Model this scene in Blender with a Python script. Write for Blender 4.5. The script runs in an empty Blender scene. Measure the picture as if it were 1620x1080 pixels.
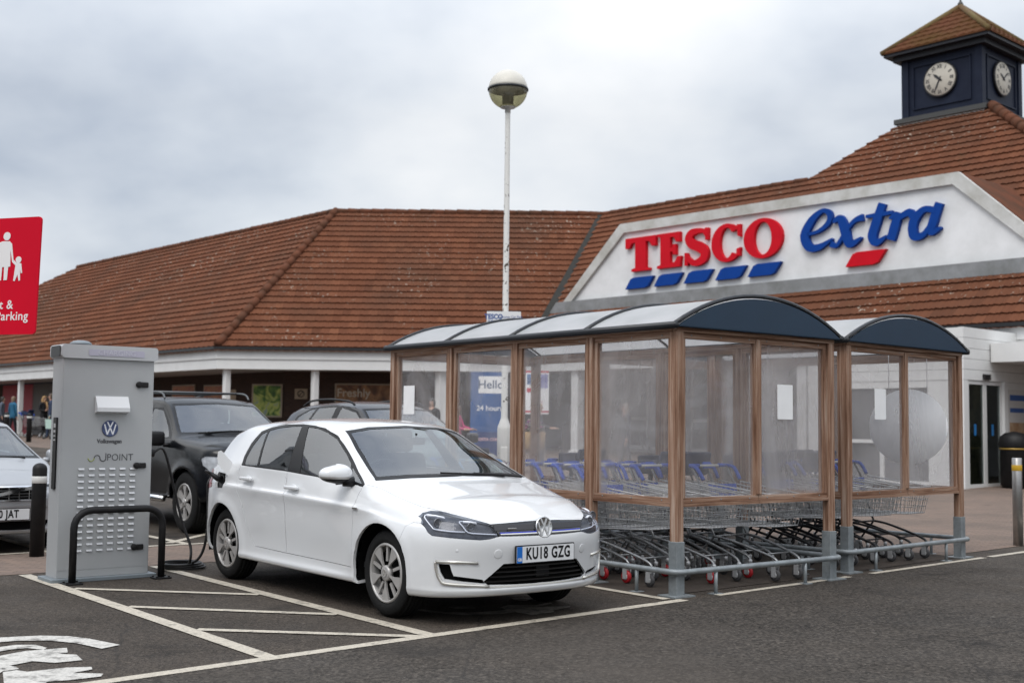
import bpy, bmesh, math, random
from mathutils import Vector, Matrix, noise
sc = bpy.context.scene
R = math.radians
rnd = random.Random(7)
# ------------------------------------------------------------------ camera
cam_d = bpy.data.cameras.new('camera'); cam = bpy.data.objects.new('camera', cam_d)
sc.collection.objects.link(cam); sc.camera = cam
cam.location = (0, 0, 1.375)
cam.rotation_mode = 'QUATERNION'
PITCH, ROLL, FOC = .07, .011, 1913.7
cam.rotation_quaternion = (Matrix.Rotation(math.pi/2 + PITCH, 3, 'X') @ Matrix.Rotation(ROLL, 3, 'Z')).to_quaternion()
cam_d.sensor_width = 36; cam_d.lens = 36*FOC/1620
cam_d.clip_start = .1; cam_d.clip_end = 2000
cam_d.dof.use_dof = True; cam_d.dof.focus_distance = 9.2; cam_d.dof.aperture_fstop = 2.6
# ------------------------------------------------------------------ world
SUN_EL, SUN_AZ = R(52), R(205)
w = bpy.data.worlds.new('World'); sc.world = w; w.use_nodes = True
nt = w.node_tree; nt.nodes.clear(); N = nt.nodes.new; L = nt.links.new
out = N('ShaderNodeOutputWorld'); bg = N('ShaderNodeBackground'); L(bg.outputs[0], out.inputs[0])
sky = N('ShaderNodeTexSky'); sky.sky_type = 'NISHITA'; sky.sun_disc = False
sky.sun_elevation = SUN_EL; sky.sun_rotation = SUN_AZ; sky.air_density = 1.2; sky.dust_density = 2.5
bg.inputs[1].default_value = .13
tc = N('ShaderNodeTexCoord'); sep = N('ShaderNodeSeparateXYZ'); L(tc.outputs['Generated'], sep.inputs[0])
# cloud deck: directions flattened on to a layer overhead
def wm(op, a, b=None, clamp=False):
    n = N('ShaderNodeMath'); n.operation = op; n.use_clamp = clamp
    for i, v in enumerate((a, b)):
        if v is None: continue
        if isinstance(v, (int, float)): n.inputs[i].default_value = v
        else: L(v, n.inputs[i])
    return n.outputs[0]
zc = wm('ADD', wm('MAXIMUM', sep.outputs[2], 0.0), .42)
cx_ = wm('DIVIDE', sep.outputs[0], zc); cy_ = wm('DIVIDE', sep.outputs[1], zc)
comb = N('ShaderNodeCombineXYZ'); L(cx_, comb.inputs[0]); L(cy_, comb.inputs[1])
nz = N('ShaderNodeTexNoise'); L(comb.outputs[0], nz.inputs['Vector']); nz.inputs['Scale'].default_value = 1.15
nz.inputs['Detail'].default_value = 6; nz.inputs['Roughness'].default_value = .5; nz.inputs['Distortion'].default_value = .0
cr = N('ShaderNodeValToRGB'); L(nz.outputs['Fac'], cr.inputs[0])
cr.color_ramp.elements[0].position = .38; cr.color_ramp.elements[0].color = (2.75, 3.1, 3.7, 1)
cr.color_ramp.elements[1].position = .62; cr.color_ramp.elements[1].color = (5.9, 5.95, 6.0, 1)
e = cr.color_ramp.elements.new(.5); e.color = (4.5, 4.75, 5.1, 1)
mixs = N('ShaderNodeMix'); mixs.data_type = 'RGBA'
nz2 = N('ShaderNodeTexNoise'); L(comb.outputs[0], nz2.inputs['Vector']); nz2.inputs['Scale'].default_value = .7
nz2.inputs['Detail'].default_value = 3
cr2 = N('ShaderNodeMapRange'); L(nz2.outputs['Fac'], cr2.inputs[0]); cr2.inputs[1].default_value = .35; cr2.inputs[2].default_value = .7
cr2.inputs[3].default_value = .88; cr2.inputs[4].default_value = 1.0
L(cr2.outputs[0], mixs.inputs['Factor']); L(sky.outputs[0], mixs.inputs['A']); L(cr.outputs[0], mixs.inputs['B'])
# an overcast sky is brighter overhead than at the horizon
ov_ = N('ShaderNodeMix'); ov_.data_type = 'RGBA'; ov_.blend_type = 'MULTIPLY'; ov_.inputs['Factor'].default_value = 1
zg_ = wm('ADD', wm('MULTIPLY', wm('MAXIMUM', wm('SUBTRACT', sep.outputs[2], .25), 0.0), 1.9), 1.0)
L(mixs.outputs['Result'], ov_.inputs['A']); L(zg_, ov_.inputs['B']); L(ov_.outputs['Result'], bg.inputs[0])
# ------------------------------------------------------------------ sun behind the cloud
sd = bpy.data.lights.new('sun', 'SUN'); sun = bpy.data.objects.new('sun', sd); sc.collection.objects.link(sun)
sd.energy = 1.0; sd.angle = R(28); sd.color = (1, .965, .92)
sdir = Vector((math.cos(SUN_EL)*math.sin(SUN_AZ), math.cos(SUN_EL)*math.cos(SUN_AZ), math.sin(SUN_EL)))
sun.rotation_mode = 'QUATERNION'; sun.rotation_quaternion = sdir.to_track_quat('Z', 'Y')
sc.view_settings.view_transform = 'Standard'; sc.view_settings.look = 'None'
sc.view_settings.exposure = 0.35; sc.view_settings.gamma = 1.0
sc.cycles.max_bounces = 10; sc.cycles.transparent_max_bounces = 24; sc.cycles.caustics_reflective = False; sc.cycles.caustics_refractive = False
# ------------------------------------------------------------------ materials
MATS = {}
def mat(name, col, rough=.5, metal=0., var=.0, vscale=8., vcol=None, bump=0., bscale=60., spec=.5, coat=0., rvar=0., coord='Object', alpha=None):
    if name in MATS: return MATS[name]
    m = bpy.data.materials.new(name); m.use_nodes = True; t = m.node_tree; b = t.nodes['Principled BSDF']
    c4 = (*col, 1) if len(col) == 3 else col
    b.inputs['Base Color'].default_value = c4; b.inputs['Roughness'].default_value = rough; b.inputs['Metallic'].default_value = metal
    b.inputs['Specular IOR Level'].default_value = spec; b.inputs['Coat Weight'].default_value = coat; b.inputs['Coat Roughness'].default_value = .02
    m.diffuse_color = c4
    if var or bump or rvar:
        tcn = t.nodes.new('ShaderNodeTexCoord')
        if var or rvar:
            n1 = t.nodes.new('ShaderNodeTexNoise'); n1.inputs['Scale'].default_value = vscale; n1.inputs['Detail'].default_value = 5; n1.inputs['Roughness'].default_value = .62
            t.links.new(tcn.outputs[coord], n1.inputs['Vector'])
            mr = t.nodes.new('ShaderNodeMapRange'); mr.inputs[1].default_value = .32; mr.inputs[2].default_value = .68
            t.links.new(n1.outputs['Fac'], mr.inputs[0])
            if var:
                mx = t.nodes.new('ShaderNodeMix'); mx.data_type = 'RGBA'
                v2 = vcol if vcol else tuple(max(0, x*(1-var)) for x in col[:3])
                mx.inputs['A'].default_value = c4; mx.inputs['B'].default_value = (*v2, 1)
                t.links.new(mr.outputs[0], mx.inputs['Factor']); t.links.new(mx.outputs['Result'], b.inputs['Base Color'])
            if rvar:
                m2 = t.nodes.new('ShaderNodeMapRange'); m2.inputs[3].default_value = max(.02, rough-rvar); m2.inputs[4].default_value = min(1, rough+rvar)
                t.links.new(mr.outputs[0], m2.inputs[0]); t.links.new(m2.outputs[0], b.inputs['Roughness'])
        if bump:
            n2 = t.nodes.new('ShaderNodeTexNoise'); n2.inputs['Scale'].default_value = bscale; n2.inputs['Detail'].default_value = 4
            t.links.new(tcn.outputs[coord], n2.inputs['Vector'])
            bp = t.nodes.new('ShaderNodeBump'); bp.inputs['Strength'].default_value = bump; bp.inputs['Distance'].default_value = .01
            t.links.new(n2.outputs['Fac'], bp.inputs['Height']); t.links.new(bp.outputs[0], b.inputs['Normal'])
    MATS[name] = m; return m
def glass(name, tint, rough=.0, haze=0., hcol=(.6, .6, .6), ior=1.45, scale=2.5):
    """thin sheet: fresnel mirror over tinted transmission, plus an optional milky film"""
    if name in MATS: return MATS[name]
    m = bpy.data.materials.new(name); m.use_nodes = True; t = m.node_tree; t.nodes.clear(); nn = t.nodes.new; l = t.links.new
    o = nn('ShaderNodeOutputMaterial'); tr = nn('ShaderNodeBsdfTransparent'); tr.inputs[0].default_value = (*tint, 1)
    gl = nn('ShaderNodeBsdfGlossy'); gl.inputs['Roughness'].default_value = rough; gl.inputs[0].default_value = (.95, .97, 1, 1)
    f0 = ((ior-1)/(ior+1))**2   # Schlick, the same from both faces of the sheet
    ge_ = nn('ShaderNodeNewGeometry'); dt = nn('ShaderNodeVectorMath'); dt.operation = 'DOT_PRODUCT'; l(ge_.outputs['Normal'], dt.inputs[0]); l(ge_.outputs['Incoming'], dt.inputs[1])
    def m_(op, a, b=0.):
        q = nn('ShaderNodeMath'); q.operation = op; q.use_clamp = op != 'ABSOLUTE'
        for i, v in enumerate((a, b)):
            if isinstance(v, float): q.inputs[i].default_value = v
            else: l(v, q.inputs[i])
        return q.outputs[0]
    fr = m_('ADD', m_('MULTIPLY', m_('POWER', m_('SUBTRACT', 1., m_('ABSOLUTE', dt.outputs['Value'])), 5.), 1-f0), f0)
    mx = nn('ShaderNodeMixShader'); l(fr, mx.inputs[0]); l(tr.outputs[0], mx.inputs[1]); l(gl.outputs[0], mx.inputs[2])
    last = mx.outputs[0]
    if haze:
        tcn = nn('ShaderNodeTexCoord'); n1 = nn('ShaderNodeTexNoise'); n1.inputs['Scale'].default_value = scale; n1.inputs['Detail'].default_value = 6; n1.inputs['Roughness'].default_value = .6; n1.inputs['Distortion'].default_value = 1.2
        mp = nn('ShaderNodeMapping'); mp.inputs['Scale'].default_value = (1, 1, .45); l(tcn.outputs['Object'], mp.inputs[0]); l(mp.outputs[0], n1.inputs['Vector'])
        mr = nn('ShaderNodeMapRange'); mr.inputs[1].default_value = .3; mr.inputs[2].default_value = .75; mr.inputs[3].default_value = haze*.45; mr.inputs[4].default_value = haze*1.6
        l(n1.outputs['Fac'], mr.inputs[0])
        df = nn('ShaderNodeBsdfDiffuse'); df.inputs[0].default_value = (*hcol, 1); tl = nn('ShaderNodeBsdfTranslucent'); tl.inputs[0].default_value = (*hcol, 1)
        ad = nn('ShaderNodeMixShader'); l(df.outputs[0], ad.inputs[1]); l(tl.outputs[0], ad.inputs[2])
        m2 = nn('ShaderNodeMixShader'); l(mr.outputs[0], m2.inputs[0]); l(last, m2.inputs[1]); l(ad.outputs[0], m2.inputs[2]); last = m2.outputs[0]
    l(last, o.inputs[0]); m.diffuse_color = (*tint, .4)
    MATS[name] = m; return m
def N2(m): return m.node_tree.nodes.new
# ------------------------------------------------------------------ mesh collecting
class MB:
    def __init__(s): s.v = []; s.f = []; s.m = []; s.sm = []
    def add(s, vs, fs, mi=0, smooth=False):
        o = len(s.v); s.v += [tuple(v) for v in vs]
        for f in fs: s.f.append([i+o for i in f]); s.m.append(mi); s.sm.append(smooth)
        return s
    def box(s, c, d, rot=None, mi=0):
        hx, hy, hz = d[0]/2, d[1]/2, d[2]/2
        vs = [Vector((x, y, z)) for x in (-hx, hx) for y in (-hy, hy) for z in (-hz, hz)]
        if rot is not None: vs = [rot @ v for v in vs]
        return s.add([v+Vector(c) for v in vs], [(0, 1, 3, 2), (4, 6, 7, 5), (0, 4, 5, 1), (2, 3, 7, 6), (0, 2, 6, 4), (1, 5, 7, 3)], mi)
    def bbox(s, c, d, bv=.01, rot=None, mi=0, seg=2):
        bm = bmesh.new(); bmesh.ops.create_cube(bm, size=1.0)
        bmesh.ops.scale(bm, vec=Vector(d), verts=bm.verts)
        bmesh.ops.bevel(bm, geom=list(bm.edges), offset=bv, segments=seg, affect='EDGES', profile=.5)
        s.bm(bm, Matrix.Translation(Vector(c)) @ (rot.to_4x4() if rot is not None else Matrix()), mi); bm.free(); return s
    def bm(s, bm, M=None, mi=0, smooth=False):
        bm.verts.index_update()
        vs = [(M @ v.co) if M is not None else v.co.copy() for v in bm.verts]
        return s.add(vs, [[v.index for v in f.verts] for f in bm.faces], mi, smooth)
    def tube(s, path, r, n=8, mi=0, cap=True, closed=False, smooth=True):
        P = [Vector(p) for p in path]; k = len(P); rr = r if isinstance(r, (list, tuple)) else [r]*k
        rings = []; up = None
        for i in range(k):
            if closed: t = P[(i+1) % k]-P[i-1]
            else: t = P[min(i+1, k-1)]-P[max(i-1, 0)]
            t = t.normalized() if t.length > 1e-9 else Vector((0, 0, 1))
            if up is None: up = Vector((0, 0, 1)) if abs(t.z) < .9 else Vector((1, 0, 0))
            a = t.cross(up)
            if a.length < 1e-6: a = t.orthogonal()
            a.normalize(); b = a.cross(t).normalized(); up = b
            rings.append([P[i]+a*(rr[i]*math.cos(2*math.pi*j/n))+b*(rr[i]*math.sin(2*math.pi*j/n)) for j in range(n)])
        vs = [p for ring in rings for p in ring]; fs = []
        for i in range(k if closed else k-1):
            i2 = (i+1) % k
            for j in range(n): fs.append((i*n+j, i*n+(j+1) % n, i2*n+(j+1) % n, i2*n+j))
        if cap and not closed: fs += [tuple(range(n))[::-1], tuple((k-1)*n+j for j in range(n))]
        return s.add(vs, fs, mi, smooth)
    def prism(s, poly, h0, h1, M=None, mi=0, smooth=False):
        """2D polygon (x,y) extruded z h0..h1, then M"""
        n = len(poly); vs = [Vector((x, y, h0)) for x, y in poly]+[Vector((x, y, h1)) for x, y in poly]
        if M is not None: vs = [M @ v for v in vs]
        a = sum(poly[i][0]*poly[(i+1) % n][1]-poly[(i+1) % n][0]*poly[i][1] for i in range(n))
        bot = list(range(n))[::-1]; top = list(range(n, 2*n)); sd_ = [(i, (i+1) % n, n+(i+1) % n, n+i) for i in range(n)]
        if a < 0: bot = bot[::-1]; top = top[::-1]; sd_ = [f[::-1] for f in sd_]
        return s.add(vs, [bot, top]+sd_, mi, smooth)
    def lathe(s, prof, n=24, M=None, mi=0, smooth=True, cap=True):
        k = len(prof); vs = []
        for r, z in prof:
            for j in range(n):
                a = 2*math.pi*j/n; vs.append(Vector((r*math.cos(a), r*math.sin(a), z)))
        if M is not None: vs = [M @ v for v in vs]
        fs = [(i*n+j, i*n+(j+1) % n, (i+1)*n+(j+1) % n, (i+1)*n+j) for i in range(k-1) for j in range(n)]
        if cap and prof[0][0] > 1e-6: fs.append(tuple(range(n))[::-1])
        if cap and prof[-1][0] > 1e-6: fs.append(tuple((k-1)*n+j for j in range(n)))
        return s.add(vs, fs, mi, smooth)
    def sphere(s, c, r, n=12, mi=0, sc_=(1, 1, 1)):
        prof = [(math.sin(math.pi*i/n), -math.cos(math.pi*i/n)) for i in range(n+1)]
        return s.lathe([(max(a, 1e-7), b) for a, b in prof], n*2, Matrix.Translation(Vector(c)) @ Matrix.Diagonal((r*sc_[0], r*sc_[1], r*sc_[2], 1)), mi)
    def build(s, name, mats, parent=None, loc=None, fix=True):
        me = bpy.data.meshes.new(name); me.from_pydata(s.v, [], s.f)
        for m in (mats if isinstance(mats, (list, tuple)) else [mats]): me.materials.append(m)
        me.polygons.foreach_set('material_index', s.m); me.polygons.foreach_set('use_smooth', s.sm)
        if fix:
            bm = bmesh.new(); bm.from_mesh(me); bmesh.ops.remove_doubles(bm, verts=bm.verts, dist=1e-6)
            bmesh.ops.recalc_face_normals(bm, faces=bm.faces); bm.to_mesh(me); bm.free()
        me.update()
        o = bpy.data.objects.new(name, me); sc.collection.objects.link(o)
        if parent is not None: o.parent = parent
        if loc is not None: o.location = loc
        return o
def tag(o, label, cat, group=None):
    o['label'] = label; o['category'] = cat
    if group: o['group'] = group
    return o
def thing(name, label, cat, loc=(0, 0, 0), rz=0, group=None):
    o = bpy.data.objects.new(name, None); sc.collection.objects.link(o); o.location = loc; o.rotation_euler = (0, 0, rz); o.empty_display_size = .1
    return tag(o, label, cat, group)
def dup(root, loc, rz, label=None, group=None):
    def cp(o, par):
        c = o.copy(); sc.collection.objects.link(c)
        if par is not None: c.parent = par
        for ch in [x for x in KIDS.get(o.name, [])]: cp(ch, c)
        return c
    KIDS = {}
    for x in bpy.data.objects:
        if x.parent: KIDS.setdefault(x.parent.name, []).append(x)
    r = cp(root, None); r.location = loc; r.rotation_euler = (0, 0, rz)
    if label: r['label'] = label
    if group: r['group'] = group
    return r
def struct(o): o['kind'] = 'structure'; return o
def rotz(a): return Matrix.Rotation(a, 3, 'Z')
def frame(o, ex, ey, ez=(0, 0, 1)):
    """matrix taking local x,y,z to world axes ex,ey,ez at o"""
    ex, ey, ez = Vector(ex), Vector(ey), Vector(ez)
    return Matrix(((ex.x, ey.x, ez.x, o[0]), (ex.y, ey.y, ez.y, o[1]), (ex.z, ey.z, ez.z, o[2]), (0, 0, 0, 1)))
def text_mb(mb, s, size, M, depth=.004, mi=0, off=0., shear=0., align='CENTER', sx=1., space=1.):
    c = bpy.data.curves.new('t', 'FONT'); c.body = s; c.size = size; c.extrude = depth; c.offset = off; c.shear = shear; c.align_x = align; c.align_y = 'CENTER'
    c.resolution_u = 3; c.space_character = space; c.space_line = .95
    o = bpy.data.objects.new('t', c); sc.collection.objects.link(o)
    dg = bpy.context.evaluated_depsgraph_get(); me = bpy.data.meshes.new_from_object(o.evaluated_get(dg))
    mb.add([M @ Vector((v.co.x*sx, v.co.y, v.co.z)) for v in me.vertices], [list(p.vertices) for p in me.polygons], mi)
    bpy.data.objects.remove(o); bpy.data.curves.remove(c); bpy.data.meshes.remove(me)
def bez(p, n=8):
    """catmull-rom through points"""
    P = [Vector(x) for x in p]; o = []
    for i in range(len(P)-1):
        a, b, c, d = P[max(i-1, 0)], P[i], P[i+1], P[min(i+2, len(P)-1)]
        for k in range(n):
            t = k/n; o.append(.5*((2*b)+(c-a)*t+(2*a-5*b+4*c-d)*t*t+(3*b-a-3*c+d)*t**3))
    o.append(P[-1]); return o
def arcpts(c, r, a0, a1, n): return [(c[0]+r*math.cos(a0+(a1-a0)*i/n), c[1]+r*math.sin(a0+(a1-a0)*i/n)) for i in range(n+1)]
def rrect(wd, ht, r, n=4):
    o = []
    for cx, cy, a in ((wd/2-r, ht/2-r, 0), (-wd/2+r, ht/2-r, 90), (-wd/2+r, -ht/2+r, 180), (wd/2-r, -ht/2+r, 270)):
        o += arcpts((cx, cy), r, R(a), R(a+90), n)
    return o
# bay frame: a along the shelter front, b away from the road
SX, SY, SA = 1.366, 9.989, .667
UX, UY = math.cos(SA), math.sin(SA)
def B(a, b, z=0.): return Vector((SX+UX*a-UY*b, SY+UY*a+UX*b, z))
def gz(x, y):
    t = min(1, max(0, (y-16)/36)); return .70*t*t*(3-2*t)
def pray(u, v):
    a, b = u-810, v-540; uu = a*math.cos(ROLL)+b*math.sin(ROLL); vv = -a*math.sin(ROLL)+b*math.cos(ROLL)
    return Vector((uu/FOC, math.cos(PITCH)+vv/FOC*math.sin(PITCH), math.sin(PITCH)-vv/FOC*math.cos(PITCH)))
def gp(u, v, z=0.):     # photo pixel on a level surface
    d = pray(u, v); t = (z-1.375)/d.z; return Vector((d.x*t, d.y*t, z))
def yp(u, v, Y):        # photo pixel at a depth
    d = pray(u, v); return Vector((d.x*Y/d.y, Y, 1.375+d.z*Y/d.y))
def pp(u, v, nx, ny, k): # photo pixel on the vertical plane nx*x+ny*y=k
    d = pray(u, v); t = k/(nx*d.x+ny*d.y); return Vector((d.x*t, d.y*t, 1.375+d.z*t))
# ------------------------------------------------------------------ ground
def asphalt(name='asphalt', tint=(1., 1., 1.), vs=95., grain=.45):
    m = mat(name, (.062, .056, .052), .82, spec=.18); t = m.node_tree; b = t.nodes['Principled BSDF']; nn = t.nodes.new; l = t.links.new
    tcn = nn('ShaderNodeTexCoord')
    def nz_(s, d=4, r=.6):
        n = nn('ShaderNodeTexNoise'); n.inputs['Scale'].default_value = s; n.inputs['Detail'].default_value = d; n.inputs['Roughness'].default_value = r; l(tcn.outputs['Object'], n.inputs['Vector']); return n.outputs['Fac']
    def ramp(i, p0, c0, p1, c1):
        r = nn('ShaderNodeValToRGB'); l(i, r.inputs[0]); r.color_ramp.elements[0].position = p0; r.color_ramp.elements[0].color = (*c0, 1); r.color_ramp.elements[1].position = p1; r.color_ramp.elements[1].color = (*c1, 1); return r.outputs[0]
    def mixc(a, b_, f, mode='MIX'):
        x = nn('ShaderNodeMix'); x.data_type = 'RGBA'; x.blend_type = mode
        for k, v in (('A', a), ('B', b_), ('Factor', f)):
            if isinstance(v, (float, int)): x.inputs[k].default_value = v
            elif isinstance(v, tuple): x.inputs[k].default_value = (*v, 1)
            else: l(v, x.inputs[k])
        return x.outputs['Result']
    base = ramp(nz_(.55, 6, .65), .3, (.043, .037, .032), .7, (.074, .063, .054))
    vor = nn('ShaderNodeTexVoronoi'); vor.inputs['Scale'].default_value = vs; l(tcn.outputs['Object'], vor.inputs['Vector'])
    stone = ramp(vor.outputs['Color'], .2, (.40, .38, .36), .9, (1.75, 1.7, 1.62))
    c = mixc(base, stone, .85, 'MULTIPLY')
    c = mixc(c, ramp(nz_(22, 5, .75), .36, (.45, .44, .43), .66, (1.6, 1.58, 1.55)), grain, 'MULTIPLY')
    c = mixc(c, tint, 1., 'MULTIPLY')
    fl2 = ramp(nz_(11, 3, .6), .71, (0, 0, 0), .74, (.8, .8, .8)); c = mixc(c, (.13, .118, .105), fl2)
    fleck = ramp(nz_(34, 2, .5), .70, (0, 0, 0), .76, (1, 1, 1)); c = mixc(c, (.16, .145, .13), fleck)
    gum = nn('ShaderNodeTexVoronoi'); gum.inputs['Scale'].default_value = 1.7; l(tcn.outputs['Object'], gum.inputs['Vector'])
    gm = ramp(gum.outputs['Distance'], .018, (.7, .7, .7), .03, (0, 0, 0)); c = mixc(c, (.12, .11, .098), gm)
    oil = ramp(nz_(.9, 5, .7), .56, (0, 0, 0), .70, (.8, .8, .8)); c = mixc(c, (.014, .0125, .0115), oil)
    dirt = ramp(nz_(.21, 4, .6), .45, (0, 0, 0), .7, (.55, .55, .55)); c = mixc(c, (.092, .077, .064), dirt)
    l(c, b.inputs['Base Color'])
    # crack lines
    v2 = nn('ShaderNodeTexVoronoi'); v2.feature = 'DISTANCE_TO_EDGE'; v2.inputs['Scale'].default_value = .33
    dn = nn('ShaderNodeTexNoise'); dn.inputs['Scale'].default_value = 3; dn.inputs['Detail'].default_value = 5; l(tcn.outputs['Object'], dn.inputs['Vector'])
    vm = nn('ShaderNodeMixRGB'); vm.inputs[0].default_value = .12; l(tcn.outputs['Object'], vm.inputs[1]); l(dn.outputs['Color'], vm.inputs[2]); l(vm.outputs[0], v2.inputs['Vector'])
    ck = ramp(v2.outputs['Distance'], .0012, (.5, .5, .5), .0035, (0, 0, 0)); c2 = mixc(c, (.02, .018, .017), ck); l(c2, b.inputs['Base Color'])
    bp = nn('ShaderNodeBump'); bp.inputs['Strength'].default_value = .55; bp.inputs['Distance'].default_value = .012; l(vor.outputs['Distance'], bp.inputs['Height']); l(bp.outputs[0], b.inputs['Normal'])
    rg = ramp(nz_(1.3, 4), .3, (.66, .66, .66), .7, (.92, .92, .92)); l(rg, b.inputs['Roughness'])
    return m
ASPH = asphalt(); ROADM = asphalt('road_asphalt', (.86, .90, .94), 60., .75)
def paving():
    m = mat('block_paving', (.2, .14, .11), .85, spec=.12); t = m.node_tree; b = t.nodes['Principled BSDF']; nn = t.nodes.new; l = t.links.new
    tcn = nn('ShaderNodeTexCoord'); mp = nn('ShaderNodeMapping'); mp.inputs['Rotation'].default_value = (0, 0, -SA+R(45)); l(tcn.outputs['Object'], mp.inputs[0])
    br = nn('ShaderNodeTexBrick'); l(mp.outputs[0], br.inputs['Vector']); br.inputs['Scale'].default_value = 1; br.inputs['Brick Width'].default_value = .2; br.inputs['Row Height'].default_value = .1
    br.inputs['Mortar Size'].default_value = .004; br.inputs['Color1'].default_value = (.225, .165, .132, 1); br.inputs['Color2'].default_value = (.175, .134, .112, 1); br.inputs['Mortar'].default_value = (.08, .068, .06, 1)
    n1 = nn('ShaderNodeTexNoise'); n1.inputs['Scale'].default_value = .8; n1.inputs['Detail'].default_value = 6; l(tcn.outputs['Object'], n1.inputs['Vector'])
    mr = nn('ShaderNodeMapRange'); mr.inputs[1].default_value = .4; mr.inputs[2].default_value = .75; mr.inputs[4].default_value = .6; l(n1.outputs['Fac'], mr.inputs[0])
    mx = nn('ShaderNodeMix'); mx.data_type = 'RGBA'; l(br.outputs['Color'], mx.inputs['A']); mx.inputs['B'].default_value = (.105, .09, .078, 1); l(mr.outputs[0], mx.inputs['Factor'])
    n3 = nn('ShaderNodeTexNoise'); n3.inputs['Scale'].default_value = 2.3; n3.inputs['Detail'].default_value = 3; l(tcn.outputs['Object'], n3.inputs['Vector'])
    r3 = nn('ShaderNodeValToRGB'); r3.color_ramp.elements[0].position = .66; r3.color_ramp.elements[1].position = .74; r3.color_ramp.elements[1].color = (.6, .6, .6, 1); l(n3.outputs['Fac'], r3.inputs[0])
    m3 = nn('ShaderNodeMix'); m3.data_type = 'RGBA'; l(mx.outputs['Result'], m3.inputs['A']); m3.inputs['B'].default_value = (.05, .045, .04, 1); l(r3.outputs[0], m3.inputs['Factor'])
    l(m3.outputs['Result'], b.inputs['Base Color'])
    bp = nn('ShaderNodeBump'); bp.inputs['Strength'].default_value = .5; bp.inputs['Distance'].default_value = .006; l(br.outputs['Fac'], bp.inputs['Height']); bp.invert = True; l(bp.outputs[0], b.inputs['Normal'])
    return m
PAVE = paving()
def sheet(name, poly, lift, m, step=1.2):
    """flat outline draped on the ground at a given lift"""
    bm = bmesh.new(); f = bm.faces.new([bm.verts.new((p[0], p[1], 0)) for p in poly])
    if f.normal.z < 0 or sum(poly[i][0]*poly[(i+1) % len(poly)][1]-poly[(i+1) % len(poly)][0]*poly[i][1] for i in range(len(poly))) < 0: bmesh.ops.reverse_faces(bm, faces=[f])
    xs = [p[0] for p in poly]; ys = [p[1] for p in poly]
    if max(ys) > 16:
        y = 16.0
        while y < max(ys):
            bmesh.ops.bisect_plane(bm, geom=bm.verts[:]+bm.edges[:]+bm.faces[:], plane_co=(0, y, 0), plane_no=(0, 1, 0)); y += step
    for v in bm.verts: v.co.z = gz(v.co.x, v.co.y)+lift
    me = bpy.data.meshes.new(name); bm.to_mesh(me); bm.free(); me.materials.append(m)
    o = bpy.data.objects.new(name, me); sc.collection.objects.link(o); return struct(o)
# the ground: one big sheet, dead flat near the road, rising gently to the shop
mb = MB(); ys = [-60, -20, 0, 8, 16]+[16+i*1.2 for i in range(1, 31)]+[70, 120, 300, 700]
xs = [-700, -120, -40, -20, -10, 0, 10, 20, 40, 120, 700]
mb.add([(x, y, gz(x, y)) for y in ys for x in xs], [(j*len(xs)+i, j*len(xs)+i+1, (j+1)*len(xs)+i+1, (j+1)*len(xs)+i) for j in range(len(ys)-1) for i in range(len(xs)-1)])
struct(mb.build('ground', ASPH))
def bp_(a, b): p = B(a, b); return (p.x, p.y)
fr0 = lambda a: bp_(a, -.17+.0833*(a+.2))
sheet('road', [fr0(-14), fr0(16), bp_(16, -9), bp_(-14, -9)], .003, ROADM)
sheet('paved_strip', [bp_(-14, 4.35), bp_(-.35, 4.35), bp_(-.35, 6.05), bp_(-14, 6.05)], .004, PAVE)
sheet('pavement', [bp_(4.9, .62), bp_(16, 1.5), (30, 26), (34, 52), (-70, 115), (-72, 100), (-11.4, 35.5), (-1, 35.5), bp_(4.9, 14)], .005, PAVE)
sheet('shelter_paving', [bp_(-.12, .1), bp_(2.1, .2), bp_(4.9, .45), bp_(4.9, 6.3), bp_(-.12, 6.3)], .005, mat('old_paving', (.075, .062, .053), .88, spec=.12, var=.5, vscale=2.2, bump=.3, bscale=90))
def paintmat(nm, col, wear=.5):
    m = mat(nm, col, .7); t = m.node_tree; b = t.nodes['Principled BSDF']; nn = t.nodes.new; l = t.links.new
    tcn = nn('ShaderNodeTexCoord'); n1 = nn('ShaderNodeTexNoise'); n1.inputs['Scale'].default_value = 9; n1.inputs['Detail'].default_value = 9; n1.inputs['Roughness'].default_value = .75; l(tcn.outputs['Object'], n1.inputs['Vector'])
    r = nn('ShaderNodeValToRGB'); l(n1.outputs['Fac'], r.inputs[0]); r.color_ramp.elements[0].position = wear-.07; r.color_ramp.elements[1].position = wear+.10
    r.color_ramp.elements[0].color = (.055, .048, .042, 1); r.color_ramp.elements[1].color = (*col, 1)
    n2 = nn('ShaderNodeTexNoise'); n2.inputs['Scale'].default_value = 60; n2.inputs['Detail'].default_value = 3; l(tcn.outputs['Object'], n2.inputs['Vector'])
    r2 = nn('ShaderNodeMapRange'); r2.inputs[1].default_value = .3; r2.inputs[2].default_value = .7; r2.inputs[3].default_value = .72; r2.inputs[4].default_value = 1.1; l(n2.outputs['Fac'], r2.inputs[0])
    x = nn('ShaderNodeMix'); x.data_type = 'RGBA'; x.blend_type = 'MULTIPLY'; x.inputs['Factor'].default_value = 1; l(r.outputs[0], x.inputs['A']); l(r2.outputs[0], x.inputs['B']); l(x.outputs['Result'], b.inputs['Base Color'])
    return m
PAINT = paintmat('line_paint', (.50, .45, .37), .37); PAINTW = paintmat('symbol_paint', (.55, .53, .49), .40); PAINTG = paintmat('worn_paint', (.26, .235, .205), .46)
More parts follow.
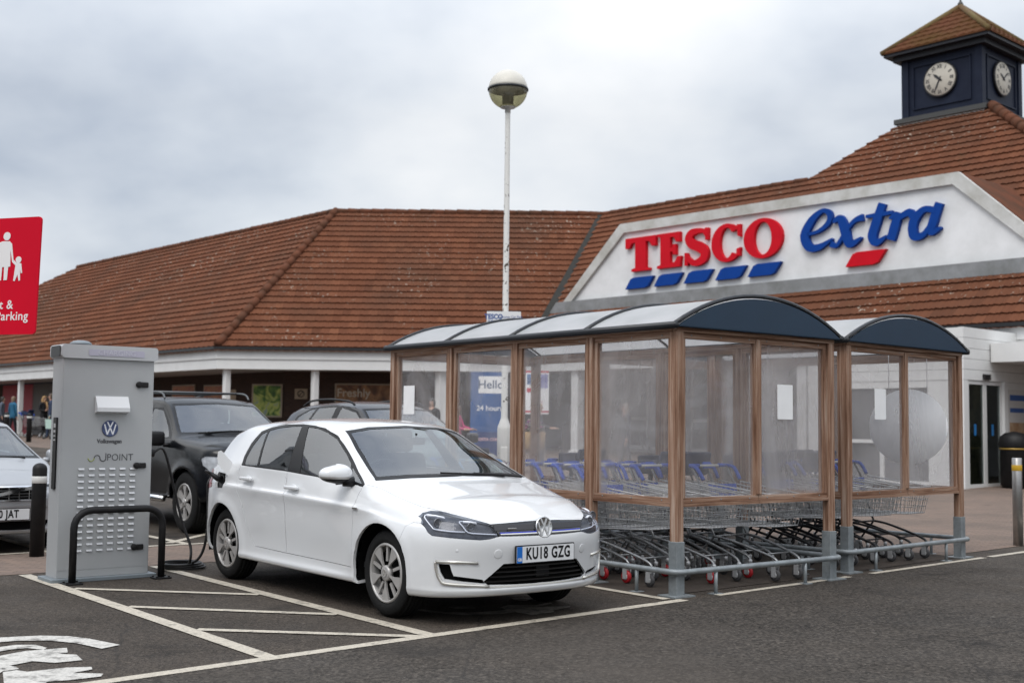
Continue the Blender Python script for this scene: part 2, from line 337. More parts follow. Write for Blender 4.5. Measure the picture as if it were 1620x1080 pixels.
class LM:
    def __init__(s): s.m = MB()
    def line(s, p, q, wd=.1, k=0):
        p, q = Vector(p[:2]), Vector(q[:2]); d = (q-p).normalized(); n = Vector((-d.y, d.x))*wd/2; L_ = .0062+.0004*k
        s.m.add([(*(p+n), L_), (*(p-n), L_), (*(q-n), L_), (*(q+n), L_)], [(0, 1, 2, 3)])
    def poly(s, pts, k=0): s.m.add([(x, y, .0062+.0004*k) for x, y in pts], [tuple(range(len(pts)))])
    def done(s, nm, m):
        o = s.m.build(nm, m, fix=False)
        bm = bmesh.new(); bm.from_mesh(o.data)
        for f in bm.faces:
            f.normal_update()
            if f.normal.z < 0: f.normal_flip()
        bm.to_mesh(o.data); bm.free(); return struct(o)
lm = LM()
fr = lambda a: B(a, -.17+.0833*(a+.2))           # the long front line
lm.line(fr(-9), fr(-.08), .10, 1); lm.line(fr(.35), fr(2.35), .075, 1); lm.line(fr(2.75), fr(5.05), .075, 1); lm.line(fr(5.2), fr(14), .085, 1)
lm.line(B(-3.89, 4.28), B(-3.885, fr(0).y*0-.50), .11, 0); lm.line(B(-2.68, 4.30), B(-2.675, -.36), .11, 0)
for a0, b0, a1, b1 in ((-3.83, 3.14, -2.74, 1.98), (-3.83, 1.93, -2.74, .74), (-3.83, .70, -2.74, -.38)): lm.line(B(a0, b0), B(a1, b1), .085, 2)
lm.line(B(-.17, 4.2), B(-.165, -.05), .09, 0)
for a in (-3.1, -1.55, .1, 2.5): lm.line(B(a, 6.2), B(a, 11.2), .1, 0)
for a in (-.5, -1.9): lm.line(B(a-1.2, 6.35), B(a, 7.55), .1, 3)
lm.line(B(-10, 6.12), B(2.6, 6.12), .1, 4)
lm.done('painted_lines', PAINT)
lm = LM(); Z8 = 1620/700
def zq(pts): return [tuple(gp(x/Z8, 860+y/Z8)[:2]) for x, y in pts]
lm.poly(zq([(-60, 352), (0, 345), (150, 338), (250, 340), (330, 350), (440, 372), (372, 386), (280, 366), (180, 356), (60, 357), (0, 362), (-60, 372)]), 0)
lm.poly(zq([(-30, 384), (60, 372), (130, 372), (172, 383), (158, 390), (100, 384), (40, 389), (0, 396), (-30, 400)]), 0)
lm.poly(zq([(-60, 424), (90, 395), (245, 383), (248, 400), (213, 405), (280, 408), (302, 428), (200, 438), (120, 432), (0, 455), (-60, 466)]), 0)
lm.poly(zq([(10, 472), (60, 465), (100, 471), (250, 455), (335, 453), (338, 462), (268, 475), (378, 478), (370, 488), (250, 502), (170, 507), (160, 560), (100, 590), (60, 540), (14, 512)]), 0)
lm.poly(zq([(-40, 470), (20, 447), (58, 452), (70, 461), (10, 469), (-20, 490)]), 1)
lm.done('painted_symbol', PAINTW)
lm = LM(); Zg = 1620/280
def zg(pts): return [tuple(gp(680+x/Zg, 880+y/Zg)[:2]) for x, y in pts]
lm.poly(zg([(-200, 470), (0, 498), (150, 515), (400, 517), (600, 505), (700, 490), (640, 470), (720, 450), (960, 450), (1110, 425), (1122, 435), (985, 465), (1280, 458), (1288, 467), (1120, 500), (1147, 512), (930, 541), (880, 530), (780, 514), (620, 533), (300, 540), (0, 516), (-200, 486)]), 0)
lm.poly(zg([(150, 465), (420, 462), (415, 480), (240, 484)]), 0); lm.poly(zg([(740, 385), (900, 380), (945, 392), (880, 410), (780, 405)]), 0)
lm.poly(zg([(880, 325), (990, 318), (960, 332), (900, 337)]), 0)
lm.done('worn_symbol', PAINTG)
# ------------------------------------------------------------------ supermarket
TH = R(47.5); px_, py_ = math.cos(TH), -math.sin(TH); nx_, ny_ = math.sin(TH), math.cos(TH)
PV = Vector((px_, py_, 0)); NV = Vector((nx_, ny_, 0)); XV = Vector((1, 0, 0)); YV = Vector((0, 1, 0))
ZE, KP, GN = 3.90, .877, 27.45
C1 = Vector((-9.75, 40, 0)); C2 = Vector(((GN-ny_*40)/nx_, 40, 0))
shop = thing('supermarket', 'long supermarket with red brown tiled roofs, white canopy fascia and white gable', 'supermarket', (C1.x, C1.y, 0))
SI = Matrix.Translation(-shop.location)
class SMB(MB):
    def build(s, name, mats, parent=None, **k):
        p = parent or shop
        off = Vector(shop.location) if (p is shop or p.parent is shop) else Vector((0, 0, 0))
        s.v = [tuple(Vector(v)-off) for v in s.v]
        return MB.build(s, name, mats, p, **k)
def tilemat():
    m = mat('roof_tile', (.16, .068, .042), .9); t = m.node_tree; b = t.nodes['Principled BSDF']; nn = t.nodes.new; l = t.links.new
    b.inputs['Specular IOR Level'].default_value = .06
    at = nn('ShaderNodeAttribute'); at.attribute_name = 'tint'
    r = nn('ShaderNodeValToRGB'); l(at.outputs['Fac'], r.inputs[0]); r.color_ramp.elements[0].color = (.090, .036, .021, 1); r.color_ramp.elements[1].color = (.188, .077, .042, 1)
    e_ = r.color_ramp.elements.new(.5); e_.color = (.138, .055, .031, 1)
    tcn = nn('ShaderNodeTexCoord')
    def nz_(s, d=4, ro=.6):
        n = nn('ShaderNodeTexNoise'); n.inputs['Scale'].default_value = s; n.inputs['Detail'].default_value = d; n.inputs['Roughness'].default_value = ro; l(tcn.outputs['Object'], n.inputs['Vector']); return n.outputs['Fac']
    def mixc(a, c_, f, mode='MIX'):
        x = nn('ShaderNodeMix'); x.data_type = 'RGBA'; x.blend_type = mode
        for k, v in (('A', a), ('B', c_), ('Factor', f)):
            if isinstance(v, (float, int)): x.inputs[k].default_value = v
            elif isinstance(v, tuple): x.inputs[k].default_value = (*v, 1)
            else: l(v, x.inputs[k])
        return x.outputs['Result']
    def rp(i, a, c_, hi=1.):
        q = nn('ShaderNodeMapRange'); l(i, q.inputs[0]); q.inputs[1].default_value = a; q.inputs[2].default_value = c_; q.inputs[4].default_value = hi; return q.outputs[0]
    c = mixc(r.outputs[0], (.085, .046, .031), rp(nz_(.35, 5), .42, .72, .75))
    c = mixc(c, (.165, .062, .033), rp(nz_(.16, 3), .5, .72, .45))
    c = mixc(c, (.055, .042, .024), rp(nz_(1.1, 5, .7), .60, .78, .6))
    mul = nn('ShaderNodeMath'); mul.operation = 'MULTIPLY'; l(rp(nz_(8.5, 2, .5), .65, .69), mul.inputs[0]); l(rp(nz_(.30, 3), .47, .58), mul.inputs[1])
    c = mixc(c, (.40, .36, .30), mul.outputs[0]); l(c, b.inputs['Base Color'])
    return m
TILE = tilemat(); RIDGE = mat('ridge_tile', (.15, .058, .034), .9, var=.5, vscale=1.6, vcol=(.085, .045, .03), spec=.06)
def poly_cut(bm, P, key, tol=1e-5):
    """cut faces along the closed 2D outline P, key(co)->(x,y,planar-direction vectors)"""
    ex, ey, pr = key
    n = len(P)
    for i in range(n):
        a, b_ = P[i], P[(i+1) % n]; d = (b_[0]-a[0], b_[1]-a[1]); ln = math.hypot(*d)
        if ln < 1e-9: continue
        x0, x1 = min(a[0], b_[0])-tol, max(a[0], b_[0])+tol; y0, y1 = min(a[1], b_[1])-tol, max(a[1], b_[1])+tol
        fs = []
        for f in bm.faces:
            if pr is not None and not pr(f): continue
            px = [v.co.dot(ex) for v in f.verts]
            if max(px) < x0 or min(px) > x1: continue
            py = [v.co.dot(ey) for v in f.verts]
            if max(py) < y0 or min(py) > y1: continue
            s_ = [(x-a[0])*d[1]-(y-a[1])*d[0] for x, y in zip(px, py)]
            if max(s_) > 1e-7 and min(s_) < -1e-7: fs.append(f)
        if not fs: continue
        es = list({e for f in fs for e in f.edges}); vs = list({v for f in fs for v in f.verts})
        no = ex*d[1]-ey*d[0]; co = ex*a[0]+ey*a[1]
        bmesh.ops.bisect_plane(bm, geom=fs+es+vs, dist=1e-6, plane_co=co, plane_no=no.normalized())
def inside(P, x, y):
    r_ = False; n = len(P); j = n-1
    for i in range(n):
        if (P[i][1] > y) != (P[j][1] > y) and x < (P[j][0]-P[i][0])*(y-P[i][1])/(P[j][1]-P[i][1])+P[i][0]: r_ = not r_
        j = i
    return r_
def tiles(name, O, e, s_h, k, poly, g=.36, tw=.30, seg=5, parent=None, seed=1):
    """interlocking tiles on the plane through O: e along the eave, s_h level up-slope direction, k rise per run; poly in (e, slope length)"""
    rr = random.Random(seed); sl = math.sqrt(1+k*k); S = (Vector(s_h)+Vector((0, 0, k)))/sl; E_ = Vector(e); Nn = E_.cross(S); O = Vector(O)
    if Nn.z < 0: Nn = -Nn
    e0 = min(p[0] for p in poly)-.2; e1 = max(p[0] for p in poly)+.2; t0 = min(p[1] for p in poly); t1 = max(p[1] for p in poly)
    n = int((e1-e0)/tw*seg)+2; c0 = int(math.floor(t0/g)); c1 = int(math.ceil(t1/g))
    wave = [0.0, .024, .012, -.006, .014][:seg]
    bm = bmesh.new(); lay = bm.faces.layers.float.new('tint')
    base = int(math.floor(e0/tw))
    prev = None
    for c in range(c0, c1):
        ro, rt = [], []; sag = rr.uniform(-.004, .004)
        for i in range(n):
            x = base*tw+i*tw/seg; wv = wave[i % seg]
            ro.append(bm.verts.new((x, c*g, .048+wv+sag))); rt.append(bm.verts.new((x, (c+1)*g, .004+wv*.6)))
        tc_ = [rr.gauss(.5, .12) for _ in range(n//seg+2)]
        for i in range(n-1):
            f = bm.faces.new((ro[i], ro[i+1], rt[i+1], rt[i])); f[lay] = tc_[i//seg]
            f2 = bm.faces.new((prev[i], prev[i+1], ro[i+1], ro[i])) if prev else None
            if f2: f2[lay] = tc_[i//seg]*.8
        if not prev:
            b0 = [bm.verts.new((v.co.x, v.co.y, -.02)) for v in ro]
            for i in range(n-1): bm.faces.new((b0[i], b0[i+1], ro[i+1], ro[i]))[lay] = .3
        prev = rt
    poly_cut(bm, poly, (Vector((1, 0, 0)), Vector((0, 1, 0)), None))
    dead = [f for f in bm.faces if not inside(poly, *(lambda q: (q.x, q.y+(1e-4 if abs(f.normal.y) > .9 else 0)))(f.calc_center_median()))]
    bmesh.ops.delete(bm, geom=dead, context='FACES')
    off = Vector(shop.location)
    for v in bm.verts: v.co = O+E_*v.co.x+S*v.co.y+Nn*v.co.z-off
    bm.normal_update()
    fl = [f for f in bm.faces if f.normal.dot(Nn) < -.01]
    if len(fl) > len(bm.faces)/2: bmesh.ops.reverse_faces(bm, faces=bm.faces[:])
    me = bpy.data.meshes.new(name); bm.to_mesh(me); bm.free(); me.materials.append(TILE)
    o = bpy.data.objects.new(name, me); sc.collection.objects.link(o); o.parent = parent or shop
    return o
SL = math.sqrt(1+KP*KP)
RUN = 6.5; ZR = ZE+RUN*KP
hx = ny_*0+nx_/(1-ny_)   # hip between left and middle wings: n.h = y.h
hipx = (1-ny_)/nx_
A1 = C1+Vector((hipx*RUN, RUN, 0)); A1.z = ZR
A2 = Vector(((GN+RUN-ny_*(40+RUN))/nx_, 40+RUN, ZR))
OV = .18
# middle wing (parallel to the picture)
def mpoly(P): return (P.x-C1.x, (P.y-40)*SL)
tiles('roof', C1+Vector((0, 0, ZE)), XV, YV, KP, [(-hipx*OV, -OV*SL), (C2.x-C1.x-(A2.x-C2.x)/RUN*OV, -OV*SL), mpoly(A2), mpoly(A1)], seed=2)
# left wing: e = -P reversed so that e x s is up
lend = 24.3
tiles('roof', C1+Vector((0, 0, ZE)), PV, NV, KP, [(-75, -OV*SL), (hipx*OV*px_-OV*py_*0-hipx*0, -OV*SL), ((A1-C1).dot(PV), RUN*SL), ((A1-C1).dot(PV)-lend, RUN*SL), ((A1-C1).dot(PV)-lend-4.2, RUN*SL*.80), (-75, RUN*SL*.80)], tw=.33, seg=4, seed=3)
# front wing with the clock tower on it
Tn = 36.1
tl, tr_ = pp(1431, 192, nx_, ny_, Tn), pp(1553, 178, nx_, ny_, Tn)
TW = (tr_-tl).length; zt = (tl.z+tr_.z)/2
O2 = Vector((C2.x, C2.y, ZE))
def gpoly(P): return ((P-O2).dot(PV), ((P-O2).dot(NV))*SL)
tb = (zt-ZE)/KP*SL; etl, etr = (tl-O2).dot(PV), (tr_-O2).dot(PV)
KG = (zt-ZE)/(Tn-GN)
rg = O2+PV*(etl-(zt-ZR)/KP*1.05)
a2e = (A2-O2).dot(PV)
SLG = math.sqrt(1+KP*KP)
tiles('roof', O2, PV, NV, KP, [((C2-A2).dot(PV)*OV/RUN*0-.02+(a2e/RUN)*-OV, -OV*SL), (34, -OV*SL), (34, 2.0), (etr+8.6, 2.0), (etr+.35, tb), (etl-.1, tb), (etl-(zt-ZR)/KP*1.1, RUN*SL), (a2e, RUN*SL)], seed=4)
# right-hand slope below the tower and back slopes so the roof is a solid thing
q = O2+PV*etr+NV*(tb/SL); q.z = 0
tiles('roof', Vector((q.x, q.y, zt))+PV*8.6-Vector((0, 0, 8.6*KP)), NV, -PV, KP, [(-8.4, 0), (16, 0), (10, 8.4*SL), (0, 8.4*SL)], seed=5)
smb = SMB()
back = [C1+Vector((hipx*RUN, RUN, ZR)), A2, A2+Vector((3, 9, -6.)), A1+Vector((3, 9, -6.))]; smb.add(back, [(0, 1, 2, 3)])
bl = [A1, A1-PV*lend, A1-PV*lend+NV*8-Vector((0, 0, 6)), A1+NV*8-Vector((0, 0, 6))]; smb.add(bl, [(0, 1, 2, 3)])
b2 = [A2, O2+PV*(etl)+NV*RUN+Vector((0, 0, ZR-ZE)), O2+PV*etl+NV*15+Vector((0, 0, 0)), A2+NV*9-Vector((0, 0, 6))]; smb.add(b2, [(0, 1, 2, 3)])
smb.build('rear_roof', mat('rear_tile', (.12, .046, .027), .9, spec=.06), fix=False)
# hip and ridge caps
def caps(path_a, path_b, name='ridge_cap', r=.13, step=.45, m=RIDGE):
    s_ = SMB(); a, b_ = Vector(path_a), Vector(path_b); n = max(2, int((b_-a).length/step)); rr = random.Random(3)
    for i in range(n):
        p, q2 = a.lerp(b_, i/n), a.lerp(b_, (i+1.04)/n); j = rr.uniform(-.008, .008)
        s_.tube([p+Vector((0, 0, j)), q2+Vector((0, 0, j-.012))], [r*1.03, r*.94], 10)
    return s_.build(name, m)
up = Vector((0, 0, .06))
caps(C1+Vector((-hipx*.02, -.02, ZE+.02))+up, A1+up, r=.14); caps(A1+up*.4, A2+up*.4, r=.12); caps(A1-PV*lend+up*.4, A1+up*.4, r=.12)
caps(A2+up*.3, O2+PV*(etl-(zt-ZR)/KP*1.1)+NV*RUN+Vector((0, 0, ZR-ZE))+up*.3, r=.10)
hb = O2+PV*(etr+.35)+NV*(tb/SL)+Vector((0, 0, zt-ZE)); hb2 = O2+PV*(etr+8.6)+NV*(2/SL)+Vector((0, 0, 2/SL*KP))
caps(hb2+up, hb+up, r=.17)
# valley lead
smb = SMB(); va, vb = C2+Vector((0, -.1, ZE+.0)), A2; dv = (vb-va).normalized(); sd = Vector((1, 0, 0))
smb.add([va-sd*.17+Vector((0, 0, .075)), va+sd*.17+Vector((0, 0, .075)), vb+sd*.12+Vector((0, 0, .07)), vb-sd*.12+Vector((0, 0, .07))], [(0, 1, 2, 3)])
smb.build('valley', mat('valley_lead', (.018, .017, .012), .8, var=.5, vscale=3))
# fascia, gutter, soffit along L, M and G
WHITE = mat('fascia_white', (.74, .74, .73), .5, var=.10, vscale=1.2, rvar=.1); SOFF = mat('soffit_white', (.62, .61, .60), .6); GUT = mat('gutter_black', (.015, .015, .016), .4)
LE = C1-PV*75; GE = C2+PV*42
path = [LE, C1, C2, GE]; outn = [-NV, None, None, -NV]
def offset(d, pth=None):
    """path moved outwards (towards the car park) by d"""
    o1 = LE-NV*d; o4 = GE-NV*d
    c1 = C1-Vector((hipx*d, d, 0)); vv = (A2-C2)/RUN; c2 = C2-Vector((vv.x*d, d, 0))
    return [o1, c1, c2, o4]
def band(z0, z1, d0, d1):
    s_ = SMB(); a, b_ = offset(d0), offset(d1); vs = []
    for P_, Q_ in zip(a, b_):
        vs += [(P_.x, P_.y, z0), (Q_.x, Q_.y, z0), (Q_.x, Q_.y, z1), (P_.x, P_.y, z1)]
    fs = []
    for i in range(3): fs += [(i*4+j, i*4+(j+1) % 4, i*4+4+(j+1) % 4, i*4+4+j) for j in range(4)]
    fs += [(0, 1, 2, 3), (12, 15, 14, 13)]
    return s_.add(vs, fs)
ZB = 3.17
band(ZB+.33, ZE-.10, -.3, .06).build('fascia', WHITE); band(ZB, ZB+.325, -.3, .02).build('fascia', WHITE)
band(ZE-.10, ZE-.005, .0, .20).build('gutter', GUT)
band(ZB+.10, ZB+.14, -4.2, -.3).build('soffit', SOFF)
# walls behind the canopy
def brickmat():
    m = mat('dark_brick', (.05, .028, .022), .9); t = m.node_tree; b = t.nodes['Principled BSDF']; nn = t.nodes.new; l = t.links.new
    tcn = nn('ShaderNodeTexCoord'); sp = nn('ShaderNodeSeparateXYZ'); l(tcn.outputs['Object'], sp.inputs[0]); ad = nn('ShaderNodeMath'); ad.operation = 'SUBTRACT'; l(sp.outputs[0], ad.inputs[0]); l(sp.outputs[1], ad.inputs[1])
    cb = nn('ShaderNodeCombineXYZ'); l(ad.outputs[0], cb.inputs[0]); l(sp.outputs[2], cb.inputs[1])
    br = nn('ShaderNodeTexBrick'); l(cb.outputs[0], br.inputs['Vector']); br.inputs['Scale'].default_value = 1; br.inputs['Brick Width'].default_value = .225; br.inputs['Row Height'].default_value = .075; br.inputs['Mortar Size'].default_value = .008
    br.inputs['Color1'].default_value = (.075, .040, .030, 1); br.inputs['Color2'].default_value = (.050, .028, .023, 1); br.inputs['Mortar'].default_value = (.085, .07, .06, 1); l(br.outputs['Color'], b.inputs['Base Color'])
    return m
BRICK = brickmat()
WM = 43.6; WL = -3.6
def wallseg(p, q, z0, z1, th=.3, inward=(0, 1, 0), m=BRICK, name='wall', parent=None):
    s_ = SMB(); d = Vector(inward)*th; p, q = Vector((p[0], p[1], 0)), Vector((q[0], q[1], 0))
    s_.add([(p.x, p.y, z0), (q.x, q.y, z0), (q.x, q.y, z1), (p.x, p.y, z1)]+[tuple(Vector((v.x, v.y, z))+d) for v, z in ((p, z0), (q, z0), (q, z1), (p, z1))], [(0, 1, 2, 3), (7, 6, 5, 4), (0, 4, 5, 1), (1, 5, 6, 2), (2, 6, 7, 3), (3, 7, 4, 0)])
    return s_.build(name, m, parent)
W1 = C1+Vector((hipx*3.6, 3.6, 0)); W2 = C2+(A2-C2)*(3.6/RUN)
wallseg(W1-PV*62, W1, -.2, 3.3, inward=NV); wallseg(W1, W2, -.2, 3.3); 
wallseg(W2, W2+PV*16, -.2, 3.3, inward=NV, m=mat('panel_grey', (.46, .45, .45), .5, var=.2, vscale=.6))
wallseg(W2+PV*16, W2+PV*40, -.2, 3.3, inward=NV, m=MATS['panel_grey'])
# shop-front glazing bays on the front wing: white frames over dim glass
gl = glass('shop_glass', (.30, .33, .35), .02, ior=1.5)
for i in range(9):
    a = W2+PV*(.5+i*1.7)-NV*.06; s_ = SMB(); Mx = frame((a.x, a.y, gz(a.x, a.y)+.1), PV, (0, 0, 1), -NV)
    for (x, y, ww, hh) in ((0, 1.45, .09, 2.9), (1.5, 1.45, .09, 2.9), (.75, .06, 1.41, .12), (.75, 2.84, 1.41, .12), (.75, 1.02, 1.41, .10)):
        s_.prism([(x-ww/2, y-hh/2), (x+ww/2, y-hh/2), (x+ww/2, y+hh/2), (x-ww/2, y+hh/2)], -.04, .05, Mx)
    fo = s_.build('window', WHITE)
    s_ = SMB(); s_.prism([(.05, .13), (1.45, .13), (1.45, 2.77), (.05, 2.77)], -.015, .005, Mx); s_.build('pane', mat('dim_pane', (.20, .20, .205), .12, spec=.5, var=.6, vscale=.7), fo)
# tree belt added out of view behind the camera to darken the reflections
m = MB(); r_ = random.Random(11)
for i in range(9000):
    a = R(r_.uniform(48, 312)); d_ = r_.uniform(46, 56); h_ = (6.5+1.8*math.sin(a*9)+1.2*math.sin(a*23+1))*r_.random()**.8; c = Vector((d_*math.sin(a), d_*math.cos(a), h_))
    q_ = Vector((r_.gauss(0, 1), r_.gauss(0, 1), r_.gauss(0, 1))).normalized(); t_ = q_.orthogonal().normalized()*r_.uniform(.35, .7); u_ = q_.cross(t_)
    m.add([c-t_, c+u_*.6, c+t_, c-u_*.6], [(0, 1, 2, 3)])
o = m.build('added_tree_belt', mat('added_belt_leaf', (.045, .062, .025), .8, var=.5, vscale=.4, spec=.2), fix=False); o['kind'] = 'stuff'
# white posts under the fascia
def column(P, wd=.2):
    s_ = SMB(); z0 = gz(P.x, P.y)-.02; s_.bbox((P.x, P.y, (z0+ZB+.12)/2), (wd, wd, ZB+.12-z0), .015, rotz(-TH)); s_.bbox((P.x, P.y, z0+.09), (wd*1.35, wd*1.35, .18), .012, rotz(-TH))
    s_.build('column', WHITE)
for u_ in (30, -60): 
    d = pray(u_, 690); t_ = (C1.dot(NV)+.22)/(nx_*d.x+ny_*d.y); column(d*t_)
for u_ in (357, 497): 
    d = pray(u_, 660); column(d*(40.25/d.y))
for u_ in (696, 712): 
    d = pray(u_, 660); column(d*(40.3/d.y), .26)
for t_ in (2, 6, 10.5): column(C2+PV*t_+NV*.25, .3)
# ---------------- gable with the sign
GW = 29.1
gc = [pp(u, v, nx_, ny_, GW) for u, v in ((885, 489), (985, 357), (1520, 271), (1700, 395))]
zb0 = ZE+(GW-GN)*KP; ztop = (gc[1].z+gc[2].z)/2
og = O2+NV*(GW-GN); og.z = 0
def ge(P): return (P-og).dot(PV)
e0, e1, e2 = ge(gc[0]), ge(gc[1]), ge(gc[2]); e3 = e2+(e1-e0)
Mg = frame((og.x, og.y, 0), PV, (0, 0, 1), -NV)
def shrink(q): return [(e0+q*1.25, zb0+.05), (e1+q*.55, ztop-q), (e2-q*.55, ztop-q), (e3-q*1.25, zb0+.05)]
GWH = mat('gable_white', (.84, .845, .85), .55, var=.08, vscale=.8, vcol=(.66, .665, .66))
s_ = SMB(); s_.prism(shrink(.0), -5.2, 0, Mg); s_.build('gable_body', RIDGE)
s_ = SMB(); s_.prism(shrink(.30), .002, .04, Mg); s_.build('gable_panel', GWH)
o_, i_ = [(e0, zb0-.02), (e1, ztop), (e2, ztop), (e3, zb0-.02)], [(e0+.30*1.25, zb0-.02), (e1+.165, ztop-.30), (e2-.165, ztop-.30), (e3-.30*1.25, zb0-.02)]
s_ = SMB()
for k in range(3): s_.prism([o_[k], o_[k+1], i_[k+1], i_[k]], .0, .14, Mg)
s_.build('barge_board', mat('barge_white', (.66, .66, .645), .6, var=.28, vscale=1.3, vcol=(.42, .41, .37)))
s_ = SMB(); s_.prism([(e0-.35, zb0-.10), (e3+.3, zb0-.10), (e3+.1, zb0+.27), (e0+.0, zb0+.27)], .145, .165, frame((og.x, og.y, 0), PV, Vector((0, 0, 1)), -NV))
s_.build('flashing', mat('lead_grey', (.28, .29, .30), .6, var=.45, vscale=1.5, vcol=(.16, .165, .16)))
# sign letters
SIGN = thing('store_sign', 'raised red and blue sign lettering with slanted dashes on the white gable', 'sign', (og.x, og.y, zb0))
RED = mat('sign_red', (.62, .006, .018), .5, var=.1, vscale=3, spec=.12); BLU = mat('sign_blue', (.004, .052, .29), .5, var=.1, vscale=3, spec=.12)
SO = Matrix.Translation(-Vector(SIGN.location))
def gxy(u, v): P = pp(u, v, nx_, ny_, GW-.12); return (ge(P), P.z)
def letter(polys, m, name='letter', d=.13):
    s_ = MB()
    for i, P in enumerate(polys): s_.prism(P, .045, .045+d-.004*i, SO @ Mg)
    return s_.build(name, m, SIGN)
def strip(pts, wd):
    """flat stroke with varying widths"""
    P = [Vector((*p, 0)) for p in pts]; P2 = bez(P, 6) if len(P) > 2 else P; n = len(P2); a, b_ = [], []
    for i, p in enumerate(P2):
        t = (P2[min(i+1, n-1)]-P2[max(i-1, 0)]).normalized(); k = i/(n-1)*(len(wd)-1); j = min(int(k), len(wd)-2); q_ = wd[j]+(wd[j+1]-wd[j])*(k-j)
        nn_ = Vector((-t.y, t.x, 0))*q_/2; a.append((p+nn_).xy[:]); b_.append((p-nn_).xy[:])
    return a+b_[::-1]
# TESCO: lay out in gable coordinates between measured ends
x0, zlo = gxy(1010, 428); x1, zhi = gxy(1238, 348)
zl = gxy(1100, 420)[1]; zl = (zlo+gxy(1232, 405)[1])/2; zu = (gxy(992, 378)[1]+gxy(1215, 347)[1])/2
xa = gxy(991, 378)[0]; xb = gxy(1239, 375)[0]; Wt = xb-xa; Hc = zu-zl
def fx(u): return gxy(u, 390)[0]
def LP(poly, u0, u1, w_, y0=0., y1=1.):   # letter drawn w_ wide, fitted between two photo columns
    X0, X1 = fx(u0), fx(u1); return [(X0+(X1-X0)*x/w_, zl+Hc*(y0+(y1-y0)*y)) for x, y in poly]
T_ = [(.0, 1), (.245, 1), (.245, .70), (.212, .70), (.195, .84), (.165, .86), (.165, .10), (.195, .075), (.195, 0), (.05, 0), (.05, .075), (.08, .10), (.08, .86), (.05, .84), (.033, .70), (0, .70)]
letter([LP(T_, 991, 1039, .245)], RED)
E_ = [(0, 1), (.20, 1), (.20, .72), (.168, .72), (.150, .86), (.115, .87), (.115, .57), (.135, .56), (.14, .66), (.165, .66), (.165, .36), (.14, .36), (.135, .46), (.115, .45), (.115, .13), (.155, .14), (.178, .30), (.21, .30), (.20, 0), (0, 0), (0, .075), (.03, .1), (.03, .9), (0, .925)]
letter([LP(E_, 1041, 1079, .21)], RED)
s0, s1 = fx(1083), fx(1123); sw_ = s1-s0
S_ = strip([(s0+sw_*x, zl+Hc*y) for x, y in ((.90, .78), (.78, .92), (.55, .945), (.30, .90), (.20, .75), (.32, .60), (.58, .50), (.80, .37), (.80, .18), (.60, .065), (.36, .06), (.16, .20), (.11, .30))], [sw_*q_ for q_ in (.10, .13, .16, .24, .29, .31, .32, .31, .29, .23, .17, .13, .10)])
letter([S_, LP([(.84, 1.0), (.97, 1.0), (.97, .66), (.86, .66)], 1083, 1123, 1.), LP([(.03, .36), (.14, .36), (.16, 0), (.03, 0)], 1083, 1123, 1.)], RED)
def ring(cx, cy, rx, ry, tx, ty, a0, a1, n=28):
    o = [(cx+rx*math.cos(a0+(a1-a0)*i/n), cy+ry*math.sin(a0+(a1-a0)*i/n)) for i in range(n+1)]
    i_ = [(cx+(rx-tx)*math.cos(a0+(a1-a0)*i/n), cy+(ry-ty)*math.sin(a0+(a1-a0)*i/n)) for i in range(n+1)]
    return o+i_[::-1]
letter([LP(ring(.52, .5, .52, .53, .29, .11, R(42), R(318)), 1127, 1174, 1.), LP([(.86, .97), (.97, .97), (.97, .62), (.88, .66)], 1127, 1174, 1.), LP([(.84, .30), (.97, .34), (.95, .10), (.84, .12)], 1127, 1174, 1.)], RED)
letter([LP(ring(.5, .5, .5, .54, .27, .10, R(0), R(180)), 1178, 1239, 1.), LP(ring(.5, .5, .5, .54, .27, .10, R(180), R(360)), 1178, 1239, 1.)], RED)
# dashes: measured corners in the photograph
for u0, v0, u1, v1 in ((991, 453, 1035, 435), (1036, 448, 1081, 430), (1083, 442, 1129, 424), (1133, 437, 1182, 419), (1184, 432, 1237, 414)):
    a, b_ = gxy(u0, v0), gxy(u1, v1); wd = b_[0]-a[0]; hh = .36; z0 = zl-.19-hh
    letter([[(a[0], z0), (a[0]+wd*.68, z0), (a[0]+wd*.80, z0+.05), (a[0]+wd, z0+hh), (a[0]+wd*.3, z0+hh), (a[0]+wd*.18, z0+hh-.05)]], BLU, 'dash')
a, b_ = gxy(1339, 417), gxy(1403, 396); wd = b_[0]-a[0]; z0 = min(a[1], b_[1])-.1
letter([[(a[0], z0), (a[0]+wd*.68, z0), (a[0]+wd*.80, z0+.05), (a[0]+wd, z0+.38), (a[0]+wd*.3, z0+.38), (a[0]+wd*.18, z0+.33)]], RED, 'dash')
# "extra": broad pen strokes
def XS(pts, wd): return strip([gxy(u, v) for u, v in pts], [q_*.82 for q_ in wd])
t1, t2, t3 = .10, .24, .34
letter([XS([(1279, 371), (1296, 366), (1312, 352), (1313, 338), (1302, 334), (1285, 349), (1274, 373), (1281, 391), (1297, 391), (1318, 378)], [t1, .12, .18, .2, .14, .26, t3, .30, .22, .06])], BLU)
letter([XS([(1319, 352), (1330, 346), (1337, 362), (1345, 386), (1364, 376)], [.08, .26, t3, .28, .06]), XS([(1366, 344), (1352, 350), (1338, 368), (1325, 388), (1315, 386)], [.24, .14, .12, .14, .22])], BLU)
letter([XS([(1397, 322), (1388, 350), (1381, 374), (1388, 384), (1404, 373)], [.26, .32, .32, .24, .05]), XS([(1371, 343), (1390, 340), (1413, 336)], [.10, .15, .12])], BLU)
letter([XS([(1408, 346), (1420, 341), (1416, 360), (1410, 380)], [.06, .26, .32, .30]), XS([(1415, 362), (1424, 345), (1440, 336), (1445, 344)], [.10, .16, .24, .22])], BLU)
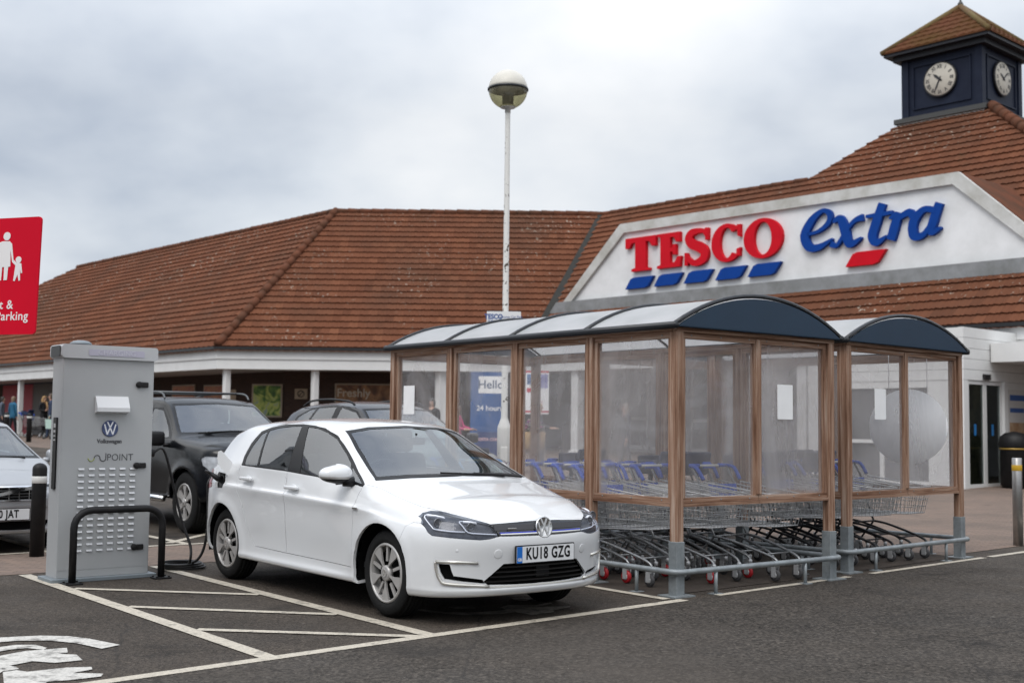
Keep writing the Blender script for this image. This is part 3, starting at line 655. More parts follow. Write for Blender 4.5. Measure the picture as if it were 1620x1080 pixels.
letter([XS([(1481, 333), (1462, 332), (1446, 352), (1447, 373), (1462, 371), (1476, 350)], [.20, .20, .30, .30, .18, .1]), XS([(1487, 321), (1478, 348), (1474, 367), (1490, 360)], [.26, .30, .26, .06])], BLU)
# ---------------- clock tower
tower = bpy.data.objects.new('clock_tower', None); sc.collection.objects.link(tower); tower.parent = shop
tc0 = tl+PV*TW/2+NV*TW/2; tower.location = Vector((tc0.x, tc0.y, zt))-Vector(shop.location); tower.rotation_euler = (0, 0, -TH)
NAVY = mat('tower_navy', (.008, .012, .028), .55, var=.25, vscale=2, vcol=(.013, .019, .038), spec=.2); HT = 2.02*TW/2.36*1.0
ztop_t = pp(1455, 88, nx_, ny_, Tn).z-zt
zeave = pp(1405, 90, nx_, ny_, Tn-.3).z-zt
hw = TW/2; s_ = MB(); s_.box((0, 0, ztop_t/2), (TW, TW, ztop_t))
for sx in (-1, 1):
    for sy in (-1, 1): s_.box((sx*(hw-.06), sy*(hw-.06), ztop_t/2+.002), (.24, .24, ztop_t-.01))
for k in range(4):
    r_ = rotz(k*math.pi/2)
    for (x, z, a, b_) in ((0, .42, 1.95, .05), (0, ztop_t-.36, 1.95, .05), (-.96, ztop_t/2, .05, ztop_t-.8), (.96, ztop_t/2, .05, ztop_t-.8)): s_.box(r_ @ Vector((x*TW/2.6, -hw-.02, z)), (a*TW/2.6 if a > .1 else a, .05, b_), r_)
s_.build('tower_body', NAVY, tower)
s_ = MB(); s_.box((0, 0, .05), (TW+.5, TW+.5, .16)); s_.build('base_trim', mat('trim_grey', (.06, .062, .06), .7), tower)
s_ = MB(); s_.box((0, 0, -.12), (TW+.3, TW+.3, .2)); s_.build('base_board', WHITE, tower)
ov = .52; hw2 = hw+ov; zap = pp(1519, 14, nx_, ny_, Tn+hw).z-zt
s_ = MB(); s_.box((0, 0, zeave-.02), (hw2*2-.1, hw2*2-.1, .12)); s_.box((0, 0, zeave-.16), (hw*2+.5, hw*2+.5, .16)); s_.build('eaves', mat('eaves_black', (.012, .013, .018), .5), tower)
nc = 7; s_ = MB()
for k in range(4):
    r_ = rotz(k*math.pi/2)
    for c in range(nc):
        f0, f1 = c/nc, (c+1)/nc; w0, w1 = hw2*(1-f0), hw2*(1-f1); za, zb_ = zeave+.04+(zap-zeave)*f0, zeave+.04+(zap-zeave)*f1
        nseg = max(2, int(w0*2/.1)); vs = []
        for i in range(nseg+1):
            x = -1+2*i/nseg; wv = .02*math.sin(i*math.pi*2/3)
            vs += [r_ @ Vector((x*w0, -w0-.0, za+.05+wv)), r_ @ Vector((x*w1, -w1, zb_+wv*.5)), r_ @ Vector((x*w0, -w0, za-.02))]
        s_.add(vs, [(3*i, 3*i+3, 3*i+4, 3*i+1) for i in range(nseg)]+[(3*i+2, 3*i+5, 3*i+3, 3*i) for i in range(nseg)])
TT = mat('tower_tile', (.115, .044, .026), .9, var=.75, vscale=.8, vcol=(.085, .045, .017), spec=.06); s_.build('tower_roof', TT, tower, fix=False)
s_ = MB()
for sx, sy in ((-1, -1), (1, -1), (1, 1), (-1, 1)): s_.tube([(sx*hw2, sy*hw2, zeave+.06), (0, 0, zap+.08)], .09, 8)
s_.build('hip_cap', mat('hip_moss', (.12, .055, .025), .9, var=.8, vscale=2.5, vcol=(.13, .10, .03)), tower)
s_ = MB(); s_.lathe([(.10, 0), (.09, .08), (.03, .18), (.02, .75)], 10, Matrix.Translation((0, 0, zap+.08)))
s_.tube([(-.36, 0, zap+.46), (.36, 0, zap+.46)], .014, 6); s_.tube([(0, -.36, zap+.46), (0, .36, zap+.46)], .014, 6); s_.tube([(-.5, .1, zap+.72), (.45, -.1, zap+.72)], .02, 6)
s_.prism([(-.55, -.02), (-.3, .16), (-.3, -.16)], -.01, .01, Matrix.Translation((0, .1, zap+.72)) @ Matrix.Rotation(math.pi/2, 4, 'X')); s_.build('weather_vane', GUT, tower)
CLK = mat('clock_cream', (.58, .54, .46), .5, var=.12, vscale=4); INK = mat('clock_ink', (.02, .02, .022), .5); zcl = pp(1488, 125, nx_, ny_, Tn-.1).z-zt; rc = .53
for k in (0, 1):
    r_ = rotz(k*math.pi/2).to_4x4(); Mc = r_ @ Matrix.Translation((-.02, -hw-.055, zcl)) @ Matrix.Rotation(math.pi/2, 4, 'X')
    s_ = MB(); s_.lathe([(rc, -.04), (rc, .035), (rc*.97, .05), (1e-6, .05)], 40, Mc); s_.lathe([(rc+.04, -.04), (rc+.045, .03), (rc+.012, .045), (rc+.008, -.02)], 40, Mc, 1)
    face = s_.build('clock_face', [CLK, INK], tower)
    s_ = MB()
    for h_ in range(12):
        a = R(90-30*h_); M2 = Mc @ Matrix.Translation((math.cos(a)*rc*.77, math.sin(a)*rc*.77, .0525)) @ Matrix.Rotation(a-math.pi/2, 4, 'Z')
        text_mb(s_, ('XII', 'I', 'II', 'III', 'IIII', 'V', 'VI', 'VII', 'VIII', 'IX', 'X', 'XI')[h_], .175, M2, .002, 0, .004, sx=.8)
    hands = ((R(138), .30, .045), (R(246), .46, .03)) if k == 0 else ((R(150), .28, .045), (R(40), .44, .03))
    for a, ln, wd in hands: s_.prism([(-.10, -wd*.6), (ln*.6, -wd), (ln, 0), (ln*.6, wd), (-.10, wd*.6)], .058, .064, Mc @ Matrix.Rotation(a, 4, 'Z'))
    s_.lathe([(.05, .056), (.05, .07), (1e-6, .072)], 12, Mc)
    s_.build('numerals', INK, face)
# ---------------- entrance lobby under the canopy (faces left)
dd = pray(1531, 766); Yd = 26.2; lb = dd*(Yd/dd.y); lb.z = gz(lb.x, lb.y)
Ml = frame(lb, NV, (0, 0, 1), PV)
ent = SMB(); ent.prism([(.08, 0), (7, 0), (7, 3.3), (.08, 3.3)], -4, -.62, Ml)
ent.build('entrance_lobby', mat('lobby_grey', (.16, .16, .165), .6))
ent = SMB()
for i in range(5): ent.prism([(-.1, 2.36+i*.23), (7, 2.36+i*.23), (7, 2.36+i*.23+.222), (-.1, 2.36+i*.23+.222)], -.118, 0, Ml)
ent.prism([(-.1, 0), (.10, 0), (.10, 2.355), (-.1, 2.355)], -.118, -.005, Ml); ent.prism([(1.73, 0), (1.90, 0), (1.90, 2.355), (1.73, 2.355)], -.118, .03, Ml); 
Mf = frame(lb-NV*0, -PV, (0, 0, 1), -NV)
for (xa_, ya_, xb_, yb_) in ((.125, 0, .9, 2.355), (3.2, 0, 4.0, 2.355), (.9, 0, 3.2, .12), (.9, 2.2, 3.2, 2.355), (2.0, .12, 2.1, 2.2), (.9, .95, 2.0, 1.03), (2.1, .95, 3.2, 1.03)): ent.prism([(xa_, ya_), (xb_, ya_), (xb_, yb_), (xa_, yb_)], -.1, .0, Mf)
for i in range(5): ent.prism([(.003, 2.36+i*.23), (4, 2.36+i*.23), (4, 2.36+i*.23+.222), (.003, 2.36+i*.23+.222)], -.11, .012, Mf)
ent.build('lobby_cladding', WHITE)
ent = SMB(); ent.prism([(.9, .12), (3.2, .12), (3.2, 2.2), (.9, 2.2)], -.06, -.05, Mf); ent.build('pane', MATS['dim_pane'])
dg = glass('door_glass', (.55, .60, .58), .0, ior=1.5)
ins = SMB(); ins.prism([(.10, .0), (1.73, .0), (1.73, 2.355), (.10, 2.355)], -.6, -.5, Ml); ins.build('lobby_interior', mat('lobby_dark', (.07, .065, .06), .7, var=.9, vscale=3, vcol=(.34, .28, .18)))
for i in range(2):
    x = .10+i*.815; ds = SMB()
    for (xa_, ya_, xb_, yb_) in ((x+.005, .0, x+.075, 2.35), (x+.74, 0, x+.81, 2.35), (x+.075, .0, x+.74, .09), (x+.075, 2.27, x+.74, 2.35)): ds.prism([(xa_, ya_), (xb_, ya_), (xb_, yb_), (xa_, yb_)], -.09-.0*i, -.03, Ml)
    fo = ds.build('door', WHITE)
    g_ = SMB(); g_.prism([(x+.075, .09), (x+.74, .09), (x+.74, 2.27), (x+.075, 2.27)], -.065, -.055, Ml); g_.build('pane', dg, fo)
    st = SMB(); st.prism([(x+.33, 1.15), (x+.43, 1.15), (x+.43, 1.40), (x+.33, 1.40)], -.053, -.05, Ml); st.build('door_sticker', mat('sticker_blue', (.02, .16, .42), .5), fo)
ps_ = SMB(); ps_.prism([(1.95, .0), (5.5, .0), (5.5, 2.355), (1.95, 2.355)], -.118, -.02, Ml); ps_.build('lobby_cladding', WHITE)
ps_ = SMB(); ps_.prism([(1.98, .75), (3.2, .75), (3.2, 2.2), (1.98, 2.2)], -.018, .0, Ml); po_ = ps_.build('poster', mat('lobby_poster', (.62, .60, .58), .5))
ps_ = SMB(); ps_.prism([(2.02, .80), (3.15, .80), (3.15, 1.45), (2.02, 1.45)], .001, .004, Ml); ps_.build('picture', mat('picture_bread', (.30, .13, .05), .5, var=.8, vscale=4, vcol=(.55, .42, .28)), po_)
ps_ = SMB(); ps_.prism([(2.05, 1.95), (2.9, 1.95), (2.9, 2.08), (2.05, 2.08)], .001, .004, Ml); ps_.prism([(2.05, 1.68), (2.75, 1.68), (2.75, 1.78), (2.05, 1.78)], .001, .004, Ml); ps_.build('poster_bars', mat('poster_blue', (.05, .12, .35), .5), po_)
sg = SMB(); sg.prism([(.75, 2.38), (1.05, 2.38), (1.05, 2.50), (.75, 2.50)], .002, .05, Ml); sg.build('door_sensor', GUT)
# white box canopy edge right of the lobby
cb = SMB(); cb.prism([(1.1, 2.78), (7.5, 2.78), (7.5, 3.2), (1.1, 3.2)], .03, 3.6, Ml); cb.build('porch_canopy', WHITE)
# ------------------------------------------------------------------ trolley shelters
def woodmat(name='weathered_timber', sc__=(14, 14, .5)):
    m = mat(name, (.30, .17, .10), .8, spec=.15); t = m.node_tree; b = t.nodes['Principled BSDF']; nn = t.nodes.new; l = t.links.new
    tcn = nn('ShaderNodeTexCoord'); mp = nn('ShaderNodeMapping'); mp.inputs['Scale'].default_value = sc__; l(tcn.outputs['Object'], mp.inputs[0])
    n1 = nn('ShaderNodeTexNoise'); n1.inputs['Scale'].default_value = 2.2; n1.inputs['Detail'].default_value = 7; n1.inputs['Roughness'].default_value = .7; n1.inputs['Distortion'].default_value = .25; l(mp.outputs[0], n1.inputs['Vector'])
    r = nn('ShaderNodeValToRGB'); l(n1.outputs['Fac'], r.inputs[0]); r.color_ramp.elements[0].position = .32; r.color_ramp.elements[0].color = (.085, .034, .018, 1); r.color_ramp.elements[1].position = .66; r.color_ramp.elements[1].color = (.46, .345, .275, 1)
    e_ = r.color_ramp.elements.new(.5); e_.color = (.285, .17, .115, 1)
    l(r.outputs[0], b.inputs['Base Color'])
    bp = nn('ShaderNodeBump'); bp.inputs['Strength'].default_value = .3; bp.inputs['Distance'].default_value = .004; l(n1.outputs['Fac'], bp.inputs['Height']); l(bp.outputs[0], b.inputs['Normal'])
    return m
WOOD = woodmat(); WOODX = woodmat('weathered_rail_timber', (.5, 14, 14)); WOODY = woodmat('weathered_side_timber', (14, .5, 14))
GALV = mat('galvanised_steel', (.30, .33, .345), .5, .35, var=.35, vscale=9, rvar=.12); NVY = mat('shelter_navy', (.008, .030, .062), .5, var=.12, vscale=2); NVB = mat('shelter_black', (.012, .014, .018), .4)
POLY = glass('scratched_panel', (.94, .94, .94), .02, .25, (.86, .82, .81), 1.4, 1.3)
def roofmat():
    m = bpy.data.materials.new('opal_sheet'); m.use_nodes = True; t = m.node_tree; t.nodes.clear(); nn = t.nodes.new; l = t.links.new
    o = nn('ShaderNodeOutputMaterial'); df = nn('ShaderNodeBsdfPrincipled'); df.inputs['Base Color'].default_value = (.66, .67, .68, 1); df.inputs['Roughness'].default_value = .35
    tl = nn('ShaderNodeBsdfTranslucent'); tl.inputs[0].default_value = (.72, .72, .72, 1); mx = nn('ShaderNodeMixShader'); mx.inputs[0].default_value = .45; l(df.outputs[0], mx.inputs[1]); l(tl.outputs[0], mx.inputs[2])
    tcn = nn('ShaderNodeTexCoord'); n1 = nn('ShaderNodeTexNoise'); n1.inputs['Scale'].default_value = 2.5; n1.inputs['Detail'].default_value = 6; l(tcn.outputs['Object'], n1.inputs['Vector'])
    r = nn('ShaderNodeValToRGB'); l(n1.outputs['Fac'], r.inputs[0]); r.color_ramp.elements[0].position = .3; r.color_ramp.elements[0].color = (.56, .58, .58, 1); r.color_ramp.elements[1].position = .6; r.color_ramp.elements[1].color = (.72, .73, .74, 1); l(r.outputs[0], df.inputs['Base Color'])
    l(mx.outputs[0], o.inputs[0]); m.diffuse_color = (.7, .7, .7, 1); return m
OPAL = roofmat()
def shelter(label, org, rz, W, Lb, nb, zt, zr, zs, zg):
    """org front-left corner; local x along the front, y away from the road"""
    T = thing('trolley_shelter', label, 'trolley shelter', org, rz, 'timber trolley shelters')
    pw = .082; bl = Lb/nb
    posts = [(0, i*bl) for i in range(nb+1)]+[(W, i*bl) for i in range(nb+1)]
    for (x, y) in posts:
        xx = x+(pw/2 if x == 0 else -pw/2); yy = y+(pw/2 if y == 0 else 0)
        m = MB(); m.bbox((xx, yy, (zs+zt-.02)/2), (pw, pw, zt-.02-zs), .006); m.build('post', WOOD, T)
        m = MB(); m.bbox((xx, yy, zs/2+.006), (pw+.012, pw+.012, zs+.0), .004); m.box((xx, yy, .006), (.24, .20, .012)); m.build('post_sleeve', GALV, T)
    # panel frames: front two, each side nb, with a thin scratched sheet
    def panel(p, q, nrm):
        p, q = Vector(p), Vector(q); d = (q-p); ln = d.length; d.normalize(); Mx = frame((p.x, p.y, 0), d, (0, 0, 1), nrm); fw = .042; m = MB()
        for k_, (xa, ya, xb, yb) in enumerate(((0, zr, ln, zr+fw), (0, zt-.085, ln, zt-.03), (0, zr+fw, fw, zt-.085), (ln-fw, zr+fw, ln, zt-.085))): m.prism([(xa, ya), (xb, ya), (xb, yb), (xa, yb)], -.035, .018, Mx, 1 if k_ < 2 else 0)
        m.prism([(-.01, zr-.028), (ln+.01, zr-.028), (ln+.01, zr-.002), (-.01, zr-.002)], -.03, .03, Mx, 1)
        for e_ in (.12, .5, .88):
            for z_ in (zr+fw*.5, zt-.058): m.lathe([(.007, .018), (.006, .022), (1e-5, .023)], 8, Mx @ Matrix.Translation((ln*e_, z_, 0)), 2)
        o = m.build('panel_frame', [WOOD, WOODX if abs(nrm[1]) > .5 else WOODY, GALV], T)
        m = MB(); m.add([Mx @ Vector(v) for v in ((fw-.01, zr+fw-.01, -.008), (ln-fw+.01, zr+fw-.01, -.008), (ln-fw+.01, zt-.075, -.008), (fw-.01, zt-.075, -.008))], [(0, 1, 2, 3)]); m.build('sheet', POLY, o, fix=False)
    fx = [pw+.002, W/2, W-pw-.002]
    for i in range(2): panel((fx[i]+.002, .045, 0), (fx[i+1]-.002, .045, 0), (0, -1, 0))
    for x, nm in ((.045, -1), (W-.045, 1)):
        for i in range(nb):
            y0 = i*bl+(pw if i == 0 else pw/2)+.002; y1 = (i+1)*bl-pw/2-.002
            panel((x, y0, 0), (x, y1, 0), (nm, 0, 0))
    m = MB(); m.bbox((W/2, .05, (zr+zt)/2), (.06, .07, zt-zr-.1), .006); m.build('mullion', WOOD, T)
    # head rails
    for (c, d) in (((W/2, pw/2, zt-.012), (W, pw+.01, .045)), ((pw/2, Lb/2+pw/2, zt-.0125), (pw+.01, Lb-.02, .044)), ((W-pw/2, Lb/2+pw/2, zt-.0125), (pw+.01, Lb-.02, .044)), ((W/2, Lb-.02, zt-.06), (W-2*pw-.01, .08, .1))):
        m = MB(); m.bbox(c, d, .005); m.build('head_rail', WOODX if d[0] > d[1] else WOODY, T)
    # barrel roof
    rise = .30; ov = .055; n = 18; w2 = W/2+ov; rad = (w2*w2+rise*rise)/(2*rise); ha = math.asin(w2/rad)
    def arc(k, dr=0.): a = -ha+2*ha*k/n; return (W/2+(rad+dr)*math.sin(a), zt+.02+rise-rad+(rad+dr)*math.cos(a))
    m = MB(); ys_ = [-.05+ (Lb+.12)*i/8 for i in range(9)]
    m.add([(arc(k)[0], y, arc(k)[1]) for y in ys_ for k in range(n+1)], [(j*(n+1)+k, j*(n+1)+k+1, (j+1)*(n+1)+k+1, (j+1)*(n+1)+k) for j in range(8) for k in range(n)], 0, True); m.build('roof_sheet', OPAL, T, fix=False)
    for i in range(nb+1):
        y = i*bl+(-.03 if i == 0 else 0); m = MB(); m.tube([(arc(k, .006)[0], y, arc(k, .006)[1]) for k in range(n+1)], .021, 6); m.build('roof_rib', NVB, T)
    for x in (-ov, W+ov): m = MB(); m.tube([(x, -.05, zt+.015), (x, Lb+.06, zt+.015)], .03, 8); m.build('eaves_gutter', NVB, T)
    for y in (-.035, Lb+.03):
        m = MB(); m.prism([(arc(k, -.02)[0], arc(k, -.02)[1]) for k in range(n+1)]+[(W+ov-.02, zt+.012), (-ov+.02, zt+.012)], -.012, .012, frame((0, y, 0), (1, 0, 0), (0, 0, 1), (0, -1, 0))); m.build('end_panel', NVY, T)
    # trolley guard rail
    r = .09; yo, xo = -.045, -.045
    P = [(xo, Lb*.98, zg), (xo, r+yo, zg)]+[(xo+r-r*math.cos(a), yo+r-r*math.sin(a), zg) for a in (R(22), R(45), R(68))]+[(xo+r, yo, zg), (W-xo-r, yo, zg)]+[(W-xo-r+r*math.sin(a), yo+r-r*math.cos(a), zg) for a in (R(22), R(45), R(68))]+[(W-xo, yo+r, zg), (W-xo, Lb*.98, zg)]
    m = MB(); m.tube(P, .024, 10)
    for (x, y) in ((.42, yo), (xo, .42), (W-.5, yo), (xo, 2.6), (W-xo, .42)): m.tube([(x, y, 0), (x, y, zg)], .016, 8); m.box((x, y, .004), (.1, .09, .008))
    m.build('guard_rail', GALV, T)
    return T
SHA = shelter('longer timber trolley shelter with four bays and a navy gable, beside the white car', B(0, 0), SA, 2.095, 4.35, 4, 2.21, .755, .44, .205)
s2 = B(2.60, .23)
SHB = shelter('farther right timber trolley shelter with two bays beside the shop entrance', (s2.x, s2.y, 0), SA+.075, 2.32, 3.3, 2, 2.235, .73, .44, .205)
PAPER = mat('paper_white', (.88, .88, .88), .7, var=.06, vscale=6)
def notice(label, par, x, z, wd=.21, ht=.31, side=False):
    Mx = par.matrix_world if False else Matrix.Translation(par.location) @ Matrix.Rotation(par.rotation_euler.z, 4, 'Z')
    p = Mx @ (Vector((.045-.012, x, z)) if side else Vector((x, .045-.012, z)))
    m = MB(); m.prism(rrect(wd, ht, .006), 0, .004, frame((0, 0, 0), (0, -1, 0) if side else (1, 0, 0), (0, 0, 1), (-1, 0, 0) if side else (0, -1, 0)))
    o = m.build('paper_notice', PAPER); o.location = p; o.rotation_euler = (0, 0, par.rotation_euler.z)
    return tag(o, label, 'notice', 'blank paper notices on the shelters')
notice('white paper notice on the right hand front panel of the longer shelter', SHA, 1.42, 1.62)
notice('white paper notice on the left front panel of the shelter nearest the entrance', SHB, .66, 1.64)
notice('white paper notice on the farthest side panel of the longer shelter', SHA, 4.05, 1.65, .21, .31, True)
# a white disc hanging inside the second shelter
Mb = Matrix.Translation(SHB.location) @ Matrix.Rotation(SHB.rotation_euler.z, 4, 'Z')
m = MB(); m.lathe([(.405, -.012), (.41, 0), (.405, .012), (1e-6, .012)], 48, Matrix.Rotation(math.pi/2, 4, 'X')); m.lathe([(.405, -.012), (1e-6, -.012)], 48, Matrix.Rotation(math.pi/2, 4, 'X'))
m.tube([(-.2, 0, .34), (-.2, 0, .90)], .004, 6); m.tube([(.2, 0, .34), (.2, 0, .90)], .004, 6)
o = m.build('round_sign', mat('disc_white', (.93, .94, .96), .5, var=.06, vscale=2)); o.location = Mb @ Vector((1.86, .40, 1.42)); o.rotation_euler = (0, 0, R(-18))
tag(o, 'large plain white round sign hanging inside the shelter nearest the entrance', 'sign')
# ------------------------------------------------------------------ trolleys
CHR = mat('trolley_chrome', (.60, .61, .62), .38, .45, var=.25, vscale=14, rvar=.1); TBL = mat('handle_blue', (.012, .075, .46), .4, spec=.2); TBC = mat('handle_cyan', (.01, .21, .55), .4); RUB = mat('castor_grey', (.055, .055, .058), .6); RED2 = mat('castor_red', (.36, .012, .018), .45); SEATB = mat('seat_navy', (.012, .024, .07), .5); DKF = mat('frame_dark', (.02, .02, .022), .4, .4); CHS = mat('chassis_steel', (.36, .37, .38), .35, .7, var=.4, vscale=10, rvar=.12)
CRED = mat('card_white', (.66, .66, .63), .5)
def trolley(red=False, seat=False, dark=False, cyan=False, deep=True):
    """nose towards -y, handle at +y, standing on z=0"""
    T = thing('shopping_trolley', 'x', 'trolley', (0, 0, 0), 0, 'nested shopping trolleys in the shelters')
    fm = DKF if dark else CHS
    zt_, zb_ = .86, .46 if deep else .62
    # basket corner lines: nose lower and narrower
    tn, tb, bn, bb_ = (.20, -.46, zt_-.09), (.27, .36, zt_), (.17, -.40, zb_+.03), (.235, .30, zb_)
    m = MB(); q = .0028
    def P(u, v, s):   # u 0..1 nose->back, v 0..1 bottom->top
        a = Vector(bn).lerp(Vector(bb_), u); b_ = Vector(tn).lerp(Vector(tb), u); p = a.lerp(b_, v); p.x *= s; return p
    for v, rr in ((0, .005), (.25, q), (.5, q), (.75, q), (1, .007)):
        m.tube([P(1, v, 1), P(0, v, 1), P(0, v, -1), P(1, v, -1)], rr, 4, cap=False)
        if v < 1: m.tube([P(1, v, 1), P(1, v, -1)], rr, 4, cap=False)
    for i in range(17):
        u = i/16
        for s in (-1, 1): m.tube([P(u, 0, s), P(u, 1, s)], q, 4, cap=False)
    for i in range(1, 8):
        s = -1+2*i/8
        for u in (0, 1): m.tube([P(u, 0, s), P(u, 1, s)], q, 4, cap=False)
        m.tube([P(0, 0, s), P(1, 0, s)], q, 4, cap=False)
    for i in range(1, 9): m.tube([P(i/9, 0, 1), P(i/9, 0, -1)], q, 4, cap=False)
    m.build('basket', CHR, T)
    m = MB()   # chassis tubes: from the handle down, along the floor to the nose castors
    for s in (-1, 1):
        pts = bez([(s*.26, .52, 1.0), (s*.25, .40, .80), (s*.235, .30, .46), (s*.235, .26, .36), (s*.25, .34, .27), (s*.26, .42, .17)], 4); m.tube(pts, .011, 6)
        pts = bez([(s*.235, .27, .36), (s*.22, .05, .33), (s*.17, -.36, .22), (s*.165, -.43, .16)], 4); m.tube(pts, .0135, 6)
    m.tube([(-.17, -.30, .235), (.17, -.30, .235)], .009, 6); m.tube([(-.235, .24, .36), (.235, .24, .36)], .011, 6)
    m.build('chassis', fm, T)
    m = MB(); hm = TBC if cyan else TBL; m.tube([(-.27, .53, 1.01), (.27, .53, 1.01)], .012, 8, 1)
    for s in (-1, 1): m.tube(bez([(s*.27, .53, 1.01), (s*.275, .44, .99), (s*.265, .36, .88)], 4), .019, 6); m.tube([(s*.27, .53, 1.012), (s*.14, .53, 1.012)], .018, 8)
    m.prism([(-.07, -.03), (.07, -.03), (.05, .035), (-.05, .035)], -.012, .012, Matrix.Translation((0, .545, 1.01)) @ Matrix.Rotation(R(60), 4, 'X')); m.build('handle', [hm, CRED], T)
    if seat:
        m = MB(); m.bbox((0, .30, .93), (.40, .30, .05), .02); m.bbox((0, .13, 1.03), (.38, .05, .22), .022, Matrix.Rotation(R(14), 3, 'X')); m.bbox((0, .45, 1.02), (.36, .04, .14), .018); m.tube([(.0, .45, .95), (.0, .47, .70)], .025, 8)
        for s in (-1, 1): m.bbox((s*.19, .29, .99), (.03, .26, .12), .012)
        m.build('child_seat', SEATB, T)
    else:
        m = MB(); m.add([(-.19, .33, .70), (.19, .33, .70), (.21, .355, .84), (-.21, .355, .84)], [(0, 1, 2, 3)]); m.build('seat_flap', CRED if red else hm, T, fix=False)
    for (x, y) in ((-.165, -.43), (.165, -.43), (-.26, .44), (.26, .44)):
        m = MB(); y2 = y+.03; Mw = Matrix.Translation((x, y2, .058)) @ Matrix.Rotation(math.pi/2, 4, 'Y')
        m.lathe([(.02, -.016), (.05, -.016), (.058, -.008), (.058, .008), (.05, .016), (.02, .016)], 14, Mw, 0); m.lathe([(1e-6, -.02), (.03, -.02), (.03, .02), (1e-6, .02)], 12, Mw, 1)
        m.box((x-.023, y2, .085), (.005, .05, .09), None, 1); m.box((x+.023, y2, .085), (.005, .05, .09), None, 1); m.lathe([(.018, .13), (.02, .165), (.014, .175)], 10, Matrix.Translation((x, y, 0)), 1)
        m.build('castor', [RED2 if (red and x*y > 0) else RUB, CHR], T)
    return T
protos = {k: trolley(**v) for k, v in {'chrome': {}, 'red': dict(red=True), 'seat': dict(seat=True, dark=True), 'dark': dict(dark=True), 'cyan': dict(cyan=True)}.items()}
used = set()
def put(kind, par, x, y, lab, jit=.02, ry=0.):
    Mx = Matrix.Translation(par.location) @ Matrix.Rotation(par.rotation_euler.z, 4, 'Z'); p = Mx @ Vector((x+rnd.uniform(-jit, jit), y, .0052)); a = par.rotation_euler.z+ry+rnd.uniform(-.03, .03)
    r_ = protos[kind]
    if kind in used: r_ = dup(r_, p, a, lab)
    else: used.add(kind); r_.location = p; r_.rotation_euler = (0, 0, a); r_['label'] = lab
    return r_
LB = {'chrome': 'chrome wire trolley with a blue handle, nested in a row inside the longer shelter', 'red': 'chrome trolley with red castors and a blue handle, nested inside the longer shelter',
      'dark': 'trolley with a black painted chassis nested inside the shelter nearest the entrance', 'seat': 'trolley with a navy moulded child seat and a black chassis inside a shelter', 'cyan': 'trolley with a light blue handle inside the longer shelter behind the white car'}
rows = [(SHA, .42, .95, ('chrome', 'red', 'red', 'chrome')), (SHA, 1.04, .80, ('red', 'chrome', 'red', 'chrome')), (SHA, 1.62, .60, ('chrome', 'red', 'seat', 'seat')),
        (SHB, .45, .72, ('dark', 'seat', 'seat')), (SHB, 1.06, .66, ('dark', 'seat', 'seat')), (SHB, 1.68, .62, ('dark', 'dark', 'seat', 'seat'))]
for par, x, y0, ks in rows:
    for i, k in enumerate(ks): put(k, par, x, y0+i*.30, LB[k])
put('cyan', SHA, .38, 2.75, 'single trolley with a light blue handle, leftmost in the longer shelter'); put('seat', SHA, .46, 3.3, 'lone trolley with a navy child seat at the left back of the longer shelter')
put('seat', SHA, 1.5, 2.6, LB['seat'])
# ------------------------------------------------------------------ lamp post
def paintedmat():
    m = mat('flaking_white', (.70, .69, .66), .6); t = m.node_tree; b = t.nodes['Principled BSDF']; nn = t.nodes.new; l = t.links.new
    tcn = nn('ShaderNodeTexCoord'); n1 = nn('ShaderNodeTexNoise'); n1.inputs['Scale'].default_value = 14; n1.inputs['Detail'].default_value = 4; l(tcn.outputs['Object'], n1.inputs['Vector'])
    n2 = nn('ShaderNodeTexNoise'); n2.inputs['Scale'].default_value = 1.2; l(tcn.outputs['Object'], n2.inputs['Vector'])
    ad = nn('ShaderNodeMath'); ad.operation = 'ADD'; l(n1.outputs['Fac'], ad.inputs[0]); l(n2.outputs['Fac'], ad.inputs[1])
    r = nn('ShaderNodeValToRGB'); l(ad.outputs[0], r.inputs[0]); r.color_ramp.elements[0].position = .5; r.color_ramp.elements[1].position = .52
    mr = nn('ShaderNodeMapRange'); l(ad.outputs[0], mr.inputs[0]); mr.inputs[1].default_value = 1.14; mr.inputs[2].default_value = 1.17
    mx = nn('ShaderNodeMix'); mx.data_type = 'RGBA'; mx.inputs['A'].default_value = (.70, .69, .66, 1); mx.inputs['B'].default_value = (.07, .055, .04, 1); l(mr.outputs[0], mx.inputs['Factor']); l(mx.outputs['Result'], b.inputs['Base Color']); return m
FLK = paintedmat()
lp = yp(797.5, 690, 18.5); zl0 = gz(lp.x, lp.y)
LAMP = thing('lamp_post', 'tall flaking white lamp post with a globe head, standing behind the longer shelter', 'lamp post', (lp.x, lp.y, zl0))
top = yp(804.6, 172, 18.5).z-zl0
m = MB(); m.lathe([(.105, 0), (.105, 1.32), (.10, 1.36), (.062, 1.46), (.050, 1.5), (.039, top-.05), (.039, top)], 16); m.build('pole', FLK, LAMP)
m = MB(); m.bbox((0, -.10, .8), (.11, .03, .5), .008); m.build('access_door', FLK, LAMP)
zc_ = top+.30; rg_ = .305
m = MB(); m.lathe([(.044, top-.07), (.046, top), (.12, top+.012), (.12, top+.04), (.03, top+.045)], 16); m.build('collar', mat('lamp_collar', (.66, .65, .62), .5), LAMP)
m = MB(); m.lathe([(rg_*math.sin(a), zc_+rg_*math.cos(a)) for a in [max(1e-5, math.pi/2*i/10) for i in range(11)]], 28); m.build('hood', mat('lamp_cream', (.66, .63, .56), .45, var=.15, vscale=4), LAMP)
m = MB(); m.lathe([(rg_+.004, zc_-.02), (rg_+.014, zc_-.016), (rg_+.014, zc_+.012), (rg_+.004, zc_+.016)], 28); m.build('rim', NVB, LAMP)
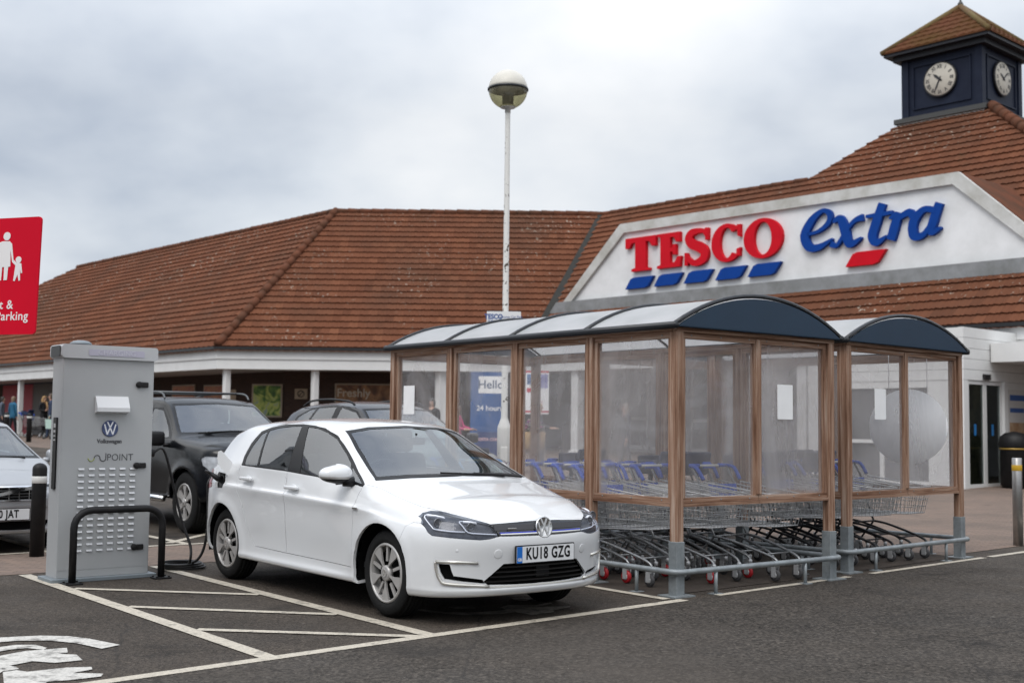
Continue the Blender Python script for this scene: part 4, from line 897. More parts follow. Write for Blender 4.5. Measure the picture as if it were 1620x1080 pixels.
m = MB(); m.lathe([(rg_*math.sin(a), zc_+rg_*math.cos(a)) for a in [math.pi/2+math.pi/2*.80*i/10 for i in range(11)]], 28); m.build('globe', glass('amber_bowl', (.72, .70, .52), .05, .42, (.62, .58, .42)), LAMP, fix=False)
m = MB(); m.lathe([(.085, top+.04), (.09, top+.20), (.06, top+.26), (.03, top+.27), (1e-5, top+.27)], 14); m.build('lamp_holder', mat('lamp_dark', (.03, .027, .024), .5), LAMP)
sg = yp(797, 509, 18.38)
PS = thing('car_park_sign', 'small white car park sign fixed to the lamp post above the shelter roof', 'sign', (sg.x, sg.y, sg.z-.05))
m = MB(); m.prism(rrect(.52, .42, .012), -.006, .006, frame((0, 0, 0), (1, 0, 0), (0, 0, 1), (0, -1, 0))); m.tube([(-.06, .02, -.12), (-.06, .12, -.12)], .01, 6); m.tube([(.06, .02, -.12), (.06, .12, -.12)], .01, 6); m.build('sign_board', mat('sign_white', (.74, .74, .74), .5), PS)
m = MB(); Ms = frame((0, -.007, 0), (1, 0, 0), (0, 0, 1), (0, -1, 0)); text_mb(m, 'TESCO', .105, Ms @ Matrix.Translation((-.155, .125, 0)), .001, 0, .004, sx=.85); text_mb(m, 'Customer Car Park', .056, Ms @ Matrix.Translation((.095, .125, 0)), .001, sx=.85)
for i in range(5): m.prism([(-.245+i*.042, .06), (-.215+i*.042, .06), (-.205+i*.042, .072), (-.235+i*.042, .072)], 0, .001, Ms)
m.build('sign_text', mat('text_blue', (.03, .09, .28), .5), PS)
# ------------------------------------------------------------------ parking sign on the left
YS = 9.6
ps = yp(66, 439, YS)
m0 = [yp(u, v, YS) for u, v in ((66, 349), (58, 528))]
PK = thing('parking_sign', 'red parent and child parking sign at the left edge with white figures', 'sign', (ps.x-.565, YS, 0))
zt_, zb_ = yp(62, 346, YS).z, yp(57, 530, YS).z; hh = zt_-zb_; wd = .68; cx0 = .62-wd/2-.02; cz0 = (zt_+zb_)/2
yaw = R(-18); ex = Vector((math.cos(yaw), math.sin(yaw), 0)); ez_ = Vector((math.sin(R(-.5)), 0, 1)); Mp = frame((cx0, 0, cz0), ex, (0.022, 0, 1), Vector((math.sin(yaw), -math.cos(yaw), 0)))
m = MB(); m.prism(rrect(wd, hh, .03, 5), -.008, .008, Mp); m.build('sign_board', mat('parking_red', (.62, .003, .022), .45, var=.06, vscale=2, spec=.12), PK)
m = MB(); px1 = lambda u: (u-62)/190*1.0   # sign units: metres per photo pixel at this depth
k_ = YS/FOC
def sgp(pts): return [((u-66)*k_/math.cos(yaw)*.97+wd/2, (440-v)*k_) for u, v in pts]
def sq(x, y): return (x/4.5, 320+y/4.5)
H1 = [sq(15+30*math.cos(a), 253+30*math.sin(a)) for a in [2*math.pi*i/20 for i in range(20)]]
m.prism(sgp(H1), .009, .0115, Mp); m.prism(sgp([sq(125+24*math.cos(a), 426+24*math.sin(a)) for a in [2*math.pi*i/18 for i in range(18)]]), .009, .0115, Mp)
m.prism(sgp([sq(*p) for p in ((-50, 300), (-20, 288), (40, 290), (62, 310), (82, 425), (108, 446), (150, 452), (162, 520), (152, 525), (142, 490), (148, 575), (136, 577), (124, 530), (104, 577), (90, 575), (102, 465), (72, 440), (52, 350), (58, 472), (40, 474), (36, 568), (8, 570), (6, 475), (-10, 475), (-14, 570), (-42, 570), (-45, 475), (-70, 470))]), .009, .0115, Mp)
text_mb(m, 'Parent &', .100, Mp @ Matrix.Translation((*sgp([sq(100, 748)])[0], .009)), .0012, 0, .001, align='RIGHT', space=1.06)
text_mb(m, 'Child Parking', .100, Mp @ Matrix.Translation((*sgp([sq(232, 830)])[0], .009)), .0012, 0, .001, align='RIGHT', space=1.06); m.build('sign_symbols', mat('sign_pale', (.80, .78, .77), .5), PK)
m = MB(); m.tube([(cx0-.10, .075, -.02), (cx0-.10, .075, zt_-.05)], .03, 10); m.build('pole', GALV, PK)
# ------------------------------------------------------------------ bollards, hoop, bin
BLK = mat('black_coat', (.008, .008, .009), .5, var=.3, vscale=12, vcol=(.016, .015, .015), spec=.25); WBAND = mat('band_white', (.62, .62, .60), .5)
def bollard(label, p, ht, r, zw, style='black', group='bollards'):
    T = thing('bollard', label, 'bollard', p, 0, group)
    m = MB()
    if style == 'black':
        m.lathe([(r, -.02), (r, ht-r*.8)]+[(r*math.cos(a), ht-r*.8+r*.8*math.sin(a)) for a in (R(25), R(50), R(70), R(88))]+[(1e-5, ht)], 20); m.build('post', BLK, T)
        m = MB(); m.lathe([(r+.001, zw-.035), (r+.003, zw-.033), (r+.003, zw+.033), (r+.001, zw+.035)], 20); m.build('band', WBAND, T)
    else:
        m.lathe([(r, -.02), (r, ht-.006), (r-.006, ht), (1e-5, ht)], 20); m.build('post', mat('brushed_steel', (.42, .41, .40), .38, .85, var=.3, vscale=5, rvar=.1), T)
        m = MB(); m.lathe([(r+.001, zw-.035), (r+.002, zw-.033), (r+.002, zw+.033), (r+.001, zw+.035)], 20); m.build('band', mat('band_yellow', (.55, .33, .02), .5), T)
    return T
p = B(-3.34, 5.75); bollard('black bollard with a white band in front of the silver car', p, .95, .072, .78)
p = gp(1611, 863); bollard('steel bollard with a yellow band at the right edge on the pavement', p, 1.06, .058, .94, 'steel')
def gpz(u, v):
    P = gp(u, v, 0)
    for _ in range(40):
        z = gz(P.x, P.y); Q = gp(u, v, z)
        P = P.lerp(Q, .5)
    P.z = gz(P.x, P.y); return P
p = yp(45, 704, 44); p.z = gz(p.x, p.y); bollard('distant black bollard near the shop column behind the silver car', p, 1.05, .09, .9)
p = yp(9, 704, 47); p.z = gz(p.x, p.y); bollard('distant black bollard at the left edge by the shop column', p, 1.05, .09, .9)
HB = thing('hoop_barrier', 'black hoop barrier in front of the grey charging cabinet', 'barrier', B(-3.365, 3.42), SA)
hw_, hh_, hr = .39, .62, .15; pth = [(-hw_, 0, 0), (-hw_, 0, hh_-hr)]+[(-hw_+hr-hr*math.cos(a), 0, hh_-hr+hr*math.sin(a)) for a in [R(15*i) for i in range(1, 7)]]+[(hw_-hr+hr*math.sin(a), 0, hh_-hr+hr*math.cos(a)) for a in [R(15*i) for i in range(0, 7)]]+[(hw_, 0, 0)]
m = MB(); m.tube(pth, .031, 14); m.build('hoop', BLK, HB)
for s in (-1, 1):
    m = MB(); m.bbox((s*hw_, 0, .008), (.15, .13, .016), .004)
    for ax in (-1, 1):
        for ay in (-1, 1): m.lathe([(.011, .016), (.011, .026), (1e-5, .026)], 6, Matrix.Translation((s*hw_+ax*.055, ay*.045, 0)))
    m.build('base_plate', BLK, HB)
d = pray(1606, 768); Yb = 26.6; p = d*(Yb/d.y); p.z = gz(p.x, p.y)
BN = thing('litter_bin', 'black domed litter bin with a gold band by the shop entrance', 'bin', p)
m = MB(); m.lathe([(.27, 0), (.27, .05), (.30, .07), (.30, .85), (.31, .87)], 24); m.build('body', BLK, BN)
m = MB(); m.lathe([(.32, .88), (.33, .9), (.33, 1.0), (.30, 1.12), (.2, 1.2), (.05, 1.235), (1e-5, 1.24)], 24); m.build('hood', BLK, BN)
m = MB(); m.lathe([(.302, .84), (.318, .845), (.318, .875), (.302, .88)], 24); m.build('band', mat('band_gold', (.42, .27, .06), .4, .3), BN)
# ------------------------------------------------------------------ charging cabinet
CAB = thing('charging_cabinet', 'tall grey charging cabinet with rows of vents and a round badge', 'charging station', B(-3.835, 3.605), SA)
CG = mat('cabinet_grey', (.41, .42, .425), .5, .1, var=.1, vscale=1.5, rvar=.08); CGD = mat('cabinet_plinth', (.20, .23, .25), .5, .2); CLT = mat('cabinet_light', (.52, .53, .54), .35, .1)
W_, D_, H_ = .815, .27, 1.93
m = MB(); m.bbox((W_/2, D_/2, .03+(H_-.03)/2), (W_, D_, H_-.03), .008); m.box((W_/2, D_/2, H_*.5), (W_-.02, D_+.004, H_-.2)); m.build('cabinet_body', CG, CAB)
m = MB(); m.bbox((W_/2, D_/2-.01, .017), (W_+.11, D_+.10, .034), .005); m.build('plinth', CGD, CAB)
m = MB(); m.prism([(x+W_/2, y) for x, y in rrect(W_+.04, .12, .028, 4)], -.03, D_+.03, frame((0, 0, H_+.055), (1, 0, 0), (0, 0, 1), (0, 1, 0))); m.build('top_cap', mat('cap_silver', (.46, .47, .48), .4, .1), CAB)
m = MB(); m.prism([(x, y) for x, y in rrect(D_-.03, .095, .02, 4)], 0, .006, frame((-.022, D_/2, H_+.055), (0, -1, 0), (0, 0, 1), (-1, 0, 0))); m.build('end_lens', mat('screen_black', (.006, .006, .007), .3, spec=.3), CAB)
m = MB(); m.prism([(x+W_/2, y) for x, y in rrect(.50, .055, .01, 3)], .0, .002, frame((.05, -.0325, H_+.05), (1, 0, 0), (0, 0, 1), (0, -1, 0))); m.build('light_strip', mat('strip_lilac', (.42, .41, .49), .4), CAB)
m = MB(); text_mb(m, 'CHARGING', .062, frame((W_/2+.05, -.036, H_+.05), (1, 0, 0), (0, 0, 1), (0, -1, 0)), .001, 0, .0, sx=1.05); m.build('strip_text', mat('strip_grey', (.52, .52, .58), .3), CAB)
m = MB(); m.lathe([(.095, 0), (.09, .015), (.065, .03), (.03, .037), (1e-5, .038)], 20, Matrix.Translation((.2, D_*.6, H_+.125))); m.build('antenna_dome', CGD, CAB)
Mfc = frame((0, -.003, 0), (1, 0, 0), (0, 0, 1), (0, -1, 0))
zv0, zv1 = .965, .262
for r_ in range(14):
    for c in range(6):
        x = .185+c*.091; z = zv0-r_*(zv0-zv1)/13
        m = MB(); m.add([Mfc @ Vector(v) for v in ((x-.026, z-.008, .001), (x+.026, z-.008, .001), (x+.025, z-.008, .013), (x-.025, z-.008, .013), (x+.026, z+.008, .001), (x-.026, z+.008, .001))], [(0, 1, 2, 3), (3, 2, 4, 5), (0, 3, 5), (1, 4, 2)]); m.build('vent_louvre', CLT, CAB)
for z in (1.71, .99, .27):
    m = MB(); m.bbox((W_-.10, -.012, z), (.09, .02, .048), .009, None, 0, 3); m.lathe([(.028, 0), (.028, .024), (.022, .028), (1e-5, .028)], 16, frame((W_-.14, 0, z), (1, 0, 0), (0, 0, 1), (0, -1, 0))); m.build('hinge', BLK, CAB)
hx0, hx1, hz = .285, .575, 1.60
m = MB(); m.add([(hx0, -.004, hz), (hx1, -.004, hz), (hx1, -.004, hz-.115), (hx0, -.004, hz-.115), (hx0, -.075, hz-.10), (hx1, -.075, hz-.10), (hx1, -.075, hz-.135), (hx0, -.075, hz-.135), (hx1, -.004, hz-.15), (hx0, -.004, hz-.15), (hx1, -.02, hz), (hx0, -.02, hz)], [(0, 1, 10, 11), (11, 10, 5, 4), (4, 5, 6, 7), (7, 6, 8, 9), (0, 11, 4, 7, 9), (1, 8, 6, 5, 10)]); m.build('display_hood', mat('hood_white', (.66, .67, .68), .4), CAB)
def roundel(m, Mr, r, mi_ring=0, mi_bg=1, mi_mark=2, t=.006):
    m.lathe([(r, 0), (r, t), (r*.93, t*1.3), (r*.86, t)], 36, Mr, mi_ring); m.lathe([(r*.87, t*.7), (1e-6, t*.7)], 36, Mr, mi_bg)
    def bar(x0, y0, x1, y1, w_, k=0):
        d_ = Vector((x1-x0, y1-y0)).normalized(); n_ = Vector((-d_.y, d_.x))*w_/2
        m.prism([((x0+n_.x)*r, (y0+n_.y)*r), ((x0-n_.x)*r, (y0-n_.y)*r), ((x1-n_.x)*r, (y1-n_.y)*r), ((x1+n_.x)*r, (y1+n_.y)*r)], t*.72, t*(1.15+.03*k), Mr, mi_mark)
    bar(-.34, .80, -.02, .14, .17, 0); bar(.34, .80, .02, .14, .17, 1)
    bar(-.70, .52, -.34, -.74, .17, 2); bar(-.36, -.74, -.02, .06, .17, 3); bar(.70, .52, .34, -.74, .17, 4); bar(.36, -.74, .02, .06, .17, 5)
m = MB(); roundel(m, frame((.425, -.004, 1.318), (1, 0, 0), (0, 0, 1), (0, -1, 0)), .072); m.build('badge', [mat('badge_navy', (.05, .07, .16), .35), mat('badge_blue', (.06, .10, .24), .35), mat('badge_white', (.74, .75, .78), .35)], CAB)
m = MB(); text_mb(m, 'Volkswagen', .05, Mfc @ Matrix.Translation((.425, 1.205, .001)), .0008, 0, .0015, sx=.92)
text_mb(m, 'POINT', .085, Mfc @ Matrix.Translation((.405, 1.062, .001)), .0008, 0, -.0006, align='LEFT', sx=.95)
m.build('lettering', mat('letter_grey', (.06, .06, .065), .5), CAB)
m = MB(); zq_ = 1.048
def cup(cx, a0, a1, mi=0): m.tube([Mfc @ Vector((cx+.026*math.cos(R(a)), zq_+.010+.026*math.sin(R(a)), .002)) for a in range(a0, a1+1, 20)], .0035, 5, mi)
cup(.268, 180, 360, 1); cup(.32, 0, 180, 0); cup(.372, 180, 360, 0); m.tube([Mfc @ Vector((.398, zq_+.01, .002)), Mfc @ Vector((.398, zq_+.055, .002))], .0035, 5)
m.build('logo_loops', [MATS['letter_grey'], mat('logo_green', (.32, .38, .06), .5)], CAB)
m = MB(); m.prism([(x, y) for x, y in rrect(.085, .62, .01)], 0, .010, frame((-.004, D_*.45, 1.10), (0, -1, 0), (0, 0, 1), (-1, 0, 0))); m.build('side_screen', GLB if 'GLB' in globals() else mat('screen_black', (.012, .012, .014), .2), CAB)
m = MB()
for i, (z, h_) in enumerate(((1.34, .035), (1.29, .02), (1.25, .012), (1.215, .012))): m.prism(rrect(.05, h_, .002), .0105, .0115, frame((-.004, D_*.45, z), (0, -1, 0), (0, 0, 1), (-1, 0, 0)))
m.build('side_label', mat('label_grey', (.45, .45, .45), .5), CAB)
m = MB(); m.bbox((W_+.012, D_*.5, 1.12), (.03, .12, .16), .01); m.lathe([(.04, 0), (.04, .05), (1e-5, .05)], 14, frame((W_+.02, D_*.5, 1.10), (0, 1, 0), (0, 0, 1), (1, 0, 0))); m.build('cable_outlet', BLK, CAB)
# ------------------------------------------------------------------ car bodies
from mathutils.bvhtree import BVHTree
def interp(xs, ys, x):
    """monotone cubic through knots (xs ascending)"""
    n = len(xs)
    if x <= xs[0]: return ys[0]
    if x >= xs[-1]: return ys[-1]
    i = max(k for k in range(n-1) if xs[k] <= x)
    d = [(ys[k+1]-ys[k])/(xs[k+1]-xs[k]) for k in range(n-1)]
    def sl(k):
        if k == 0: return d[0]
        if k == n-1: return d[-1]
        return 0 if d[k-1]*d[k] <= 0 else 2*d[k-1]*d[k]/(d[k-1]+d[k])
    h = xs[i+1]-xs[i]; t = (x-xs[i])/h; a, b = sl(i)*h, sl(i+1)*h
    return ys[i]*(2*t**3-3*t*t+1)+a*(t**3-2*t*t+t)+ys[i+1]*(-2*t**3+3*t*t)+b*(t**3-t*t)
def crom(a, b, c, d, t): return .5*((2*b)+(c-a)*t+(2*a-5*b+4*c-d)*t*t+(3*b-a-3*c+d)*t**3)
def car_shell(sp):
    F, S = 24, 64; xk, xrk = sp['xk'], sp['xrk']; nf = sp.get('n', 2.3)
    wx = sp['wx']   # ascending x knots for widths
    st = sorted(sp['stations'], key=lambda q: q[0]); sxs = [q[0] for q in st]
    def stat(j, c, x): return interp(sxs, [q[1][j][c] for q in st], x)
    xs = [xk+(xrk-xk)*i/S for i in range(S+1)]
    def row(r):
        P = []; zn, zk, z1, z2, zrk, zt = r['z']; xf, xr, w = r['xf'], r['xr'], r['w']
        for i in range(F):
            f = math.pi/2*i/F; s = math.sin(f)**2
            P.append(Vector((xk+(xf-xk)*math.cos(f)**(2/nf), w[-1]*math.sin(f)**(2/nf), zn+(zk-zn)*s)))
        zx, zz = [xrk, sp['xb'], sp['xa'], xk], [zrk, z2, z1, zk]
        for x in xs: P.append(Vector((x, interp(wx, w, x), interp(zx, zz, x))))
        for i in range(F-1, -1, -1):
            f = math.pi/2*i/F; s = math.sin(f)**2; P.append(Vector((xrk+(xr-xrk)*math.cos(f)**(2/nf), w[0]*math.sin(f)**(2/nf), zt+(zrk-zt)*s)))
        return P
    rows = [row(r) for r in sp['rows']]
    # belt row: explicit nose and tail curves, stations in between
    fc, rc_ = sp['front_top'], sp['rear_top']; tk = [0, .34, .67, 1.]
    top = [Vector([interp(tk, [p[c] for p in fc], i/F) for c in range(3)]) for i in range(F)]
    top += [Vector((x, stat(6, 0, x), stat(6, 1, x))) for x in xs]
    top += [Vector([interp(tk, [p[c] for p in rc_], i/F) for c in range(3)]) for i in range(F-1, -1, -1)]
    rows.append(top); nc = len(top)
    M_ = 4; dense = []
    for j in range(len(rows)-1):
        a, b, c, d = rows[max(j-1, 0)], rows[j], rows[j+1], rows[min(j+2, len(rows)-1)]
        for k in range(M_):
            t = k/M_; dense.append([crom(a[i], b[i], c[i], d[i], t) if not sp['rows'][min(j, len(rows)-2)].get('hard') else b[i].lerp(c[i], t) for i in range(nc)])
    dense.append(top)
    for ax, rr, amt in sp.get('flare', []):
        for rw in dense:
            for p in rw:
                q = math.hypot(p.x-ax, p.z-sp['wz']); p.y += amt*math.exp(-((q-rr-.02)/.035)**2)*(1 if p.y > .5 else 0)
    bm = bmesh.new(); pl = bm.faces.layers.int.new('patch'); zl = bm.faces.layers.int.new('zone')
    V = [[bm.verts.new(p) for p in rw] for rw in dense]
    for j in range(len(V)-1):
        for i in range(nc-1): bm.faces.new((V[j][i], V[j][i+1], V[j+1][i+1], V[j+1][i]))
    # upper patch
    TJ = 24; sections = []
    def sect(pts):  # 7 control points -> TJ+1 points
        o = []
        for k in range(TJ+1):
            u = 6*k/TJ; j = min(int(u), 5); t = u-j; g = lambda q: pts[max(0, min(6, q))]
            a = g(j-1) if j > 0 else Vector((pts[1].x, -pts[1].y, pts[1].z)); o.append(crom(a, g(j), g(j+1), g(j+2) if j < 5 else g(6)*2-g(5), t))
        return o
    base = []
    for x in xs:
        bow = interp(sxs, [q[2] for q in st], x); ye = max(.3, stat(3, 0, x)); pts = []
        for j in range(7):
            y, z = stat(j, 0, x), stat(j, 1, x); pts.append(Vector((x+bow*max(0, 1-(y/ye)**2), y, z)))
        base.append(sect(pts))
    def fan(curve, sec, n, pw):
        o = []
        for k in range(n):
            s = k/n; sz = math.sin(s*math.pi/2)**pw; L_ = []
            for t in range(TJ+1):
                u = t/TJ*F; i = min(int(u), F-1); c = curve[i].lerp(curve[i+1], u-i); p = c.lerp(sec[t], s); p.z = c.z+(sec[t].z-c.z)*sz; L_.append(p)
            o.append(L_)
        return o
    secs = fan(top[:F+1], base[0], 10, sp.get('nose_pow', .85))+base+fan(top[::-1][:F+1], base[-1], 10, sp.get('tail_pow', 1.))[::-1]
    U = [[bm.verts.new(p) for p in s_] for s_ in secs]
    for i in range(len(U)-1):
        for t in range(TJ):
            q = (U[i][t], U[i+1][t], U[i+1][t+1], U[i][t+1])
            try: bm.faces.new(q)[pl] = 1
            except ValueError: pass
    bmesh.ops.remove_doubles(bm, verts=bm.verts, dist=2e-4)
    bmesh.ops.dissolve_degenerate(bm, edges=bm.edges, dist=1e-5)
    g = bmesh.ops.duplicate(bm, geom=bm.verts[:]+bm.edges[:]+bm.faces[:])['geom']
    nf_ = [e for e in g if isinstance(e, bmesh.types.BMFace)]
    for v in [e for e in g if isinstance(e, bmesh.types.BMVert)]: v.co.y = -v.co.y
    bmesh.ops.reverse_faces(bm, faces=nf_)
    bmesh.ops.remove_doubles(bm, verts=bm.verts, dist=2e-4)
    bmesh.ops.recalc_face_normals(bm, faces=bm.faces)
    if sum(f.normal.dot(f.calc_center_median()-Vector((0, 0, .7)))*f.calc_area() for f in bm.faces) < 0: bmesh.ops.reverse_faces(bm, faces=bm.faces[:])
    bm.normal_update()
    n0 = bm.verts.layers.float_vector.new('n0')
    for v in bm.verts: v[n0] = v.normal
    return bm
EX, EY, EZ = Vector((1, 0, 0)), Vector((0, 1, 0)), Vector((0, 0, 1))
KEYS = {'side': (EX, EZ), 'front': (EY, EZ), 'top': (EX, EY)}
def cutzone(bm, view, P, zone, ok):
    ex, ey = KEYS[view]; zl = bm.faces.layers.int['zone']
    poly_cut(bm, P, (ex, ey, ok)); bm.normal_update()
    for f in bm.faces:
        if ok(f):
            c = f.calc_center_median()
            if inside(P, c.dot(ex), c.dot(ey)): f[zl] = zone
def extract(bm, zones, name, m, parent, gap=.0022, lip=.018, off=0., pick=None, weld=.0035):
    """copy the faces of some zones to a mesh of their own, pull the rim back for the shut line and fold a lip inwards"""
    zl = bm.faces.layers.int['zone']; fs = [f for f in bm.faces if f[zl] in zones and (pick is None or pick(f))]
    if not fs: return None
    nb = bmesh.new(); nl = nb.verts.layers.float_vector.new('n'); ll = nb.faces.layers.int.new('lip'); mp = {}; n0 = bm.verts.layers.float_vector['n0']
    for f in fs:
        for v in f.verts:
            if v not in mp: q_ = Vector(v[n0]); q_ = q_.normalized() if q_.length > .1 else v.normal; w_ = nb.verts.new(v.co-q_*off); w_[nl] = q_; mp[v] = w_
        try: nb.faces.new([mp[v] for v in f.verts])
        except ValueError: pass
    bd = [v for v in nb.verts if any(len(e.link_faces) == 1 for e in v.link_edges)]
    bmesh.ops.remove_doubles(nb, verts=bd, dist=weld)
    be = [e for e in nb.edges if len(e.link_faces) == 1]; mv = {}
    if gap:
        for e in be:
            c = e.link_faces[0].calc_center_median(); a = e.verts[0].co; d = (e.verts[1].co-a)
            if d.length < 1e-7: continue
            ln = d.length; d.normalize(); w_ = (c-a); w_ -= d*w_.dot(d)
            if w_.length < 1e-7: continue
            for v in e.verts: mv.setdefault(v, Vector()); mv[v] += w_.normalized()*ln
        for v, w_ in mv.items():
            if w_.length > 1e-7 and abs(v.co.y) > 1e-4: v.co += w_.normalized()*gap
    if lip and be:
        old = set(nb.verts); g = bmesh.ops.extrude_edge_only(nb, edges=be)['geom']
        for v in [q for q in g if isinstance(q, bmesh.types.BMVert)]:
            src = [e.other_vert(v) for e in v.link_edges if e.other_vert(v) in old]
            if src: v.co = src[0].co-Vector(src[0][nl]).normalized()*lip
        for q in g:
            if isinstance(q, bmesh.types.BMFace): q[ll] = 1
    nb.normal_update(); me = bpy.data.meshes.new(name); cn = []
    for f in nb.faces:
        f.smooth = True
        for lp_ in f.loops: cn.append(tuple(f.normal) if f[ll] else tuple(Vector(lp_.vert[nl]).normalized()))
    nb.to_mesh(me); nb.free(); me.materials.append(m); me.normals_split_custom_set(cn)
    o = bpy.data.objects.new(name, me); sc.collection.objects.link(o); o.parent = parent
    return o
def carpaint(name, col, metal=0., rough=.28, dirt=.10, coat=.9):
    m = mat(name, col, rough, metal, coat=coat, var=dirt, vscale=2.5, spec=.4); return m
GLS = glass('car_glass', (.62, .70, .69), .0, ior=2.5); GLD = glass('car_glass_dark', (.10, .11, .12), .0, ior=1.8); TRIM = mat('trim_black', (.008, .008, .009), .4, spec=.25); TYRE = mat('tyre_rubber', (.013, .013, .013), .8, spec=.2, var=.35, vscale=30, bump=.2, bscale=80); DARK = mat('well_black', (.005, .005, .005), .9, spec=.05)
SILV = mat('alloy_silver', (.47, .455, .44), .38, .35, var=.12, vscale=9); GLOSSB = mat('gloss_black', (.008, .008, .009), .15, coat=.5); CHROME = mat('bright_chrome', (.70, .70, .70), .12, 1.); LAMPR = mat('lamp_red', (.22, .008, .01), .15, coat=.6); LENS = glass('lamp_lens', (.86, .88, .92), .0, ior=1.32); DKGREY = mat('lamp_dark_grey', (.085, .088, .10), .35, .3, var=.5, vscale=22); LED = mat('lamp_white', (.80, .82, .88), .2)
SEATM = mat('seat_cloth', (.06, .062, .068), .9); DASH = mat('dash_grey', (.03, .031, .034), .7)
def wheel(par, x, y, z, R_, Rr, wd, style, name='wheel'):
    """upright wheel, outer face towards sign(y)"""
    s = 1 if y > 0 else -1; W_ = bpy.data.objects.new(name, None); sc.collection.objects.link(W_); W_.parent = par; W_.location = (x, y, z); W_.rotation_euler = (0, 0, 0 if s < 0 else math.pi)
    Mw = Matrix.Rotation(math.pi/2, 4, 'X')     # lathe axis -> -y (outer face)
    m = MB(); pr = [(Rr-.012, -wd+.03), (Rr+.005, -wd+.008), (Rr+.03, -wd), (R_-.025, -wd+.012), (R_-.004, -wd+.035)]
    for k in range(4): zc__ = -wd+.055+k*(wd-.11)/3; pr += [(R_, zc__-.012), (R_, zc__+.012), (R_-.007, zc__+.014), (R_-.007, zc__+.02)]
    pr += [(R_-.004, -.035), (R_-.025, -.010), (R_-.05, -.002), (Rr+.035, .003), (Rr+.012, -.003), (Rr+.002, -.012), (Rr-.012, -.02)]
    m.lathe(pr, 56, Mw, cap=False); m.build('tyre', TYRE, W_)
    m = MB(); m.lathe([(Rr+.004, -.016), (Rr-.004, -.004), (Rr-.014, -.002), (Rr-.02, -.012), (Rr-.025, -.08), (Rr-.02, -wd+.02)], 56, Mw, 0, cap=False); m.lathe([(Rr-.024, -.075), (.06, -.07), (1e-5, -.07)], 36, Mw, 1, cap=False)
    q = Rr-.014
    def pol(pts): return [(r*math.cos(a), r*math.sin(a)) for r, a in pts]
    n = 5 if style != 'six' else 6
    for k in range(n):
        a0 = math.pi/2+2*math.pi*k/n; step = 2*math.pi/n
        if style == 'aero':   # wide blades with a slim bar standing between each pair of slots
            am = a0+step/2; el = [(.03, .60), (.05, .36), (.062, .09), (.10, .12), (q*.75, .205), (q, .232)]
            m.prism(pol([(r, am-h) for r, h in el]+[(q, am-.232+.464*i/8) for i in range(1, 8)]+[(r, am+h) for r, h in el[::-1]]), -.020, -.006, Mw, 0)
            m.prism(pol([(.085, a0-.13), (q*.98, a0-.056), (q*.98, a0+.056), (.085, a0+.13)]), -.032, -.017, Mw, 0)
        else:
            m.prism(pol([(.03, a0-.6), (.07, a0-.42), (q*.6, a0-.2), (q, a0-.24), (q, a0+.24), (q*.6, a0+.2), (.07, a0+.42), (.03, a0+.6)]), -.04, -.012, Mw, 0)
    m.lathe([(.058, -.04), (.055, -.004), (.04, .0), (1e-5, .001)], 24, Mw, 0)
    if style != 'aero':
        for k in range(n): a = math.pi/2+2*math.pi*(k+.5)/n; m.lathe([(.011, -.02), (.011, -.006), (1e-5, -.005)], 8, Mw @ Matrix.Translation((.052*math.cos(a), .052*math.sin(a), 0)), 1)
    m.build('rim', [SILV, DARK], W_)
    m = MB(); roundel(m, Mw @ Matrix.Translation((0, 0, .001)), .030, t=.003) if style == 'aero' else m.lathe([(.026, 0), (.024, .004), (1e-5, .005)], 16, Mw)
    m.build('hub_cap', [SILV, TRIM, CHROME], W_)
    return W_
def liner(par, x, z, r, y0, y1):
    m = MB(); n = 18
    for s in (-1, 1):
        pts = [(x+r*math.cos(math.pi*(i/n)*1.16-.25), z+r*math.sin(math.pi*(i/n)*1.16-.25)) for i in range(n+1)]
        vs = [(px, s*y0, pz) for px, pz in pts]+[(px, s*y1, pz) for px, pz in pts]; m.add(vs, [(i, i+1, n+2+i, n+1+i) for i in range(n)]); m.add([(px, s*y0, pz) for px, pz in pts], [tuple(range(n+1))])
    return m.build('wheel_arch_liner', DARK, par, fix=False)
def car_ray(root):
    Mi = root.matrix_basis.inverted(); o = Mi @ Vector((0, 0, 1.375))
    def f(u, v): return o, (Mi.to_3x3() @ pray(u, v)).normalized()
    return f
def seats(par, xs_, ys_, zb=.30, hr=True, sc_=1.):
    for (x, y) in zip(xs_, ys_):
        s = MB(); s.bbox((x, y, zb+.12), (.50, .48, .16), .05, None, 0, 3); s.bbox((x-.30, y, zb+.48), (.14, .46, .64), .06, Matrix.Rotation(R(-14), 3, 'Y'), 0, 3)
        so = s.build('seat', SEATM, par); so.data.polygons.foreach_set('use_smooth', [True]*len(so.data.polygons))
        if hr: s = MB(); s.bbox((x-.40, y, zb+.90), (.10, .25, .20), .045, Matrix.Rotation(R(-8), 3, 'Y'), 0, 3); s.tube([(x-.39, y-.06, zb+.74), (x-.39, y-.06, zb+.86)], .008, 6); s.tube([(x-.39, y+.06, zb+.74), (x-.39, y+.06, zb+.86)], .008, 6); s.build('headrest', SEATM, so)
